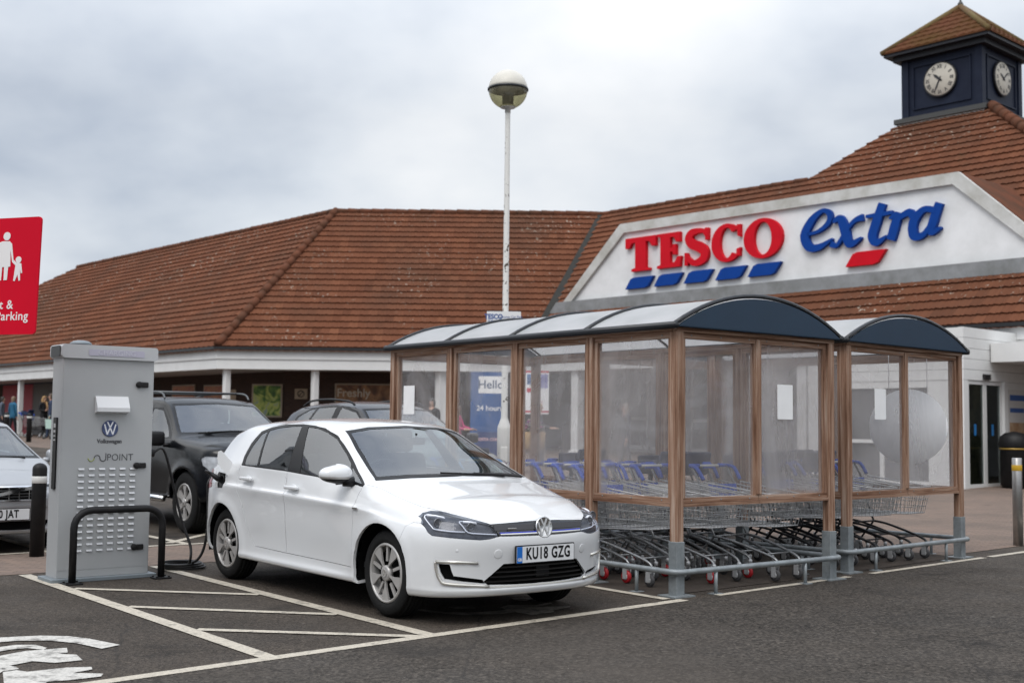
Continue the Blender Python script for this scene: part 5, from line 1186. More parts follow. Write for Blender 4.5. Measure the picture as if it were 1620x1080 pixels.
# ================================================================== white electric hatchback
GOLF = thing('parked_car', 'white five door electric hatchback plugged in by a black cable, in the marked bay', 'car', (-1.083, 10.319, 0), -.904)
K = lambda *a: list(a)
def st_(x, bow, *p): return (x, p, bow)
golf = dict(xk=1.62, xrk=-1.60, xa=1.0, xb=-1.0, n=2.35, wz=.318, wx=[-1.6, -1.3, -.6, .4, 1.3, 1.62], nose_pow=1.02, tail_pow=1.5,
 flare=[(1.313, .345, .012), (-1.313, .345, .012)],
 rows=[dict(z=(.21, .20, .215, .225, .23, .26), xf=1.95, xr=-1.85, w=K(.66, .70, .70, .70, .70, .68), hard=1),
  dict(z=(.205, .195, .205, .215, .235, .27), xf=2.085, xr=-1.93, w=K(.765, .805, .81, .81, .81, .79)),
  dict(z=(.245, .235, .24, .25, .28, .32), xf=2.125, xr=-1.97, w=K(.80, .838, .838, .838, .838, .825)),
  dict(z=(.285, .28, .285, .295, .33, .37), xf=2.118, xr=-1.975, w=K(.81, .845, .824, .824, .843, .832)),
  dict(z=(.42, .42, .40, .41, .45, .50), xf=2.135, xr=-1.985, w=K(.82, .852, .826, .828, .852, .838)),
  dict(z=(.53, .55, .56, .58, .60, .64), xf=2.155, xr=-1.98, w=K(.822, .858, .842, .845, .857, .836)),
  dict(z=(.59, .625, .69, .73, .75, .78), xf=2.155, xr=-1.97, w=K(.82, .858, .854, .857, .854, .826)),
  dict(z=(.63, .675, .765, .83, .845, .85), xf=2.145, xr=-1.96, w=K(.812, .857, .872, .875, .852, .808), hard=1),
  dict(z=(.645, .693, .785, .85, .865, .87), xf=2.138, xr=-1.96, w=K(.800, .842, .852, .855, .836, .794)),
  dict(z=(.69, .745, .855, .935, .955, .95), xf=2.12, xr=-1.96, w=K(.78, .833, .834, .836, .806, .755))],
 front_top=[(2.10, 0, .725), (2.055, .30, .728), (1.90, .55, .752), (1.62, .70, .803)], rear_top=[(-1.95, 0, 1.0), (-1.92, .35, 1.0), (-1.82, .60, 1.005), (-1.60, .765, 1.02)],
 stations=[st_(1.62, .0, (0, .868), (.20, .866), (.40, .856), (.55, .840), (.62, .828), (.67, .815), (.70, .803)),
  st_(1.35, .0, (0, .925), (.22, .922), (.42, .911), (.58, .895), (.655, .884), (.705, .872), (.735, .862)),
  st_(1.15, .02, (0, .963), (.22, .960), (.44, .952), (.62, .938), (.68, .930), (.725, .921), (.750, .912)),
  st_(1.06, .10, (0, .985), (.22, .983), (.45, .977), (.675, .964), (.715, .956), (.745, .943), (.775, .926)),
  st_(.62, .085, (0, 1.205), (.20, 1.203), (.42, 1.190), (.605, 1.160), (.645, 1.132), (.735, 1.035), (.802, .951)),
  st_(.26, .07, (0, 1.372), (.18, 1.370), (.38, 1.358), (.535, 1.334), (.585, 1.302), (.715, 1.13), (.815, .966)),
  st_(.12, .03, (0, 1.402), (.20, 1.399), (.42, 1.384), (.548, 1.358), (.60, 1.326), (.72, 1.15), (.82, .972)),
  st_(-.40, .0, (0, 1.432), (.22, 1.428), (.44, 1.411), (.560, 1.386), (.612, 1.362), (.725, 1.18), (.826, .992)),
  st_(-.95, .0, (0, 1.418), (.22, 1.414), (.43, 1.398), (.555, 1.362), (.618, 1.318), (.725, 1.17), (.820, 1.010)),
  st_(-1.30, .0, (0, 1.398), (.22, 1.394), (.42, 1.379), (.558, 1.345), (.624, 1.285), (.710, 1.15), (.800, 1.016)),
  st_(-1.60, .0, (0, 1.352), (.20, 1.348), (.40, 1.334), (.54, 1.292), (.612, 1.225), (.692, 1.12), (.765, 1.02))])
PW = carpaint('paint_white', (.70, .71, .72), 0, .25, .0)
bm = car_shell(golf)
bvh = BVHTree.FromBMesh(bm); gray = car_ray(GOLF)
def hit(u, v):
    o, d = gray(u, v); h = bvh.ray_cast(o, d); return h[0]
def trace(pts, view):
    o = []
    for u, v in pts:
        h = hit(u, v)
        if h is None: print('miss', u, v); continue
        o.append((h.x, h.z) if view == 'side' else (h.y, h.z))
    return o
sidef = lambda f: abs(f.normal.y) > .28 and f.calc_center_median().z < 1.42
frontf = lambda f: f.normal.x > .12 and f.calc_center_median().x > 1.45
Zs = dict(body=0, glass=1, trim=2, doorF=3, doorR=4, bonnet=5, head=6, grille=7, intake=8, screen=9, rscreen=10, bumper=11, cut=12, pocket=13, screentrim=14)
zl = bm.faces.layers.int['zone']; pl = bm.faces.layers.int['patch']
for f in bm.faces:
    c = f.calc_center_median()
    if f[pl] == 1 and c.x > 1.02 and c.z < 1.0: f[zl] = 5
cutzone(bm, 'side', [(1.47, .0), (1.53, .42), (1.60, .672), (1.66, .70), (1.80, .70), (2.4, .625), (2.4, 0)], 11, lambda f: f.calc_center_median().x > 1.2 and f[pl] == 0)
cutzone(bm, 'side', [(.985, .935), (.955, .75), (.925, .32), (-.135, .33), (-.12, .80), (-.15, .985), (-.225, 1.372), (.05, 1.345), (.27, 1.285), (.62, 1.09)], 3, lambda f: sidef(f) and f.calc_center_median().z < 1.36)
cutzone(bm, 'side', [(-.135, .33), (-.70, .34), (-.80, .44), (-.90, .66), (-1.0, .80), (-1.03, .93), (-1.02, 1.02), (-.90, 1.29), (-.60, 1.362), (-.225, 1.372), (-.15, .985), (-.12, .80)], 4, lambda f: sidef(f) and f.calc_center_median().z < 1.37)
dlo = trace([(382, 735), (386, 722), (398, 700), (414, 682), (430, 675.5), (452, 671), (480, 670.3), (500, 673), (520, 680), (528, 685.5), (537, 693), (545, 703), (553, 716), (567, 745), (577.5, 766), (574, 769), (548, 763), (500, 753), (450, 744)], 'side')
cutzone(bm, 'side', dlo, 2, sidef)
panes = [[(386, 734), (390, 722), (400, 704), (414, 686), (424, 681), (406, 736.5)], [(409, 736.5), (426, 680.5), (440, 676.5), (462, 673.8), (478, 673.5), (455, 743)], [(474, 746.5), (488, 675), (502, 677), (518, 683.5), (533, 694.5), (548, 718), (555, 733), (553, 760), (520, 755)], [(557, 738), (565, 751), (572, 764.5), (556, 761)]]
for P in panes: cutzone(bm, 'side', trace(P, 'side'), 1, sidef)
scr = lambda f: f.normal.x > .15 and f.calc_center_median().z > .93 and f.calc_center_median().x < 1.3
cutzone(bm, 'front', [(-.715, .962), (-.45, .978), (0, .988), (.45, .978), (.715, .962), (.63, 1.135), (.545, 1.325), (.35, 1.357), (0, 1.372), (-.35, 1.357), (-.545, 1.325), (-.63, 1.135)], 14, scr)
cutzone(bm, 'front', [(-.675, .990), (-.45, 1.004), (0, 1.012), (.45, 1.004), (.675, .990), (.60, 1.135), (.525, 1.312), (.35, 1.343), (0, 1.358), (-.35, 1.343), (-.525, 1.312), (-.60, 1.135)], 9, scr)
rsf = lambda f: f.normal.x < -.15 and f.calc_center_median().z > 1.02 and f.calc_center_median().x < -1.3
cutzone(bm, 'front', [(-.62, 1.05), (.62, 1.05), (.50, 1.27), (-.50, 1.27)], 10, rsf)
hl = trace([(659.8, 815.8), (668, 810.5), (680.7, 807.2), (695, 808), (735, 817.5), (775.8, 829.4), (784, 838), (791.2, 847.7), (775, 852), (759.8, 853.7), (720, 851), (683.2, 846.7), (675.8, 840.5), (666, 827)], 'front')
hlR = [(min(y, -.30), z) for y, z in hl]; hlL = [(-y, z) for y, z in hlR][::-1]
hi = min(hl, key=lambda p: -p[0]); zt1 = hl[5][1]; zb1 = hl[7][1]; yt1 = hl[5][0]; yb1 = hl[7][0]
cutzone(bm, 'front', [(yt1, zt1), (-.15, zt1+.012), (0, zt1+.014), (.15, zt1+.012), (-yt1, zt1), (-yb1, zb1), (.15, zb1-.004), (0, zb1-.005), (-.15, zb1-.004), (yb1, zb1)], 7, frontf)
for P in (hlR, hlL): cutzone(bm, 'front', P, 6, lambda f: f.normal.x > .02 and f.calc_center_median().x > 1.45)
for f in bm.faces:
    c = f.calc_center_median()
    if f[zl] == 0 and c.x > 1.6 and abs(c.y) < .62 and c.z > zt1-.02: f[zl] = 5
lg = trace([(797, 892), (765.5, 919.5), (772, 924.5), (810, 923.5), (860, 917.5)], 'front')
lgp = [lg[0], lg[1], lg[2], (lg[3][0], lg[3][1]), (0, lg[4][1]+.0)]; ltop = lg[0][1]+.004
cutzone(bm, 'front', [lgp[0], lgp[1], lgp[2], lgp[3], (0, lgp[3][1]-.004), (-lgp[3][0], lgp[3][1]), (-lgp[2][0], lgp[2][1]), (-lgp[1][0], lgp[1][1]), (-lgp[0][0], lgp[0][1]), (0, ltop)], 8, frontf)
Zf = 1620/280
def zf(p): return [(680+x/Zf, 880+y/Zf) for x, y in p]
pk = trace(zf([(78, 68), (180, 75), (195, 130), (215, 180), (480, 213), (505, 245), (300, 228), (135, 205), (100, 150)]), 'front')
for P in (pk, [(-y, z) for y, z in pk][::-1]): cutzone(bm, 'front', P, 13, frontf)
for cx_0 in (1.313, -1.313): cutzone(bm, 'side', [(cx_0+.352*math.cos(2*math.pi*i/40), .322+.352*math.sin(2*math.pi*i/40)) for i in range(40)], 12, lambda f: abs(f.normal.y) > .1 and f.calc_center_median().z < .75 or f.calc_center_median().z < .3)
# fuel flap opening on the right rear quarter
fl = [(-1.50+.0, .80), (-1.30, .80), (-1.27, .84), (-1.28, .93), (-1.48, .94), (-1.52, .90)]
cutzone(bm, 'side', fl, 15, lambda f: f.normal.y < -.3)
bm.normal_update()
O_ = lambda *a, **k: extract(bm, *a, **k)
bo = O_({0}, 'body', PW, GOLF, gap=.0, lip=.022)
O_({11}, 'front_bumper', PW, GOLF, gap=.0024, lip=.02)
O_({5}, 'bonnet', PW, GOLF, gap=.0032, lip=.02)
for s, nm in ((-1, 'right'), (1, 'left')):
    pick = lambda f, s=s: f.calc_center_median().y*s > 0
    for z in (3, 4):
        dr = O_({z}, 'door', PW, GOLF, gap=.0042, lip=.024, pick=pick)
        x_, yy, zz = ((.02, .862, .866) if z == 3 else (-.79, .862, .905))
        m = MB(); m.bbox((x_, s*(yy+.022), zz), (.20, .022, .03), .010, None, 0, 3); m.bbox((x_-.07, s*(yy+.008), zz), (.03, .03, .026), .008); m.bbox((x_+.075, s*(yy+.008), zz), (.03, .03, .026), .008); m.sphere((x_, s*(yy-.006), zz), .05, 8, 0, (1.2, .12, .55)); ho = m.build('handle', PW, dr); ho.data.polygons.foreach_set('use_smooth', [True]*len(ho.data.polygons))
O_({2, 14}, 'window_trim', TRIM, GOLF, gap=0, lip=.012, off=.002)

def panes_(bm, zone, m, par, off=.005, **k):
    zl = bm.faces.layers.int['zone']; todo = {f for f in bm.faces if f[zl] == zone}
    while todo:
        st_0 = [todo.pop()]; comp = set(st_0)
        while st_0:
            f = st_0.pop()
            for e in f.edges:
                for g in e.link_faces:
                    if g in todo: todo.discard(g); comp.add(g); st_0.append(g)
        extract(bm, {zone}, 'side_window', m, par, gap=0, lip=0, off=off, pick=lambda f: f in comp)
panes_(bm, 1, GLS, GOLF)
O_({9}, 'windscreen', GLS, GOLF, gap=0, lip=0, off=.004)
O_({10}, 'rear_window', GLD, GOLF, gap=0, lip=0, off=.004)
O_({13}, 'bumper_pocket', DARK, GOLF, gap=0, lip=0, off=.03)
O_({15}, 'charge_recess', mat('recess_black', (.015, .015, .015), .5), GOLF, gap=0, lip=0, off=.03)
# headlamps: dark bowl, bright tracing, clear lens
for s in (-1, 1):
    pick = lambda f, s=s: f.calc_center_median().y*s > 0
    h_ = O_({6}, 'headlight', DKGREY, GOLF, gap=0, lip=.0, off=.022, pick=pick)
    O_({6}, 'lens', LENS, h_, gap=.002, lip=.02, off=.001, pick=pick)
    m = MB()
    def hp(x, y, d=.010):
        q = hit(640+x/8.1, 780+y/8.1)
        return Vector((q.x-d, q.y*(-s), q.z)) if q else None
    for path, rr in (([(525, 322), (420, 292), (310, 272), (265, 300), (310, 370), (360, 430), (400, 462), (600, 490), (785, 498)], .0042), ([(935, 385), (860, 366), (770, 360), (710, 368), (760, 430), (830, 505), (1000, 522), (1190, 530)], .0042)):
        q = [hp(*p) for p in path]; m.tube(bez([p for p in q if p], 3), rr, 6)
    for pth in (((300, 285), (400, 290), (515, 315)), ((760, 366), (840, 372), (930, 386))):
        q = [hp(*p) for p in pth]; m.tube(q, .0085, 6)
    m.build('light_tracing', LED, h_)
    for (x, y, rr) in ((440, 380, .026), (860, 430, .022)):
        m = MB(); q = hp(x, y, .016); m.lathe([(rr+.008, 0), (rr+.006, .008), (rr, .006), (rr*.8, .003), (1e-5, .012)], 18, frame(q, (0, 1, 0), (0, 0, 1), (1, 0, 0)))
        m.build('projector', mat('projector_grey', (.16, .165, .18), .15, .6), h_)
# grille band, blue line, badge
gr = O_({7}, 'grille', GLOSSB, GOLF, gap=.001, lip=.01, off=.004)
nosex = lambda y, z: (lambda h: h[0].x if h[0] else 2.1)(bvh.ray_cast(Vector((4, y, z)), Vector((-1, 0, 0))))
def hstrip(y0, y1, za, zb_, d0, n=16):
    m = MB(); vs = []
    for i in range(n+1):
        y = y0+(y1-y0)*i/n
        for z in (za, zb_): x = nosex(y, z); vs += [(x+d0, y, z), (x-.01, y, z)]
    m.add(vs, [(4*i, 4*i+4, 4*i+6, 4*i+2) for i in range(n)]+[(4*i, 4*i+1, 4*i+5, 4*i+4) for i in range(n)]+[(4*i+2, 4*i+6, 4*i+7, 4*i+3) for i in range(n)]+[(0, 2, 3, 1), (4*n, 4*n+1, 4*n+3, 4*n+2)]); return m
zg0, zg1 = zb1, zt1
hstrip(yt1+.02, -yt1-.02, zg0+(zg1-zg0)*.48, zg0+(zg1-zg0)*.93, .001).build('grille_slat', mat('slat_grey', (.055, .055, .06), .35, .5), GOLF)
hstrip(yb1+.004, -yb1-.004, zg0+.010, zg0+.017, .005).build('grille_line', CHROME, GOLF)
hstrip(yb1+.004, -yb1-.004, zg0+.018, zg0+.024, .004).build('grille_line', mat('line_blue', (.01, .03, .45), .2), GOLF)
zbd = (zg0+zg1)/2+.008; xb_ = nosex(0, zbd)
m = MB(); roundel(m, frame((xb_+.002, 0, zbd), (0, 1, 0), (-.12, 0, .993), (.993, 0, .12)), .076, t=.012); m.build('badge', [CHROME, TRIM, mat('badge_silver', (.66, .66, .66), .2, .6)], GOLF)
m = MB(); m.bbox((nosex(-.27, zg0+.045)+.004, -.27, zg0+.045), (.006, .075, .014), .002); m.build('side_badge', CHROME, GOLF)
# lower intake with slats
lo = O_({8}, 'lower_grille', DARK, GOLF, gap=0, lip=.0, off=.045)
zlo, zhi_ = lgp[2][1], ltop
for i in range(4):
    z = zlo+(zhi_-zlo)*(i+.6)/4.4; yw = .475-(z-zlo)/(zhi_-zlo)*.15; m = hstrip(-yw, yw, z-.006, z+.006, -.016); m.build('grille_slat', GLOSSB, GOLF)
m = MB(); m.bbox((nosex(0, .36)-.03, .02, .36), (.02, .12, .085), .005)
m.build('radar_cover', TRIM, GOLF)
Cp = zf([(440, 60), (250, 52), (48, 45), (52, 95), (66, 160), (92, 215), (135, 247), (300, 262), (540, 272), (800, 262)])
cl = [hit(*p) for p in Cp]; cl = [p for p in cl if p]
for s in (-1, 1):
    m = MB(); q = [Vector((p.x+.003, p.y*-s, p.z)) for p in cl]
    m.tube(q[:3], [.011, .012, .013], 8); m.tube(bez(q[2:9], 3), .0115, 8); m.build('daytime_light', mat('chrome_satin', (.62, .60, .56), .25, .7), GOLF)
zlip = (cl[-2].z+cl[-3].z)/2-.0
m = hstrip(-.46, .46, zlip-.018, zlip-.006, .004); m.build('chrome_lip', MATS['chrome_satin'], GOLF)
# number plate
PLT = mat('plate_white', (.70, .71, .72), .35); PLB = mat('plate_blue', (.01, .14, .50), .35)
def plate(par, x, z, s, yaw=0, tilt=0., euro=True, name='number_plate', bg=None):
    Mp_ = Matrix.Translation((x, 0, z)) @ Matrix.Rotation(tilt, 4, 'Y') @ frame((0, 0, 0), (0, 1, 0), (0, 0, 1), (1, 0, 0))
    m = MB(); m.prism(rrect(.536, .127, .008), -.012, .0, Mp_); po = m.build('plate_holder', TRIM, par)
    m = MB(); m.prism(rrect(.522, .112, .006), .0005, .004, Mp_, 0)
    if euro: m.prism([(-.261, -.056), (-.213, -.056), (-.213, .056), (-.261, .056)], .0042, .005, Mp_, 1)
    p_ = m.build(name, [bg or PLT, PLB], par)
    m = MB(); text_mb(m, s, .112, Mp_ @ Matrix.Translation((.022 if euro else 0, .001, .0052)), .0006, 0, .0030, sx=.70, space=1.12); m.build('plate_text', TRIM, p_)
    if euro: m = MB(); text_mb(m, 'GB', .028, Mp_ @ Matrix.Translation((-.237, -.034, .0056)), .0004, 0, .001); m.build('plate_mark', PLT, p_)
    return p_
plate(GOLF, nosex(0, .49)+.013, .487, 'KU18 GZG')
# small bumper details
for (u, v, rr) in ((723, 871, .0105), (824, 872, .0105), (788, 876, .032)):
    h = hit(u, v); n_ = bvh.find_nearest(h)[1]
    for s in (-1, 1):
        m = MB(); nn_ = Vector((n_.x, n_.y*-s, n_.z)); m.lathe([(rr, -.002), (rr, .0012), (rr*.9, .0018), (1e-5, .0015)], 20, Matrix.Translation((h.x, h.y*-s, h.z)) @ nn_.to_track_quat('Z', 'Y').to_matrix().to_4x4()); m.build('parking_sensor' if rr < .02 else 'tow_cover', PW, GOLF)
# mirrors
for s in (-1, 1):
    Mo = bpy.data.objects.new('door_mirror', None); sc.collection.objects.link(Mo); Mo.parent = GOLF; Mo.location = (.80, s*.92, 1.002) if s < 0 else (.50, .852, .995); Mo.rotation_euler = (0, 0, 0 if s < 0 else R(68))
    def mir(f0, f1, mm, nm, sc__=(1, 1, 1)):
        m = MB(); n = 20; vs = []
        for i in range(n+1):
            t = f0+(f1-f0)*i/n; ph = math.pi*t  # 0 bottom .. 1 top
            for j in range(24):
                a = 2*math.pi*j/24; ca, sa = math.cos(a), math.sin(a); r_ = math.sin(ph)**.75
                x = (.085 if ca > 0 else .055)*r_*math.copysign(abs(ca)**.8, ca)*sc__[0]; y = .135*r_*math.copysign(abs(sa)**.75, sa)*sc__[1]; z = -.070*math.cos(ph)*(1-.12*sa*s)*sc__[2]
                vs.append((x-.12*abs(y)*.5, y, z))
        m.add(vs, [(i*24+j, i*24+(j+1) % 24, (i+1)*24+(j+1) % 24, (i+1)*24+j) for i in range(n) for j in range(24)], 0, True); return m.build(nm, mm, Mo)
    mir(.40, 1.0, PW, 'mirror_cap'); mir(.001, .36, TRIM, 'mirror_base', (.97, .97, 1)); mir(.34, .42, SILV, 'indicator', (1.003, 1.003, 1))
    m = MB(); m.tube([(.02, -s*.05, -.055), (.05, -s*.13, -.055)], [.035, .04], 8); m.build('mirror_arm', TRIM, Mo)
# wheels and arches
for x in (1.313, -1.313):
    for s in (-1, 1): wheel(GOLF, x+.012, s*.805, .316, .316, .213, .205, 'aero')
liner(GOLF, 1.313, .318, .365, .45, .80); liner(GOLF, -1.313, .318, .365, .45, .80)
m = MB(); m.box((.0, 0, .235), (3.3, 1.36, .08)); m.box((1.75, 0, .30), (.45, 1.1, .15)); m.box((0, 0, .29), (1.9, 1.58, .06)); m.build('underbody', DARK, GOLF)
m = MB(); m.box((-.15, 0, .34), (2.3, 1.5, .04)); m.bbox((.72, 0, .86), (.42, 1.40, .14), .05); m.box((.55, 0, .62), (.12, 1.4, .4)); m.bbox((1.0, 0, .90), (.3, 1.3, .06), .02); m.box((-1.35, 0, .75), (.06, 1.3, .8)); m.build('dashboard', DASH, GOLF)
seats(GOLF, (.10, .10), (-.36, .36), .34); 
m = MB(); m.bbox((-.85, 0, .46), (.5, 1.25, .16), .05); m.bbox((-1.15, 0, .82), (.16, 1.25, .62), .06, Matrix.Rotation(R(-16), 3, 'Y')); 
for y in (-.38, 0, .38): m.bbox((-1.24, y, 1.17), (.09, .22, .13), .035)
m.build('rear_bench', SEATM, GOLF)
m = MB(); Ms = Matrix.Translation((.50, -.36, .93)) @ Matrix.Rotation(R(-65), 4, 'Y'); m.tube([Ms @ Vector((.185*math.cos(2*math.pi*i/28), .185*math.sin(2*math.pi*i/28), 0)) for i in range(28)], .015, 8, closed=True)
for a in (0, 2.2, 4.1): m.tube([Ms @ Vector((.03*math.cos(a), .03*math.sin(a), -.01)), Ms @ Vector((.18*math.cos(a), .18*math.sin(a), 0))], .014, 6)
m.build('steering_wheel', TRIM, GOLF)
m = MB(); m.bbox((.47, 0, 1.245), (.03, .21, .062), .02); m.tube([(.49, 0, 1.26), (.50, 0, 1.31)], .01, 6); m.build('interior_mirror', TRIM, GOLF)
for (x0, y0, x1, y1) in ((1.135, .42, 1.105, -.18), (1.10, .62, 1.125, .12)):
    m = MB(); 
    def sw(x, y): h = bvh.ray_cast(Vector((x, y, 2)), Vector((0, 0, -1)))[0]; return h+Vector((.006, 0, .012))
    m.tube([sw(x0, y0), sw((x0+x1)/2+.02, (y0+y1)/2), sw(x1, y1)], .008, 6); m.build('wiper', TRIM, GOLF)
# open charge flap and recess socket, right rear wing; tail lamp
fn = Vector((.846, -.534, .0)); fo_ = Vector((-1.235, -.845, .95)); fp = []
for (u, v) in ((345, 714), (349.6, 712), (354.6, 716.5), (361, 724), (365.5, 728.5), (373, 742), (373.5, 748), (370, 755.4), (366, 756.5), (357, 748.6), (345, 734.4), (344, 725)):
    o_, d = gray(u, v); t = fn.dot(fo_-o_)/fn.dot(d); fp.append(o_+d*t)
m = MB(); n_ = len(fp); m.add([p+fn*.005 for p in fp]+[p-fn*.006 for p in fp], [tuple(range(n_)), tuple(range(n_, 2*n_))[::-1]]+[(i, n_+i, n_+(i+1) % n_, (i+1) % n_) for i in range(n_)]); m.build('charge_flap', PW, GOLF)
m = MB(); m.lathe([(.045, 0), (.045, .03), (.036, .032), (.03, .012), (1e-5, .012)], 20, frame((-1.37, -.80, .872), (1, 0, 0), (0, 0, 1), (0, -1, 0))); m.build('charge_socket', TRIM, GOLF)
zl = bm.faces.layers.int['zone']
cutzone(bm, 'side', [(-1.60, .80), (-1.72, .78), (-2.1, .80), (-2.1, .95), (-1.66, .955)], 16, lambda f: f.calc_center_median().x < -1.55 and f[pl] == 0)
O_({16}, 'tail_light', LAMPR, GOLF, gap=0, lip=.0, off=-.004)
m = MB(); m.bbox((1.0, -.872, .760), (.07, .006, .016), .002); m.bbox((1.0, .872, .760), (.07, .006, .016), .002); m.build('wing_badge', CHROME, GOLF)
bm.free()
# ================================================================== other parked cars
def scaled(net, sx, sy, sz, dz=0., zoff=0.):
    import copy
    n = copy.deepcopy(net)
    for k in ('xk', 'xrk', 'xa', 'xb'): n[k] *= sx
    n['wx'] = [q*sx for q in n['wx']]; n['wz'] *= sz
    for r in n['rows']: r['z'] = tuple(z*sz+dz for z in r['z']); r['xf'] *= sx; r['xr'] *= sx; r['w'] = [q*sy for q in r['w']]
    for k in ('front_top', 'rear_top'): n[k] = [(x*sx, y*sy, z*sz+dz) for x, y, z in n[k]]
    n['stations'] = [(x*sx, tuple((y*sy, z*sz+dz) for y, z in p), b*sx) for x, p, b in n['stations']]
    n['flare'] = [(a*sx, r, q) for a, r, q in n['flare']]
    return n
def finish(bm, T, paint, zones=((3, 'door'), (4, 'door')), body='body'):
    extract(bm, {0}, body, paint, T, gap=0, lip=.022)
    for z, nm in ((5, 'bonnet'), (11, 'front_bumper')): extract(bm, {z}, nm, paint, T, gap=.002, lip=.02)
    for s in (-1, 1):
        for z, nm in zones: extract(bm, {z}, nm, paint, T, gap=.0024, lip=.02, pick=lambda f, s=s: f.calc_center_median().y*s > 0)
    extract(bm, {2, 14}, 'window_trim', TRIM, T, gap=0, lip=.012, off=.002)
    panes_(bm, 1, GLS, T); extract(bm, {9}, 'windscreen', GLS, T, gap=0, lip=0, off=.004)
def circ(cx, cz, r, n=36): return [(cx+r*math.cos(2*math.pi*i/n), cz+r*math.sin(2*math.pi*i/n)) for i in range(n)]
def lowf(zm): return lambda f: (abs(f.normal.y) > .1 and f.calc_center_median().z < zm) or f.calc_center_median().z < .35
def nose(bvh_):
    return lambda y, z: (lambda h: h[0].x if h[0] else 2.1)(bvh_.ray_cast(Vector((5, y, z)), Vector((-1, 0, 0))))
def block(T, nosef, y0, y1, za, zb_, d0, name, m, n=14, back=.02):
    mb_ = MB(); vs = []
    for i in range(n+1):
        y = y0+(y1-y0)*i/n
        for z in (za, zb_): x = nosef(y, z); vs += [(x+d0, y, z), (x-back, y, z)]
    mb_.add(vs, [(4*i, 4*i+4, 4*i+6, 4*i+2) for i in range(n)]+[(4*i, 4*i+1, 4*i+5, 4*i+4) for i in range(n)]+[(4*i+2, 4*i+6, 4*i+7, 4*i+3) for i in range(n)]+[(0, 2, 3, 1), (4*n, 4*n+1, 4*n+3, 4*n+2)])
    return mb_.build(name, m, T)
def simple_mirror(T, x, y, z, s, m1, L_=.20, H_=.15):
    m = MB(); m.bbox((0, 0, 0), (.11, L_, H_), .045, None, 0, 3); m.tube([(.02, -s*L_*.4, -H_*.4), (.04, -s*(L_*.5+.06), -H_*.45)], .03, 8)
    o = m.build('door_mirror', m1, T); o.location = (x, y, z); o.rotation_euler = (0, 0, s*.15); o.data.polygons.foreach_set('use_smooth', [True]*len(o.data.polygons)); return o
def screen_zones(bm, base, topz, xm, zmin, inset=.035):
    ok = lambda f: f.normal.x > .15 and f.calc_center_median().z > zmin and f.calc_center_median().x < xm
    (y0, z0), (y1, z1) = base, topz
    cutzone(bm, 'front', [(-y0, z0), (0, z0+.02), (y0, z0), (y1, z1), (0, z1+.03), (-y1, z1)], 14, ok)
    cutzone(bm, 'front', [(-y0+inset, z0+inset*.8), (0, z0+.02+inset*.8), (y0-inset, z0+inset*.8), (y1-inset*.6, z1-inset*.5), (0, z1+.03-inset*.5), (-y1+inset*.6, z1-inset*.5)], 9, ok)
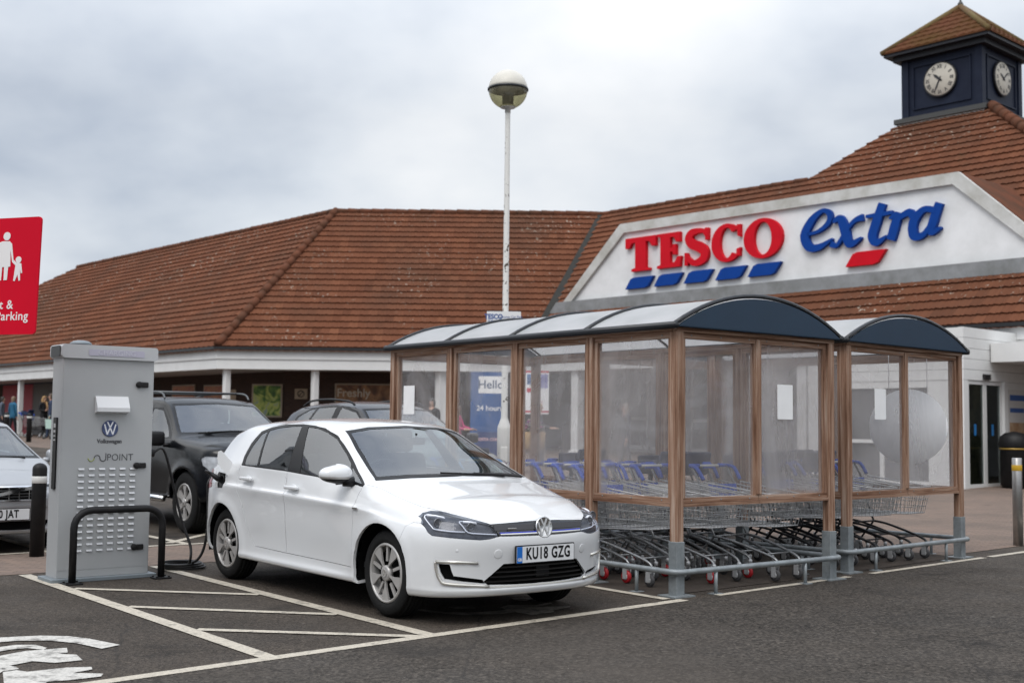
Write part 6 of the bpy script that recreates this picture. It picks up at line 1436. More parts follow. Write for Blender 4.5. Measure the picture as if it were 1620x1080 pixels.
# ------------------------------------------------------------------ black four-wheel drive
pc = B(-.14, 8.92)
PF = thing('parked_car', 'black four wheel drive with roof rails parked between the cabinet and the white car', 'car', pc, SA-math.pi/2)
pf = dict(xk=1.80, xrk=-2.05, xa=1.1, xb=-1.0, n=2.6, wz=.385, wx=[-2.05, -1.5, -.6, .4, 1.42, 1.80], nose_pow=.9, tail_pow=1., flare=[(1.425, .43, .03), (-1.425, .43, .03)],
 rows=[dict(z=(.40, .38, .40, .40, .40, .45), xf=2.10, xr=-2.3, w=K(.74, .76, .76, .76, .76, .74), hard=1),
  dict(z=(.42, .40, .42, .42, .42, .47), xf=2.22, xr=-2.38, w=K(.84, .87, .87, .87, .88, .84)),
  dict(z=(.52, .50, .48, .48, .52, .56), xf=2.26, xr=-2.42, w=K(.87, .895, .88, .88, .905, .875)),
  dict(z=(.66, .66, .62, .62, .66, .70), xf=2.28, xr=-2.42, w=K(.88, .90, .885, .885, .91, .885)),
  dict(z=(.80, .80, .78, .78, .80, .84), xf=2.26, xr=-2.42, w=K(.88, .90, .895, .895, .91, .885)),
  dict(z=(.92, .93, .95, .96, .96, .98), xf=2.24, xr=-2.41, w=K(.87, .89, .89, .89, .895, .875)),
  dict(z=(1.02, 1.04, 1.09, 1.10, 1.10, 1.10), xf=2.20, xr=-2.40, w=K(.85, .875, .875, .875, .875, .85))],
 front_top=[(2.16, 0, 1.07), (2.13, .36, 1.07), (2.06, .62, 1.075), (1.80, .80, 1.09)], rear_top=[(-2.38, 0, 1.15), (-2.36, .4, 1.15), (-2.28, .68, 1.15), (-2.05, .84, 1.15)],
 stations=[st_(1.80, 0, (0, 1.165), (.25, 1.163), (.45, 1.155), (.60, 1.145), (.68, 1.13), (.75, 1.115), (.80, 1.09)),
  st_(1.30, .0, (0, 1.205), (.25, 1.203), (.48, 1.195), (.64, 1.182), (.72, 1.17), (.79, 1.155), (.835, 1.13)),
  st_(1.02, .02, (0, 1.225), (.25, 1.222), (.5, 1.215), (.68, 1.20), (.75, 1.19), (.81, 1.175), (.85, 1.145)),
  st_(.93, .10, (0, 1.25), (.26, 1.248), (.52, 1.242), (.745, 1.225), (.785, 1.21), (.825, 1.185), (.855, 1.15)),
  st_(.55, .09, (0, 1.485), (.25, 1.48), (.48, 1.468), (.665, 1.44), (.71, 1.41), (.79, 1.27), (.86, 1.16)),
  st_(.24, .07, (0, 1.665), (.24, 1.66), (.44, 1.648), (.60, 1.625), (.66, 1.59), (.77, 1.38), (.865, 1.165)),
  st_(.06, .03, (0, 1.71), (.25, 1.707), (.46, 1.695), (.61, 1.672), (.665, 1.64), (.775, 1.40), (.867, 1.17)),
  st_(-.6, .0, (0, 1.745), (.27, 1.742), (.48, 1.73), (.63, 1.705), (.68, 1.67), (.785, 1.42), (.87, 1.17)),
  st_(-1.5, .0, (0, 1.735), (.27, 1.732), (.48, 1.72), (.63, 1.69), (.68, 1.66), (.785, 1.42), (.865, 1.16)),
  st_(-2.05, .0, (0, 1.68), (.26, 1.677), (.46, 1.665), (.60, 1.635), (.66, 1.59), (.76, 1.38), (.84, 1.15))])
bm = car_shell(pf); bvh = BVHTree.FromBMesh(bm); gray = car_ray(PF); nx2 = nose(bvh); zl = bm.faces.layers.int['zone']; pl = bm.faces.layers.int['patch']
BP = carpaint('paint_black', (.004, .0045, .006), .0, .22, .15, .12); BP.node_tree.nodes['Principled BSDF'].inputs['Specular IOR Level'].default_value = .28
for f in bm.faces:
    c = f.calc_center_median()
    if f[pl] == 1 and c.x > .95 and c.z < 1.25: f[zl] = 5
cutzone(bm, 'side', [(1.55, 0), (1.60, .72), (1.74, .86), (2.0, .86), (2.6, .80), (2.6, 0)], 11, lambda f: f.calc_center_median().x > 1.3 and f[pl] == 0)
sf2 = lambda f: abs(f.normal.y) > .3
cutzone(bm, 'side', [(.92, 1.12), (.90, .48), (-.12, .48), (-.12, 1.65), (.2, 1.6), (.60, 1.36)], 3, lambda f: sf2(f) and f.calc_center_median().z < 1.63)
cutzone(bm, 'side', [(-.12, .48), (-.95, .48), (-1.02, .7), (-1.08, 1.65), (-.12, 1.65)], 4, lambda f: sf2(f) and f.calc_center_median().z < 1.63)
cutzone(bm, 'side', [(.86, 1.17), (.18, 1.57), (-1.9, 1.60), (-1.95, 1.17)], 2, sf2)
for P in ([(.74, 1.19), (.20, 1.54), (-.08, 1.565), (-.08, 1.19)], [(-.17, 1.19), (-.17, 1.57), (-.98, 1.575), (-1.02, 1.19)], [(-1.12, 1.19), (-1.10, 1.575), (-1.82, 1.57), (-1.88, 1.19)]): cutzone(bm, 'side', P, 1, sf2)
screen_zones(bm, (.755, 1.225), (.60, 1.625), 1.15, 1.2)
hp_ = trace([(313.3, 724.8), (323.7, 721), (344.5, 722), (352, 745), (343, 750), (333, 747), (319.8, 736)], 'front')
for P in (hp_, [(-y, z) for y, z in hp_][::-1]): cutzone(bm, 'front', P, 6, lambda f: f.normal.x > .05 and f.calc_center_median().x > 1.6)
for cx_0 in (1.425, -1.425): cutzone(bm, 'side', circ(cx_0, .385, .43), 12, lowf(.9))
bm.normal_update(); finish(bm, PF, BP)
for s in (-1, 1):
    pk_ = lambda f, s=s: f.calc_center_median().y*s > 0
    h_ = extract(bm, {6}, 'headlight', mat('lamp_bright', (.72, .72, .70), .3, .0, var=.45, vscale=14), PF, gap=0, lip=0, off=.010, pick=pk_); extract(bm, {6}, 'lens', LENS, h_, gap=.002, lip=.02, off=0, pick=pk_)
    simple_mirror(PF, .78, s*1.02, 1.17, s, TRIM, .22, .19)
    m = MB(); m.tube([(.85, s*.93, .40), (-.85, s*.93, .40)], .04, 10); m.build('side_step', CHROME, PF)
    m = MB(); m.tube(bez([(.05, s*.62, 1.70), (-.05, s*.62, 1.775), (-.4, s*.63, 1.80), (-1.4, s*.63, 1.80), (-1.75, s*.62, 1.76), (-1.85, s*.61, 1.70)], 4), .014, 8); m.build('roof_rail', mat('rail_grey', (.10, .105, .11), .4, .5), PF)
    for x in (.15, -.95): m = MB(); m.bbox((x, s*.905, 1.02), (.2, .03, .035), .01); m.build('handle', BP, PF)
for x in (-.35, -1.25): m = MB(); m.tube([(x, -.63, 1.80), (x, .63, 1.80)], .016, 8); m.build('roof_bar', MATS['rail_grey'], PF)
for x in (1.425, -1.425):
    for s in (-1, 1): wheel(PF, x, s*.90, .385, .385, .235, .24, 'six')
liner(PF, 1.425, .385, .44, .5, .86); liner(PF, -1.425, .385, .44, .5, .86)
m = MB(); m.box((0, 0, .44), (4.0, 1.5, .1)); m.build('underbody', DARK, PF)
m = MB(); m.box((-.3, 0, .60), (2.6, 1.6, .04)); m.bbox((.55, 0, 1.10), (.5, 1.5, .16), .05); m.bbox((.95, 0, 1.13), (.25, 1.4, .06), .02); m.box((-2.1, 0, 1.0), (.06, 1.4, .7)); m.build('dashboard', DASH, PF)
seats(PF, (.0, .0), (-.40, .40), .58)
m = MB(); m.bbox((-.95, 0, 1.1), (.18, 1.3, .7), .06); m.build('rear_bench', SEATM, PF)
m = MB(); m.tube([(1.02, -.55, 1.245), (.985, -.1, 1.27), (.99, .25, 1.27)], .012, 6); m.build('wiper', TRIM, PF)
m = MB(); m.tube([(1.03, .05, 1.25), (1.0, .40, 1.262), (.96, .66, 1.255)], .012, 6); m.build('wiper', TRIM, PF)
for i in range(3): block(PF, nx2, -.42+i*.29, -.16+i*.29, .86, 1.02, .006, 'grille', GLOSSB)
block(PF, nx2, -.5, .5, .52, .66, .004, 'lower_grille', DARK); bm.free()
# ------------------------------------------------------------------ dark grey estate-like SUV
gc_ = B(2.43, 8.35)
GS = thing('parked_car', 'dark grey tall estate car behind the roof of the white car', 'car', gc_, SA-math.pi/2)
sv = scaled(golf, 1.08, 1.07, 1.205, .0)
bm = car_shell(sv); zl = bm.faces.layers.int['zone']; pl = bm.faces.layers.int['patch']; bvh = BVHTree.FromBMesh(bm); nx2 = nose(bvh); gray = car_ray(GS)
GP = carpaint('paint_graphite', (.022, .023, .028), .1, .25, .1, .3)
X, Z = 1.08, 1.205
for f in bm.faces:
    c = f.calc_center_median()
    if f[pl] == 1 and c.x > 1.02*X and c.z < 1.0*Z: f[zl] = 5
cutzone(bm, 'side', [(1.50*X, .0), (1.60*X, .67*Z), (2.6, .6*Z), (2.6, 0)], 11, lambda f: f.calc_center_median().x > 1.2 and f[pl] == 0)
def sc2(P): return [(x*X, z*Z) for x, z in P]
cutzone(bm, 'side', sc2([(.985, .935), (.955, .75), (.925, .32), (-.135, .33), (-.15, .985), (-.225, 1.372), (.05, 1.345), (.27, 1.285), (.62, 1.09)]), 3, lambda f: sf2(f) and f.calc_center_median().z < 1.36*Z)
cutzone(bm, 'side', sc2([(-.135, .33), (-.70, .34), (-.90, .66), (-1.0, .80), (-1.02, 1.02), (-.90, 1.29), (-.60, 1.362), (-.225, 1.372), (-.15, .985)]), 4, lambda f: sf2(f) and f.calc_center_median().z < 1.37*Z)
cutzone(bm, 'side', sc2([(1.0, .93), (.62, 1.105), (.27, 1.300), (.05, 1.352), (-.4, 1.372), (-.95, 1.345), (-1.28, 1.24), (-1.40, 1.04), (-.19, .98)]), 2, sf2)
for P in ([(.80, .965), (.60, 1.09), (.25, 1.285), (-.12, 1.350), (-.12, .99)], [(-.24, .995), (-.25, 1.355), (-.75, 1.345), (-.88, 1.02)], [(-.93, 1.025), (-.81, 1.34), (-1.0, 1.318), (-1.24, 1.225), (-1.35, 1.05)]): cutzone(bm, 'side', sc2(P), 1, sf2)
screen_zones(bm, (.70*1.07, .966*Z), (.535*1.07, 1.328*Z), 1.3*X, .95*Z)
for cx_0 in (1.313*X, -1.313*X): cutzone(bm, 'side', circ(cx_0, .36, .40), 12, lowf(.8))
hb = [(-.36, .66*Z), (-.74, .72*Z), (-.80, .66*Z), (-.74, .61*Z), (-.42, .60*Z)]
for P in (hb, [(-y, z) for y, z in hb][::-1]): cutzone(bm, 'front', P, 6, lambda f: f.normal.x > .05 and f.calc_center_median().x > 1.6)
bm.normal_update(); finish(bm, GS, GP)
extract(bm, {6}, 'headlight', MATS['lamp_bright'], GS, gap=0, lip=0, off=.0)
for s in (-1, 1):
    m = MB(); m.tube(bez([(.15, s*.60, 1.66), (.0, s*.605, 1.71), (-.5, s*.61, 1.745), (-1.1, s*.60, 1.73), (-1.40, s*.585, 1.65)], 4), .016, 8); m.build('roof_rail', TRIM, GS)
    simple_mirror(GS, .86, s*1.0, 1.2, s, GP)
    block(GS, nx2, s*.05-.01, s*.28, .62*Z, .70*Z, .006, 'grille', GLOSSB, 6)
for x in (1.313*X, -1.313*X):
    for s in (-1, 1): wheel(GS, x, s*.87, .36, .36, .235, .22, 'five')
liner(GS, 1.313*X, .36, .41, .5, .86); liner(GS, -1.313*X, .36, .41, .5, .86)
m = MB(); m.lathe([(.03, 0), (.02, .03), (.012, .06), (1e-5, .065)], 10, Matrix.Translation((-1.05, 0, 1.70))); m.build('aerial', TRIM, GS)
m = MB(); m.box((0, 0, .42), (3.6, 1.5, .1)); m.build('underbody', DARK, GS)
m = MB(); m.box((-.15, 0, .5), (2.4, 1.55, .04)); m.bbox((.75, 0, 1.02), (.45, 1.45, .16), .05); m.bbox((1.08, 0, 1.09), (.25, 1.3, .05), .02); m.box((-1.5, 0, .95), (.06, 1.3, .7)); m.build('dashboard', DASH, GS); seats(GS, (.10, .10), (-.38, .38), .50)
plate(GS, nx2(0, .55)+.012, .56, 'LB66 RVO', euro=False); bm.free()
# ------------------------------------------------------------------ silver saloon at the left edge
vc = B(-3.58, 8.26)
VO = thing('parked_car', 'silver saloon car behind the black bollard at the left edge', 'car', vc, SA-math.pi/2)
vn = scaled(golf, 1.0, .985, .985)
bm = car_shell(vn); zl = bm.faces.layers.int['zone']; pl = bm.faces.layers.int['patch']; bvh = BVHTree.FromBMesh(bm); nx2 = nose(bvh); gray = car_ray(VO)
SP = carpaint('paint_silver', (.36, .37, .385), .25, .35, .05, .3)
for f in bm.faces:
    c = f.calc_center_median()
    if f[pl] == 1 and c.x > 1.02 and c.z < .985: f[zl] = 5
cutzone(bm, 'side', [(1.50, .0), (1.58, .50), (2.6, .50), (2.6, 0)], 11, lambda f: f.calc_center_median().x > 1.2 and f[pl] == 0)
q = .985
cutzone(bm, 'side', [(x, z*q) for x, z in [(.985, .935), (.955, .75), (.925, .32), (-.135, .33), (-.15, .985), (-.225, 1.372), (.05, 1.345), (.27, 1.285), (.62, 1.09)]], 3, lambda f: sf2(f) and f.calc_center_median().z < 1.34)
cutzone(bm, 'side', [(x, z*q) for x, z in [(1.0, .93), (.62, 1.105), (.27, 1.300), (-.4, 1.36), (-.95, 1.30), (-1.2, 1.04), (-.19, .98)]], 2, sf2)
for P in ([(.80, .965), (.60, 1.09), (.25, 1.285), (-.12, 1.345), (-.12, .99)], [(-.24, .995), (-.25, 1.345), (-.75, 1.325), (-.98, 1.02)]): cutzone(bm, 'side', [(x, z*q) for x, z in P], 1, sf2)
screen_zones(bm, (.69, .954), (.525, 1.308), 1.3, .935)
for cx_0 in (1.313, -1.313): cutzone(bm, 'side', circ(cx_0, .31, .345), 12, lowf(.75))
hb = [(-.36, .70), (-.66, .725), (-.745, .70), (-.75, .60), (-.66, .565), (-.38, .565)]
for P in (hb, [(-y, z) for y, z in hb][::-1]): cutzone(bm, 'front', P, 6, lambda f: f.normal.x > .05 and f.calc_center_median().x > 1.5)
cutzone(bm, 'front', [(-.325, .685), (.325, .685), (.29, .56), (-.29, .56)], 7, lambda f: f.normal.x > .1 and f.calc_center_median().x > 1.8)
cutzone(bm, 'front', [(-.52, .335), (.52, .335), (.44, .245), (-.44, .245)], 8, lambda f: f.normal.x > .1 and f.calc_center_median().x > 1.8)
bm.normal_update(); finish(bm, VO, SP, zones=((3, 'door'),))
extract(bm, {7}, 'grille', DARK, VO, gap=0, lip=0, off=.03); extract(bm, {8}, 'lower_grille', DARK, VO, gap=0, lip=0, off=.03)
for s in (-1, 1):
    pk_ = lambda f, s=s: f.calc_center_median().y*s > 0
    h_ = extract(bm, {6}, 'headlight', MATS['lamp_bright'], VO, gap=0, lip=0, off=.03, pick=pk_); extract(bm, {6}, 'lens', LENS, h_, gap=.002, lip=.02, off=0, pick=pk_)
    simple_mirror(VO, .80, s*.93, .985, s, SP, .20, .13)
for i in range(6):
    y = -.26+i*.104; m = MB(); m.bbox((nx2(y, .62)-.012, y, .62), (.012, .009, .118), .003); m.build('grille_bar', CHROME, VO)
for z in (.59, .62, .655): block(VO, nx2, -.29, .29, z-.004, z+.004, -.012, 'grille_bar', mat('bar_dark', (.05, .05, .052), .4), 10, .01)
block(VO, nx2, -.335, .335, .687, .70, .008, 'grille_surround', CHROME); block(VO, nx2, -.30, .30, .546, .558, .008, 'grille_surround', CHROME)
m = MB(); m.prism([(-.30, -.015), (-.30, .018), (.30, .018), (.30, -.015)], 0, .008, frame((nx2(0, .62)+.006, 0, .622), Vector((0, .90, .19)).normalized(), Vector((0, -.19, .90)).normalized(), (1, 0, 0))); m.build('grille_slash', CHROME, VO)
block(VO, nx2, -.80, .80, .475, .50, .012, 'bumper_strip', SP, 24)
plate(VO, nx2(0, .41)+.014, .41, 'W250 JAT' if False else '    0 JAT', euro=False)
for x in (1.313, -1.313):
    for s in (-1, 1): wheel(VO, x, s*.80, .31, .31, .205, .20, 'five')
liner(VO, 1.313, .31, .36, .45, .80); liner(VO, -1.313, .31, .36, .45, .80)
m = MB(); m.box((0, 0, .24), (3.3, 1.36, .08)); m.build('underbody', DARK, VO)
m = MB(); m.box((-.15, 0, .34), (2.3, 1.45, .04)); m.bbox((.72, 0, .84), (.42, 1.36, .14), .05); m.bbox((1.0, 0, .885), (.3, 1.25, .06), .02); m.build('dashboard', DASH, VO); seats(VO, (.10, .10), (-.36, .36), .33)
m = MB(); m.tube([(1.11, .5, .965), (1.09, 0, .975), (1.10, -.45, .967)], .012, 6); m.build('wiper', TRIM, VO)
bm.free()
# ------------------------------------------------------------------ charging cable
Mg_ = Matrix.Translation(GOLF.location) @ Matrix.Rotation(GOLF.rotation_euler.z, 4, 'Z')
Mc_ = Matrix.Translation(CAB.location) @ Matrix.Rotation(CAB.rotation_euler.z, 4, 'Z')
ca = Mc_ @ Vector((W_+.07, D_*.5, 1.10)); sock = Mg_ @ Vector((-1.37, -.84, .872)); out1 = Mg_ @ Vector((-1.44, -.95, .95))
CBL = thing('charging_cable', 'black charging cable looping from the grey cabinet to the white car', 'cable', gp(290, 902, 0))
co = gp(291, 899); cc = Vector((co.x, co.y, .02))
ux, uy = Vector((UX, UY, 0)), Vector((-UY, UX, 0))
coil = [cc+ux*(.19*math.cos(t)-.02*k)+uy*(.19*math.sin(t))+Vector((0, 0, .018*k)) for k in range(3) for t in [2*math.pi*i/14 for i in range(14)]]
p1 = [ca, ca+ux*.10+Vector((0, 0, .02)), gp(275, 790).lerp(ca, 0)*0+yp(276, 775, 11.35), yp(288, 825, 11.4), yp(301, 862, 11.4), yp(301, 885, 11.38), co+Vector((.02, .03, .03))]
p2 = [co+Vector((.05, .0, .05)), yp(312, 885, 11.3), yp(322, 868, 11.25), yp(328, 835, 11.2), yp(329, 790, 11.2), yp(329, 765, 11.2), yp(335, 752, 11.2), out1, Mg_ @ Vector((-1.395, -.91, .92)), sock]
o_ = Vector(CBL.location)
m = MB(); m.tube([p-o_ for p in bez(p1, 6)+bez(coil, 2)+bez(p2, 6)], .0125, 8); m.build('lead', mat('cable_black', (.012, .012, .013), .5), CBL)
m = MB(); m.tube([sock-o_, Mg_ @ Vector((-1.375, -.88, .890))-o_, Mg_ @ Vector((-1.40, -.925, .93))-o_], [.027, .024, .016], 12); m.build('plug', BLK, CBL)
# ------------------------------------------------------------------ people
SKIN = mat('skin', (.50, .30, .22), .55); 
def skin_mesh(nodes, edges, rad, root=0, sub=2):
    me = bpy.data.meshes.new('s'); me.from_pydata(nodes, edges, []); o = bpy.data.objects.new('s', me); sc.collection.objects.link(o)
    md = o.modifiers.new('k', 'SKIN'); md.use_smooth_shade = True
    sv_ = me.skin_vertices[0].data
    for i, r in enumerate(rad): sv_[i].radius = (r if isinstance(r, tuple) else (r, r)); sv_[i].use_root = (i == root)
    sd_ = o.modifiers.new('d', 'SUBSURF'); sd_.levels = sub; sd_.render_levels = sub
    m2 = bpy.data.meshes.new_from_object(o.evaluated_get(bpy.context.evaluated_depsgraph_get())); bpy.data.objects.remove(o); bpy.data.meshes.remove(me); return m2
def person(label, loc, rz, ht=1.68, top=(.02, .02, .02), legs=(.02, .02, .025), hair=(.3, .2, .1), hairlen=.0, arms='down', sleeve=True, coat=0., shoes=(.02, .02, .02), stride=.12, scarf=None, lean=0.):
    T = None; k = ht/1.70
    H = {}; nodes, rad, edges = [], [], []
    def nd(n, p, r, par=None):
        H[n] = len(nodes); nodes.append((p[0]*k, p[1]*k, p[2]*k)); rad.append((r[0]*k, r[1]*k) if isinstance(r, tuple) else r*k)
        if par is not None: edges.append((H[par], H[n]))
    nd('pel', (0, 0, .93), (.155, .115)); nd('waist', (0, .0+lean*.3, 1.08), (.135, .10), 'pel'); nd('chest', (0, lean*.7, 1.28), (.165, .115), 'waist'); nd('neckb', (0, .01+lean, 1.42), (.10, .075), 'chest'); nd('neck', (0, -.01+lean*1.1, 1.48), .052, 'neckb')
    nd('jaw', (0, -.03+lean*1.25, 1.545), (.062, .072), 'neck'); nd('head', (0, -.015+lean*1.3, 1.61), (.076, .092), 'jaw'); nd('crown', (0, -.005+lean*1.3, 1.668), (.055, .065), 'head')
    for s, nm in ((-1, 'r'), (1, 'l')):
        f = stride*s
        nd('hip'+nm, (s*.09, 0, .86), .098, 'pel'); nd('kn'+nm, (s*.095, f*.5-.02, .48), .062, 'hip'+nm); nd('an'+nm, (s*.09, f, .09), .042, 'kn'+nm); nd('to'+nm, (s*.105, f-.15, .035), (.042, .03), 'an'+nm)
        nd('sh'+nm, (s*.185, .01+lean, 1.385), .062, 'neckb')
        if arms == 'cross': P = ((s*.24, -.03, 1.12), (-s*.02, -.22, 1.14+s*.03), (-s*.10, -.22, 1.16+s*.03))
        elif arms == 'push': P = ((s*.24, -.08+lean, 1.13), (s*.21, -.34+lean, 1.06), (s*.20, -.42+lean, 1.06))
        elif arms == 'hold': P = ((s*.23, .0, 1.12), (s*.10, -.20, 1.10), (s*.03, -.24, 1.14))
        else: P = ((s*.235, .02, 1.10), (s*.235, -.04, .86), (s*.235, -.06, .78))
        nd('el'+nm, P[0], .045, 'sh'+nm); nd('wr'+nm, P[1], .032, 'el'+nm); nd('ha'+nm, P[2], (.036, .022), 'wr'+nm)
    me = skin_mesh(nodes, edges, rad, H['pel'])
    mats = [SKIN, mat('cloth_%02x%02x%02x' % tuple(int(c*255) for c in top), top, .85, var=.3, vscale=6), mat('cloth_%02x%02x%02x' % tuple(int(c*255) for c in legs), legs, .85, var=.3, vscale=6), mat('shoe_%02x' % int(shoes[0]*255), shoes, .5), mat('face_dark', (.05, .03, .025), .5)]
    V = [Vector(n) for n in nodes]
    segs = [(V[a], V[b], nn) for a, b in edges for nn in [[q for q in H if H[q] == b][0]]]
    bm = bmesh.new(); bm.from_mesh(me); bpy.data.meshes.remove(me)
    def near(p):
        best = (9, '')
        for a, b, nn in segs:
            d = b-a; t = max(0, min(1, (p-a).dot(d)/max(d.length_squared, 1e-9))); q = (p-a-d*t).length
            if q < best[0]: best = (q, nn)
        return best[1]
    for f in bm.faces:
        c = f.calc_center_median(); n = near(c); f.smooth = True
        if n[:2] in ('ja', 'he', 'cr') or n == 'neck': f.material_index = 0
        elif n[:2] == 'ha' or (n[:2] == 'wr' and not sleeve): f.material_index = 0
        elif n[:2] == 'to' or (n[:2] == 'an' and c.z < .10*k): f.material_index = 3
        elif c.z < (.92-coat)*k and n[:2] not in ('el', 'wr'): f.material_index = 2
        else: f.material_index = 1
    # face and fingers, part of the same body mesh
    hd = V[H['head']]; ex = MB()
    ex.sphere(hd+Vector((0, -.100, -.018))*k, .016*k, 5, 0, (.8, 1.2, 1.2))
    for s in (-1, 1): ex.sphere(hd+Vector((s*.032, -.083, .008))*k, .011*k, 5, 4); ex.sphere(hd+Vector((s*.079, .01, -.01))*k, .026*k, 5, 0, (.35, .7, 1.1))
    ex.sphere(hd+Vector((0, -.088, -.055))*k, .018*k, 5, 4, (1.2, .5, .35))
    for nm, s in (('r', -1), ('l', 1)):
        h_, w_ = V[H['ha'+nm]], V[H['wr'+nm]]; d = (h_-w_).normalized(); sd_ = d.cross(Vector((0, -1, .3))).normalized()
        for i in range(4): b_ = h_+d*.015*k+sd_*(i-1.5)*.019*k; ln = (.062, .074, .07, .054)[i]*k; ex.tube([b_, b_+d*ln*.55, b_+d*ln+Vector((0, -.012, -.01))*k], [.0095*k, .0088*k, .0065*k], 5, 0)
        b_ = w_.lerp(h_, .5)+sd_*.03*k*s; ex.tube([b_, b_+(d*.03+sd_*.022*s)*k, b_+(d*.06+sd_*.026*s)*k], [.012*k, .0105*k, .008*k], 5, 0)
    m = MB(); m.bm(bm, None)
    m.m = [f.material_index for f in bm.faces]; m.sm = [True]*len(m.f); bm.free()
    for i, f in enumerate(ex.f): pass
    o = len(m.v); m.v += ex.v; m.f += [[q+o for q in f] for f in ex.f]; m.m += ex.m; m.sm += [True]*len(ex.f)
    B_ = m.build('person', mats, fix=False); B_.location = loc; B_.rotation_euler = (0, 0, rz); tag(B_, label, 'person')
    hm = MB(); c = hd
    n = 12; prof = []
    vs = []; nn = 20
    for i in range(n+1):
        ph = (.02+.98*i/n)*math.pi*.62
        for j in range(nn):
            a = 2*math.pi*j/nn; front = max(0, -math.sin(a)); r = math.sin(min(ph, math.pi/2))*(1.0 if ph < math.pi/2 else 1-.12*(ph-math.pi/2))
            z = math.cos(ph)*.105-(max(0, ph-1.2)*.10*(1-front)); z = max(z, .045) if front > .35 else z
            vs.append(c+Vector((.090*r*math.cos(a), .106*r*math.sin(a)+.008, z+.012))*k)
    hm.add(vs, [(i*nn+j, i*nn+(j+1) % nn, (i+1)*nn+(j+1) % nn, (i+1)*nn+j) for i in range(n) for j in range(nn)]+[tuple(range(nn))], 0, True)
    if hairlen: hm.tube([c+Vector((0, .05, .03))*k, c+Vector((0, .085, -.06))*k, c+Vector((0, .09, -.06-hairlen*.6))*k, c+Vector((0, .08, -.06-hairlen))*k], [.07*k, .085*k, .075*k, .03*k], 10)
    hm.build('hair', mat('hair_%02x%02x' % (int(hair[0]*255), int(hair[2]*255)), hair, .6, var=.35, vscale=30), B_)
    if scarf: s_ = MB(); s_.tube([V[H['neck']]+Vector((.075*math.cos(a), .07*math.sin(a)-.005, .0+.012*math.sin(2*a))) for a in [2*math.pi*i/12 for i in range(12)]], .032, 8, closed=True); s_.tube([V[H['neck']]+Vector((.03, -.08, 0)), V[H['chest']]+Vector((.05, -.15, .0)), V[H['waist']]+Vector((.05, -.14, .06))], [.035, .045, .04], 8); s_.build('scarf', mat('scarf_tan', scarf, .9), B_)
    return B_
def at(u, v, Y, dz=0.):
    P = yp(u, v, Y); return Vector((P.x, P.y, gz(P.x, P.y)+.012))
person('woman in black with a tan scarf walking below the red shop panel', at(68, 690, 50.5), R(60), 1.70, (.012, .012, .014), (.012, .012, .014), (.42, .25, .10), .22, 'hold', scarf=(.40, .25, .12))
person('person in a blue coat standing beside the far left shop column', at(19, 690, 51.5), R(150), 1.68, (.02, .13, .24), (.012, .014, .02), (.22, .15, .10), 0, 'down', coat=.12)
pb = person('person in a navy jacket carrying a pale green bag behind the grey cabinet', at(79, 695, 47), R(-70), 1.75, (.03, .045, .09), (.03, .05, .10), (.08, .05, .03), 0, 'down')
person('person in a grey coat at the far left edge of the shop front', at(2, 690, 53), R(100), 1.7, (.10, .12, .16), (.02, .02, .03), (.03, .025, .02), 0, 'down')
person('person with white hair and a pink jacket seen through the shelter panel', at(722, 690, 31), R(65), 1.62, (.55, .02, .16), (.03, .03, .04), (.66, .60, .52), 0, 'push', coat=.05)
person('man in a black shirt with folded arms seen behind the shelter corner', at(683, 690, 34), R(-25), 1.75, (.015, .016, .02), (.03, .035, .05), (.05, .035, .025), 0, 'cross', sleeve=False)
person('blonde person in a dark coat beside the flower display behind the shelter', at(852, 690, 32), R(80), 1.66, (.02, .022, .03), (.03, .03, .04), (.50, .36, .18), .08, 'push', coat=.18)
person('person in a dark coat walking past the shop windows behind the shelter', at(990, 690, 30), R(-80), 1.70, (.03, .033, .045), (.02, .02, .03), (.25, .20, .16), 0, 'down', coat=.15)
bagp = at(79, 695, 46.7); m = MB(); m.prism([(-.16, 0), (.16, 0), (.19, .36), (-.19, .36)], -.05, .05, frame((0, 0, 0), (1, 0, 0), (0, 0, 1), (0, -1, 0))); m.tube([(-.09, 0, .36), (-.07, 0, .50), (.07, 0, .50), (.09, 0, .36)], .008, 5)
o = m.build('shopping_bag', mat('bag_mint', (.45, .62, .55), .6)); o.location = bagp+Vector((.0, -.02, .42)); tag(o, 'pale green shopping bag held beside the grey cabinet', 'bag')
# a lone trolley by the left-hand column, one by the flowers
dup(protos['seat'], at(52, 690, 50), R(80), 'dark trolley with a child seat standing by the far left shop column', 'trolleys left by the shop front')
dup(protos['dark'], at(62, 690, 50.4), R(85), 'dark trolley without a child seat beside the far left shop column', 'trolleys left by the shop front')
# ------------------------------------------------------------------ boards, posters and displays on the shop front
def board(name, label, cat, u0, v0, u1, v1, n, k, m, th=.04, rows_=None, group=None):
    """flat board on the vertical plane n.P=k covering a photo rectangle"""
    a = pp(u0, v0, n.x, n.y, k-th/2-.01); b = pp(u1, v1, n.x, n.y, k-th/2-.01); ex = Vector((-n.y, n.x, 0)); ex = ex if ex.dot(Vector((1, 0, 0))) > 0 else -ex
    wd = abs((b-a).dot(ex)); ht = abs(a.z-b.z); c = (a+b)/2; T = thing(name, label, cat, c, 0, group)
    Mx = frame((0, 0, 0), ex, (0, 0, 1), -n); mb_ = MB(); mb_.prism(rrect(wd, ht, .01), -th/2, th/2, Mx); mb_.build('panel', m, T)
    return T, Mx @ Matrix.Translation((0, 0, th/2+.002)), wd, ht
def lay(T, Mx, items):
    for k_, (nm, m, x0, y0, x1, y1) in enumerate(items):
        mb_ = MB(); mb_.prism([(x0, y0), (x1, y0), (x1, y1), (x0, y1)], .0005*k_, .002+.0005*k_, Mx); mb_.build(nm, m, T)
FRM = mat('poster_frame', (.42, .35, .27), .5)
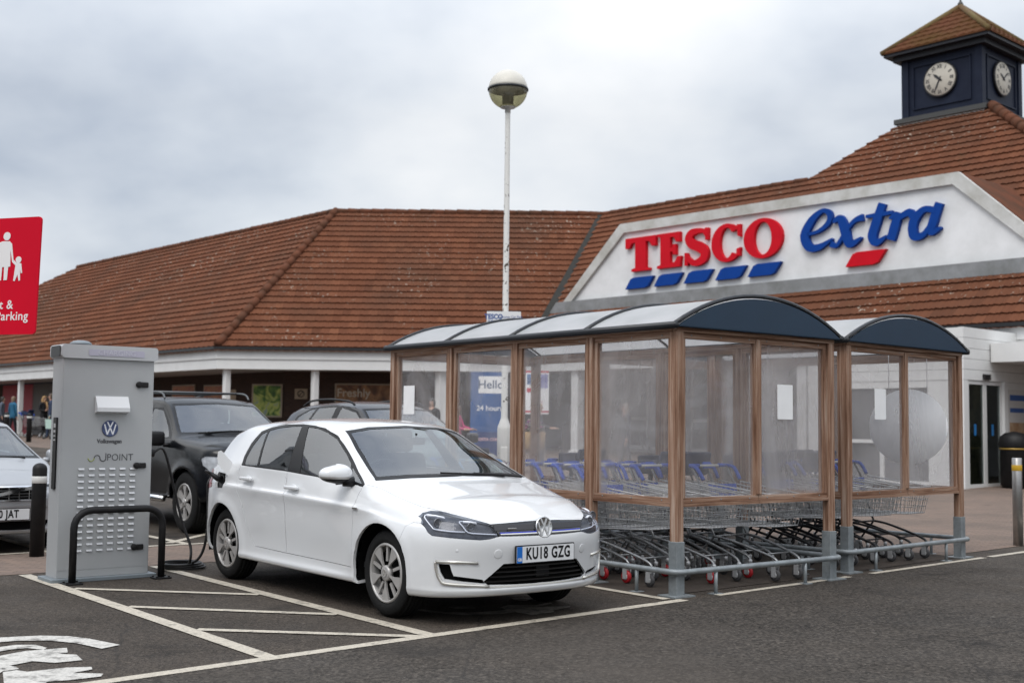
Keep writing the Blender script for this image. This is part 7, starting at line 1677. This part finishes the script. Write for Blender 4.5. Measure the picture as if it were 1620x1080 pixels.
def photo_mat(nm, cols, scale=3.):
    m = mat(nm, cols[0], .4); t = m.node_tree; b = t.nodes['Principled BSDF']; tcn = t.nodes.new('ShaderNodeTexCoord'); n1 = t.nodes.new('ShaderNodeTexNoise'); n1.inputs['Scale'].default_value = scale; n1.inputs['Detail'].default_value = 3; n1.inputs['Distortion'].default_value = 1.5
    t.links.new(tcn.outputs['Object'], n1.inputs['Vector']); r = t.nodes.new('ShaderNodeValToRGB'); t.links.new(n1.outputs['Fac'], r.inputs[0]); el = r.color_ramp.elements
    el[0].position = .3; el[0].color = (*cols[0], 1); el[1].position = .7; el[1].color = (*cols[-1], 1)
    for i, c in enumerate(cols[1:-1]): e_ = el.new(.3+.4*(i+1)/(len(cols)-1)); e_.color = (*c, 1)
    t.links.new(r.outputs[0], b.inputs['Base Color']); return m
def poster(label, u0, v0, u1, v1, n, k, cols, text=None, tcol=None, tsz=.3, tx=0, ty=0, scale=2., frame_m=None):
    T, Mx, wd, ht = board('poster', label, 'poster', u0, v0, u1, v1, n, k, frame_m or FRM)
    lay(T, Mx, [('picture', photo_mat('picture_%d' % int(u0), cols, scale), -wd/2+.06, -ht/2+.06, wd/2-.06, ht/2-.06)])
    if text: mb_ = MB(); text_mb(mb_, text, tsz, Mx @ Matrix.Translation((wd*tx, ht*ty, .006)), .002, 0, .004); mb_.build('poster_text', mat('poster_cream', (.72, .66, .55), .5), T)
    return T
kL = W1.dot(NV)
poster('wide brown bread poster reading freshly on the dark brick wall', 530, 606, 622, 662, YV, 43.6, [(.03, .018, .01), (.20, .085, .035), (.48, .25, .11), (.08, .03, .015)], 'Freshly', None, .42, -.18, .22, 1.4)
poster('green plant poster between the brick piers behind the grey car', 399, 607, 446, 660, YV, 43.6, [(.02, .035, .012), (.09, .22, .035), (.55, .62, .14), (.25, .34, .36)], scale=2.2)
for i, (u0, u1) in enumerate(((273, 308), (323, 353))):
    poster(('left orange food poster above the black four wheel drive', 'right orange food poster beside the white shop column')[i], u0, 609, u1, 650, NV, kL, [(.34, .05, .015), (.55, .20, .05), (.25, .04, .015)], scale=2)
T, Mx, wd, ht = board('wall_sign', 'small cream no smoking notice on the dark brick wall', 'sign', 466.5, 614.5, 486, 631, YV, 43.6, mat('cream_board', (.45, .36, .26), .6))
mb_ = MB(); rr = ht*.30; mb_.tube([Mx @ Vector((rr*math.cos(a), rr*math.sin(a), .004)) for a in [2*math.pi*i/20 for i in range(20)]], .018, 6, closed=True); mb_.tube([Mx @ Vector((-rr*.7, -rr*.7, .004)), Mx @ Vector((rr*.7, rr*.7, .004))], .015, 6); mb_.build('sign_symbol', INK, T)
board('wall_sign', 'small cream notice beside the white shop column', 'sign', 365, 616, 373, 632, YV, 43.6, MATS['cream_board'])
# blue information totem seen through the shelter
Yt = 35.0; NVt = Vector((0, 1, 0))
T, Mx, wd, ht = board('information_totem', 'tall blue store information board with a white hello panel', 'sign', 745, 588, 797, 758, NVt, Yt, mat('totem_blue', (.012, .10, .33), .4, var=.3, vscale=1.5), .12)
lay(T, Mx, [('panel_white', PAPER, -wd*.27, ht*.30, wd*.46, ht*.46), ('panel_navy', mat('totem_navy', (.015, .04, .15), .4), -wd*.30, -ht*.30, wd*.45, -ht*.06)])
mb_ = MB(); text_mb(mb_, 'Hello', .34, Mx @ Matrix.Translation((wd*.09, ht*.38, .004)), .002, 0, .004); mb_.build('totem_text', mat('text_slate', (.08, .12, .2), .5), T)
mb_ = MB(); text_mb(mb_, '24 hours', .21, Mx @ Matrix.Translation((wd*.06, ht*.16, .003)), .002, 0, .003); mb_.build('totem_text', PAPER, T)
mb_ = MB(); text_mb(mb_, 'COSTA COFFEE', .115, Mx @ Matrix.Translation((wd*.075, -ht*.13, .004)), .002, 0, .003); mb_.build('totem_text', mat('text_pinkish', (.70, .45, .45), .5), T)
T, Mx, wd, ht = board('notice_board', 'white shop poster board with red borders and small pictures behind the shelter', 'poster', 824, 586, 868, 655, Vector((0, 1, 0)), 38.5, PAPER)
lay(T, Mx, [('border', mat('border_red', (.50, .02, .05), .5), -wd/2, ht/2-.06, wd/2, ht/2), ('border', MATS['border_red'], -wd/2, -ht/2+.05, wd/2, -ht/2+.11), ('picture', photo_mat('picture_blue', [(.02, .05, .12), (.10, .2, .4), (.4, .45, .5)], 3), -wd*.28, ht*.18, wd*.12, ht*.42), ('picture', photo_mat('picture_mauve', [(.1, .1, .3), (.25, .25, .55), (.5, .5, .6)], 3), wd*.18, ht*.1, wd*.46, ht*.42), ('logo_panel', MATS['border_red'], -wd*.28, .0, -wd*.10, ht*.1), ('picture', photo_mat('picture_pink', [(.6, .05, .2), (.7, .6, .6), (.1, .08, .1)], 5), -wd*.05, -ht*.36, wd*.28, -ht*.18)])
mb_ = MB(); text_mb(mb_, 'COSTA', .11, Mx @ Matrix.Translation((.05, -.08, .003)), .001, 0, .002) if False else None
# red and navy shopfront panels on the far left
d = kL
T, Mx, wd, ht = board('shopfront_panel', 'tall red shopfront panel at the far left below the canopy', 'panel', 6, 603, 52, 688, NV, kL-.1, mat('panel_red', (.42, .008, .03), .5))
T, Mx, wd, ht = board('shopfront_panel', 'navy shopfront header band at the far left below the canopy', 'panel', -2, 592, 84, 606, NV, kL-.35, mat('panel_navy', (.01, .018, .05), .5), .1)
T, Mx, wd, ht = board('shutter', 'grey roller shutter beside the red shopfront panel', 'shutter', 53, 606, 84, 690, NV, kL-.1, mat('shutter_grey', (.16, .155, .15), .6))
# red promotional banner under the roof edge behind the shelter
T, Mx, wd, ht = board('banner', 'red banner under the canopy seen through the top of the longer shelter', 'banner', 735, 546, 840, 557, Vector((0, 1, 0)), 39.6, mat('banner_red', (.45, .015, .03), .5))
# flower display
fp_ = at(838, 690, 30); FD = thing('flower_display', 'wire and wicker flower stand heaped with pink and white bunches', 'flower stand', fp_)
m = MB(); m.lathe([(.30, .55), (.36, .60), (.40, .98), (.38, 1.0), (.33, .62)], 16); m.build('basket', mat('wicker', (.42, .27, .12), .8, var=.4, vscale=20), FD)
m = MB(); 
for a in range(4): m.tube([(.28*math.cos(a*math.pi/2+.7), .28*math.sin(a*math.pi/2+.7), 0), (.30*math.cos(a*math.pi/2+.7), .30*math.sin(a*math.pi/2+.7), .6)], .015, 6)
m.build('frame', DKF, FD)
for nm, col, sd_ in (('pink_bunch', (.50, .06, .22), 1), ('white_bunch', (.70, .66, .60), 2), ('purple_bunch', (.16, .03, .20), 3), ('leaves', (.04, .09, .02), 4)):
    m = MB(); r_ = random.Random(sd_)
    for i in range(60):
        a, q = r_.uniform(0, 6.28), r_.uniform(0, .38); c = Vector((q*math.cos(a), q*math.sin(a), 1.02+r_.uniform(0, .28)*(1-q)))
        for j in range(5): b_ = j*1.256; m.add([c, c+Vector((.05*math.cos(b_), .05*math.sin(b_), .02)), c+Vector((.055*math.cos(b_+.8), .055*math.sin(b_+.8), .015))], [(0, 1, 2)])
    m.build(nm, mat('petal_%d' % sd_, col, .7), FD, fix=False)
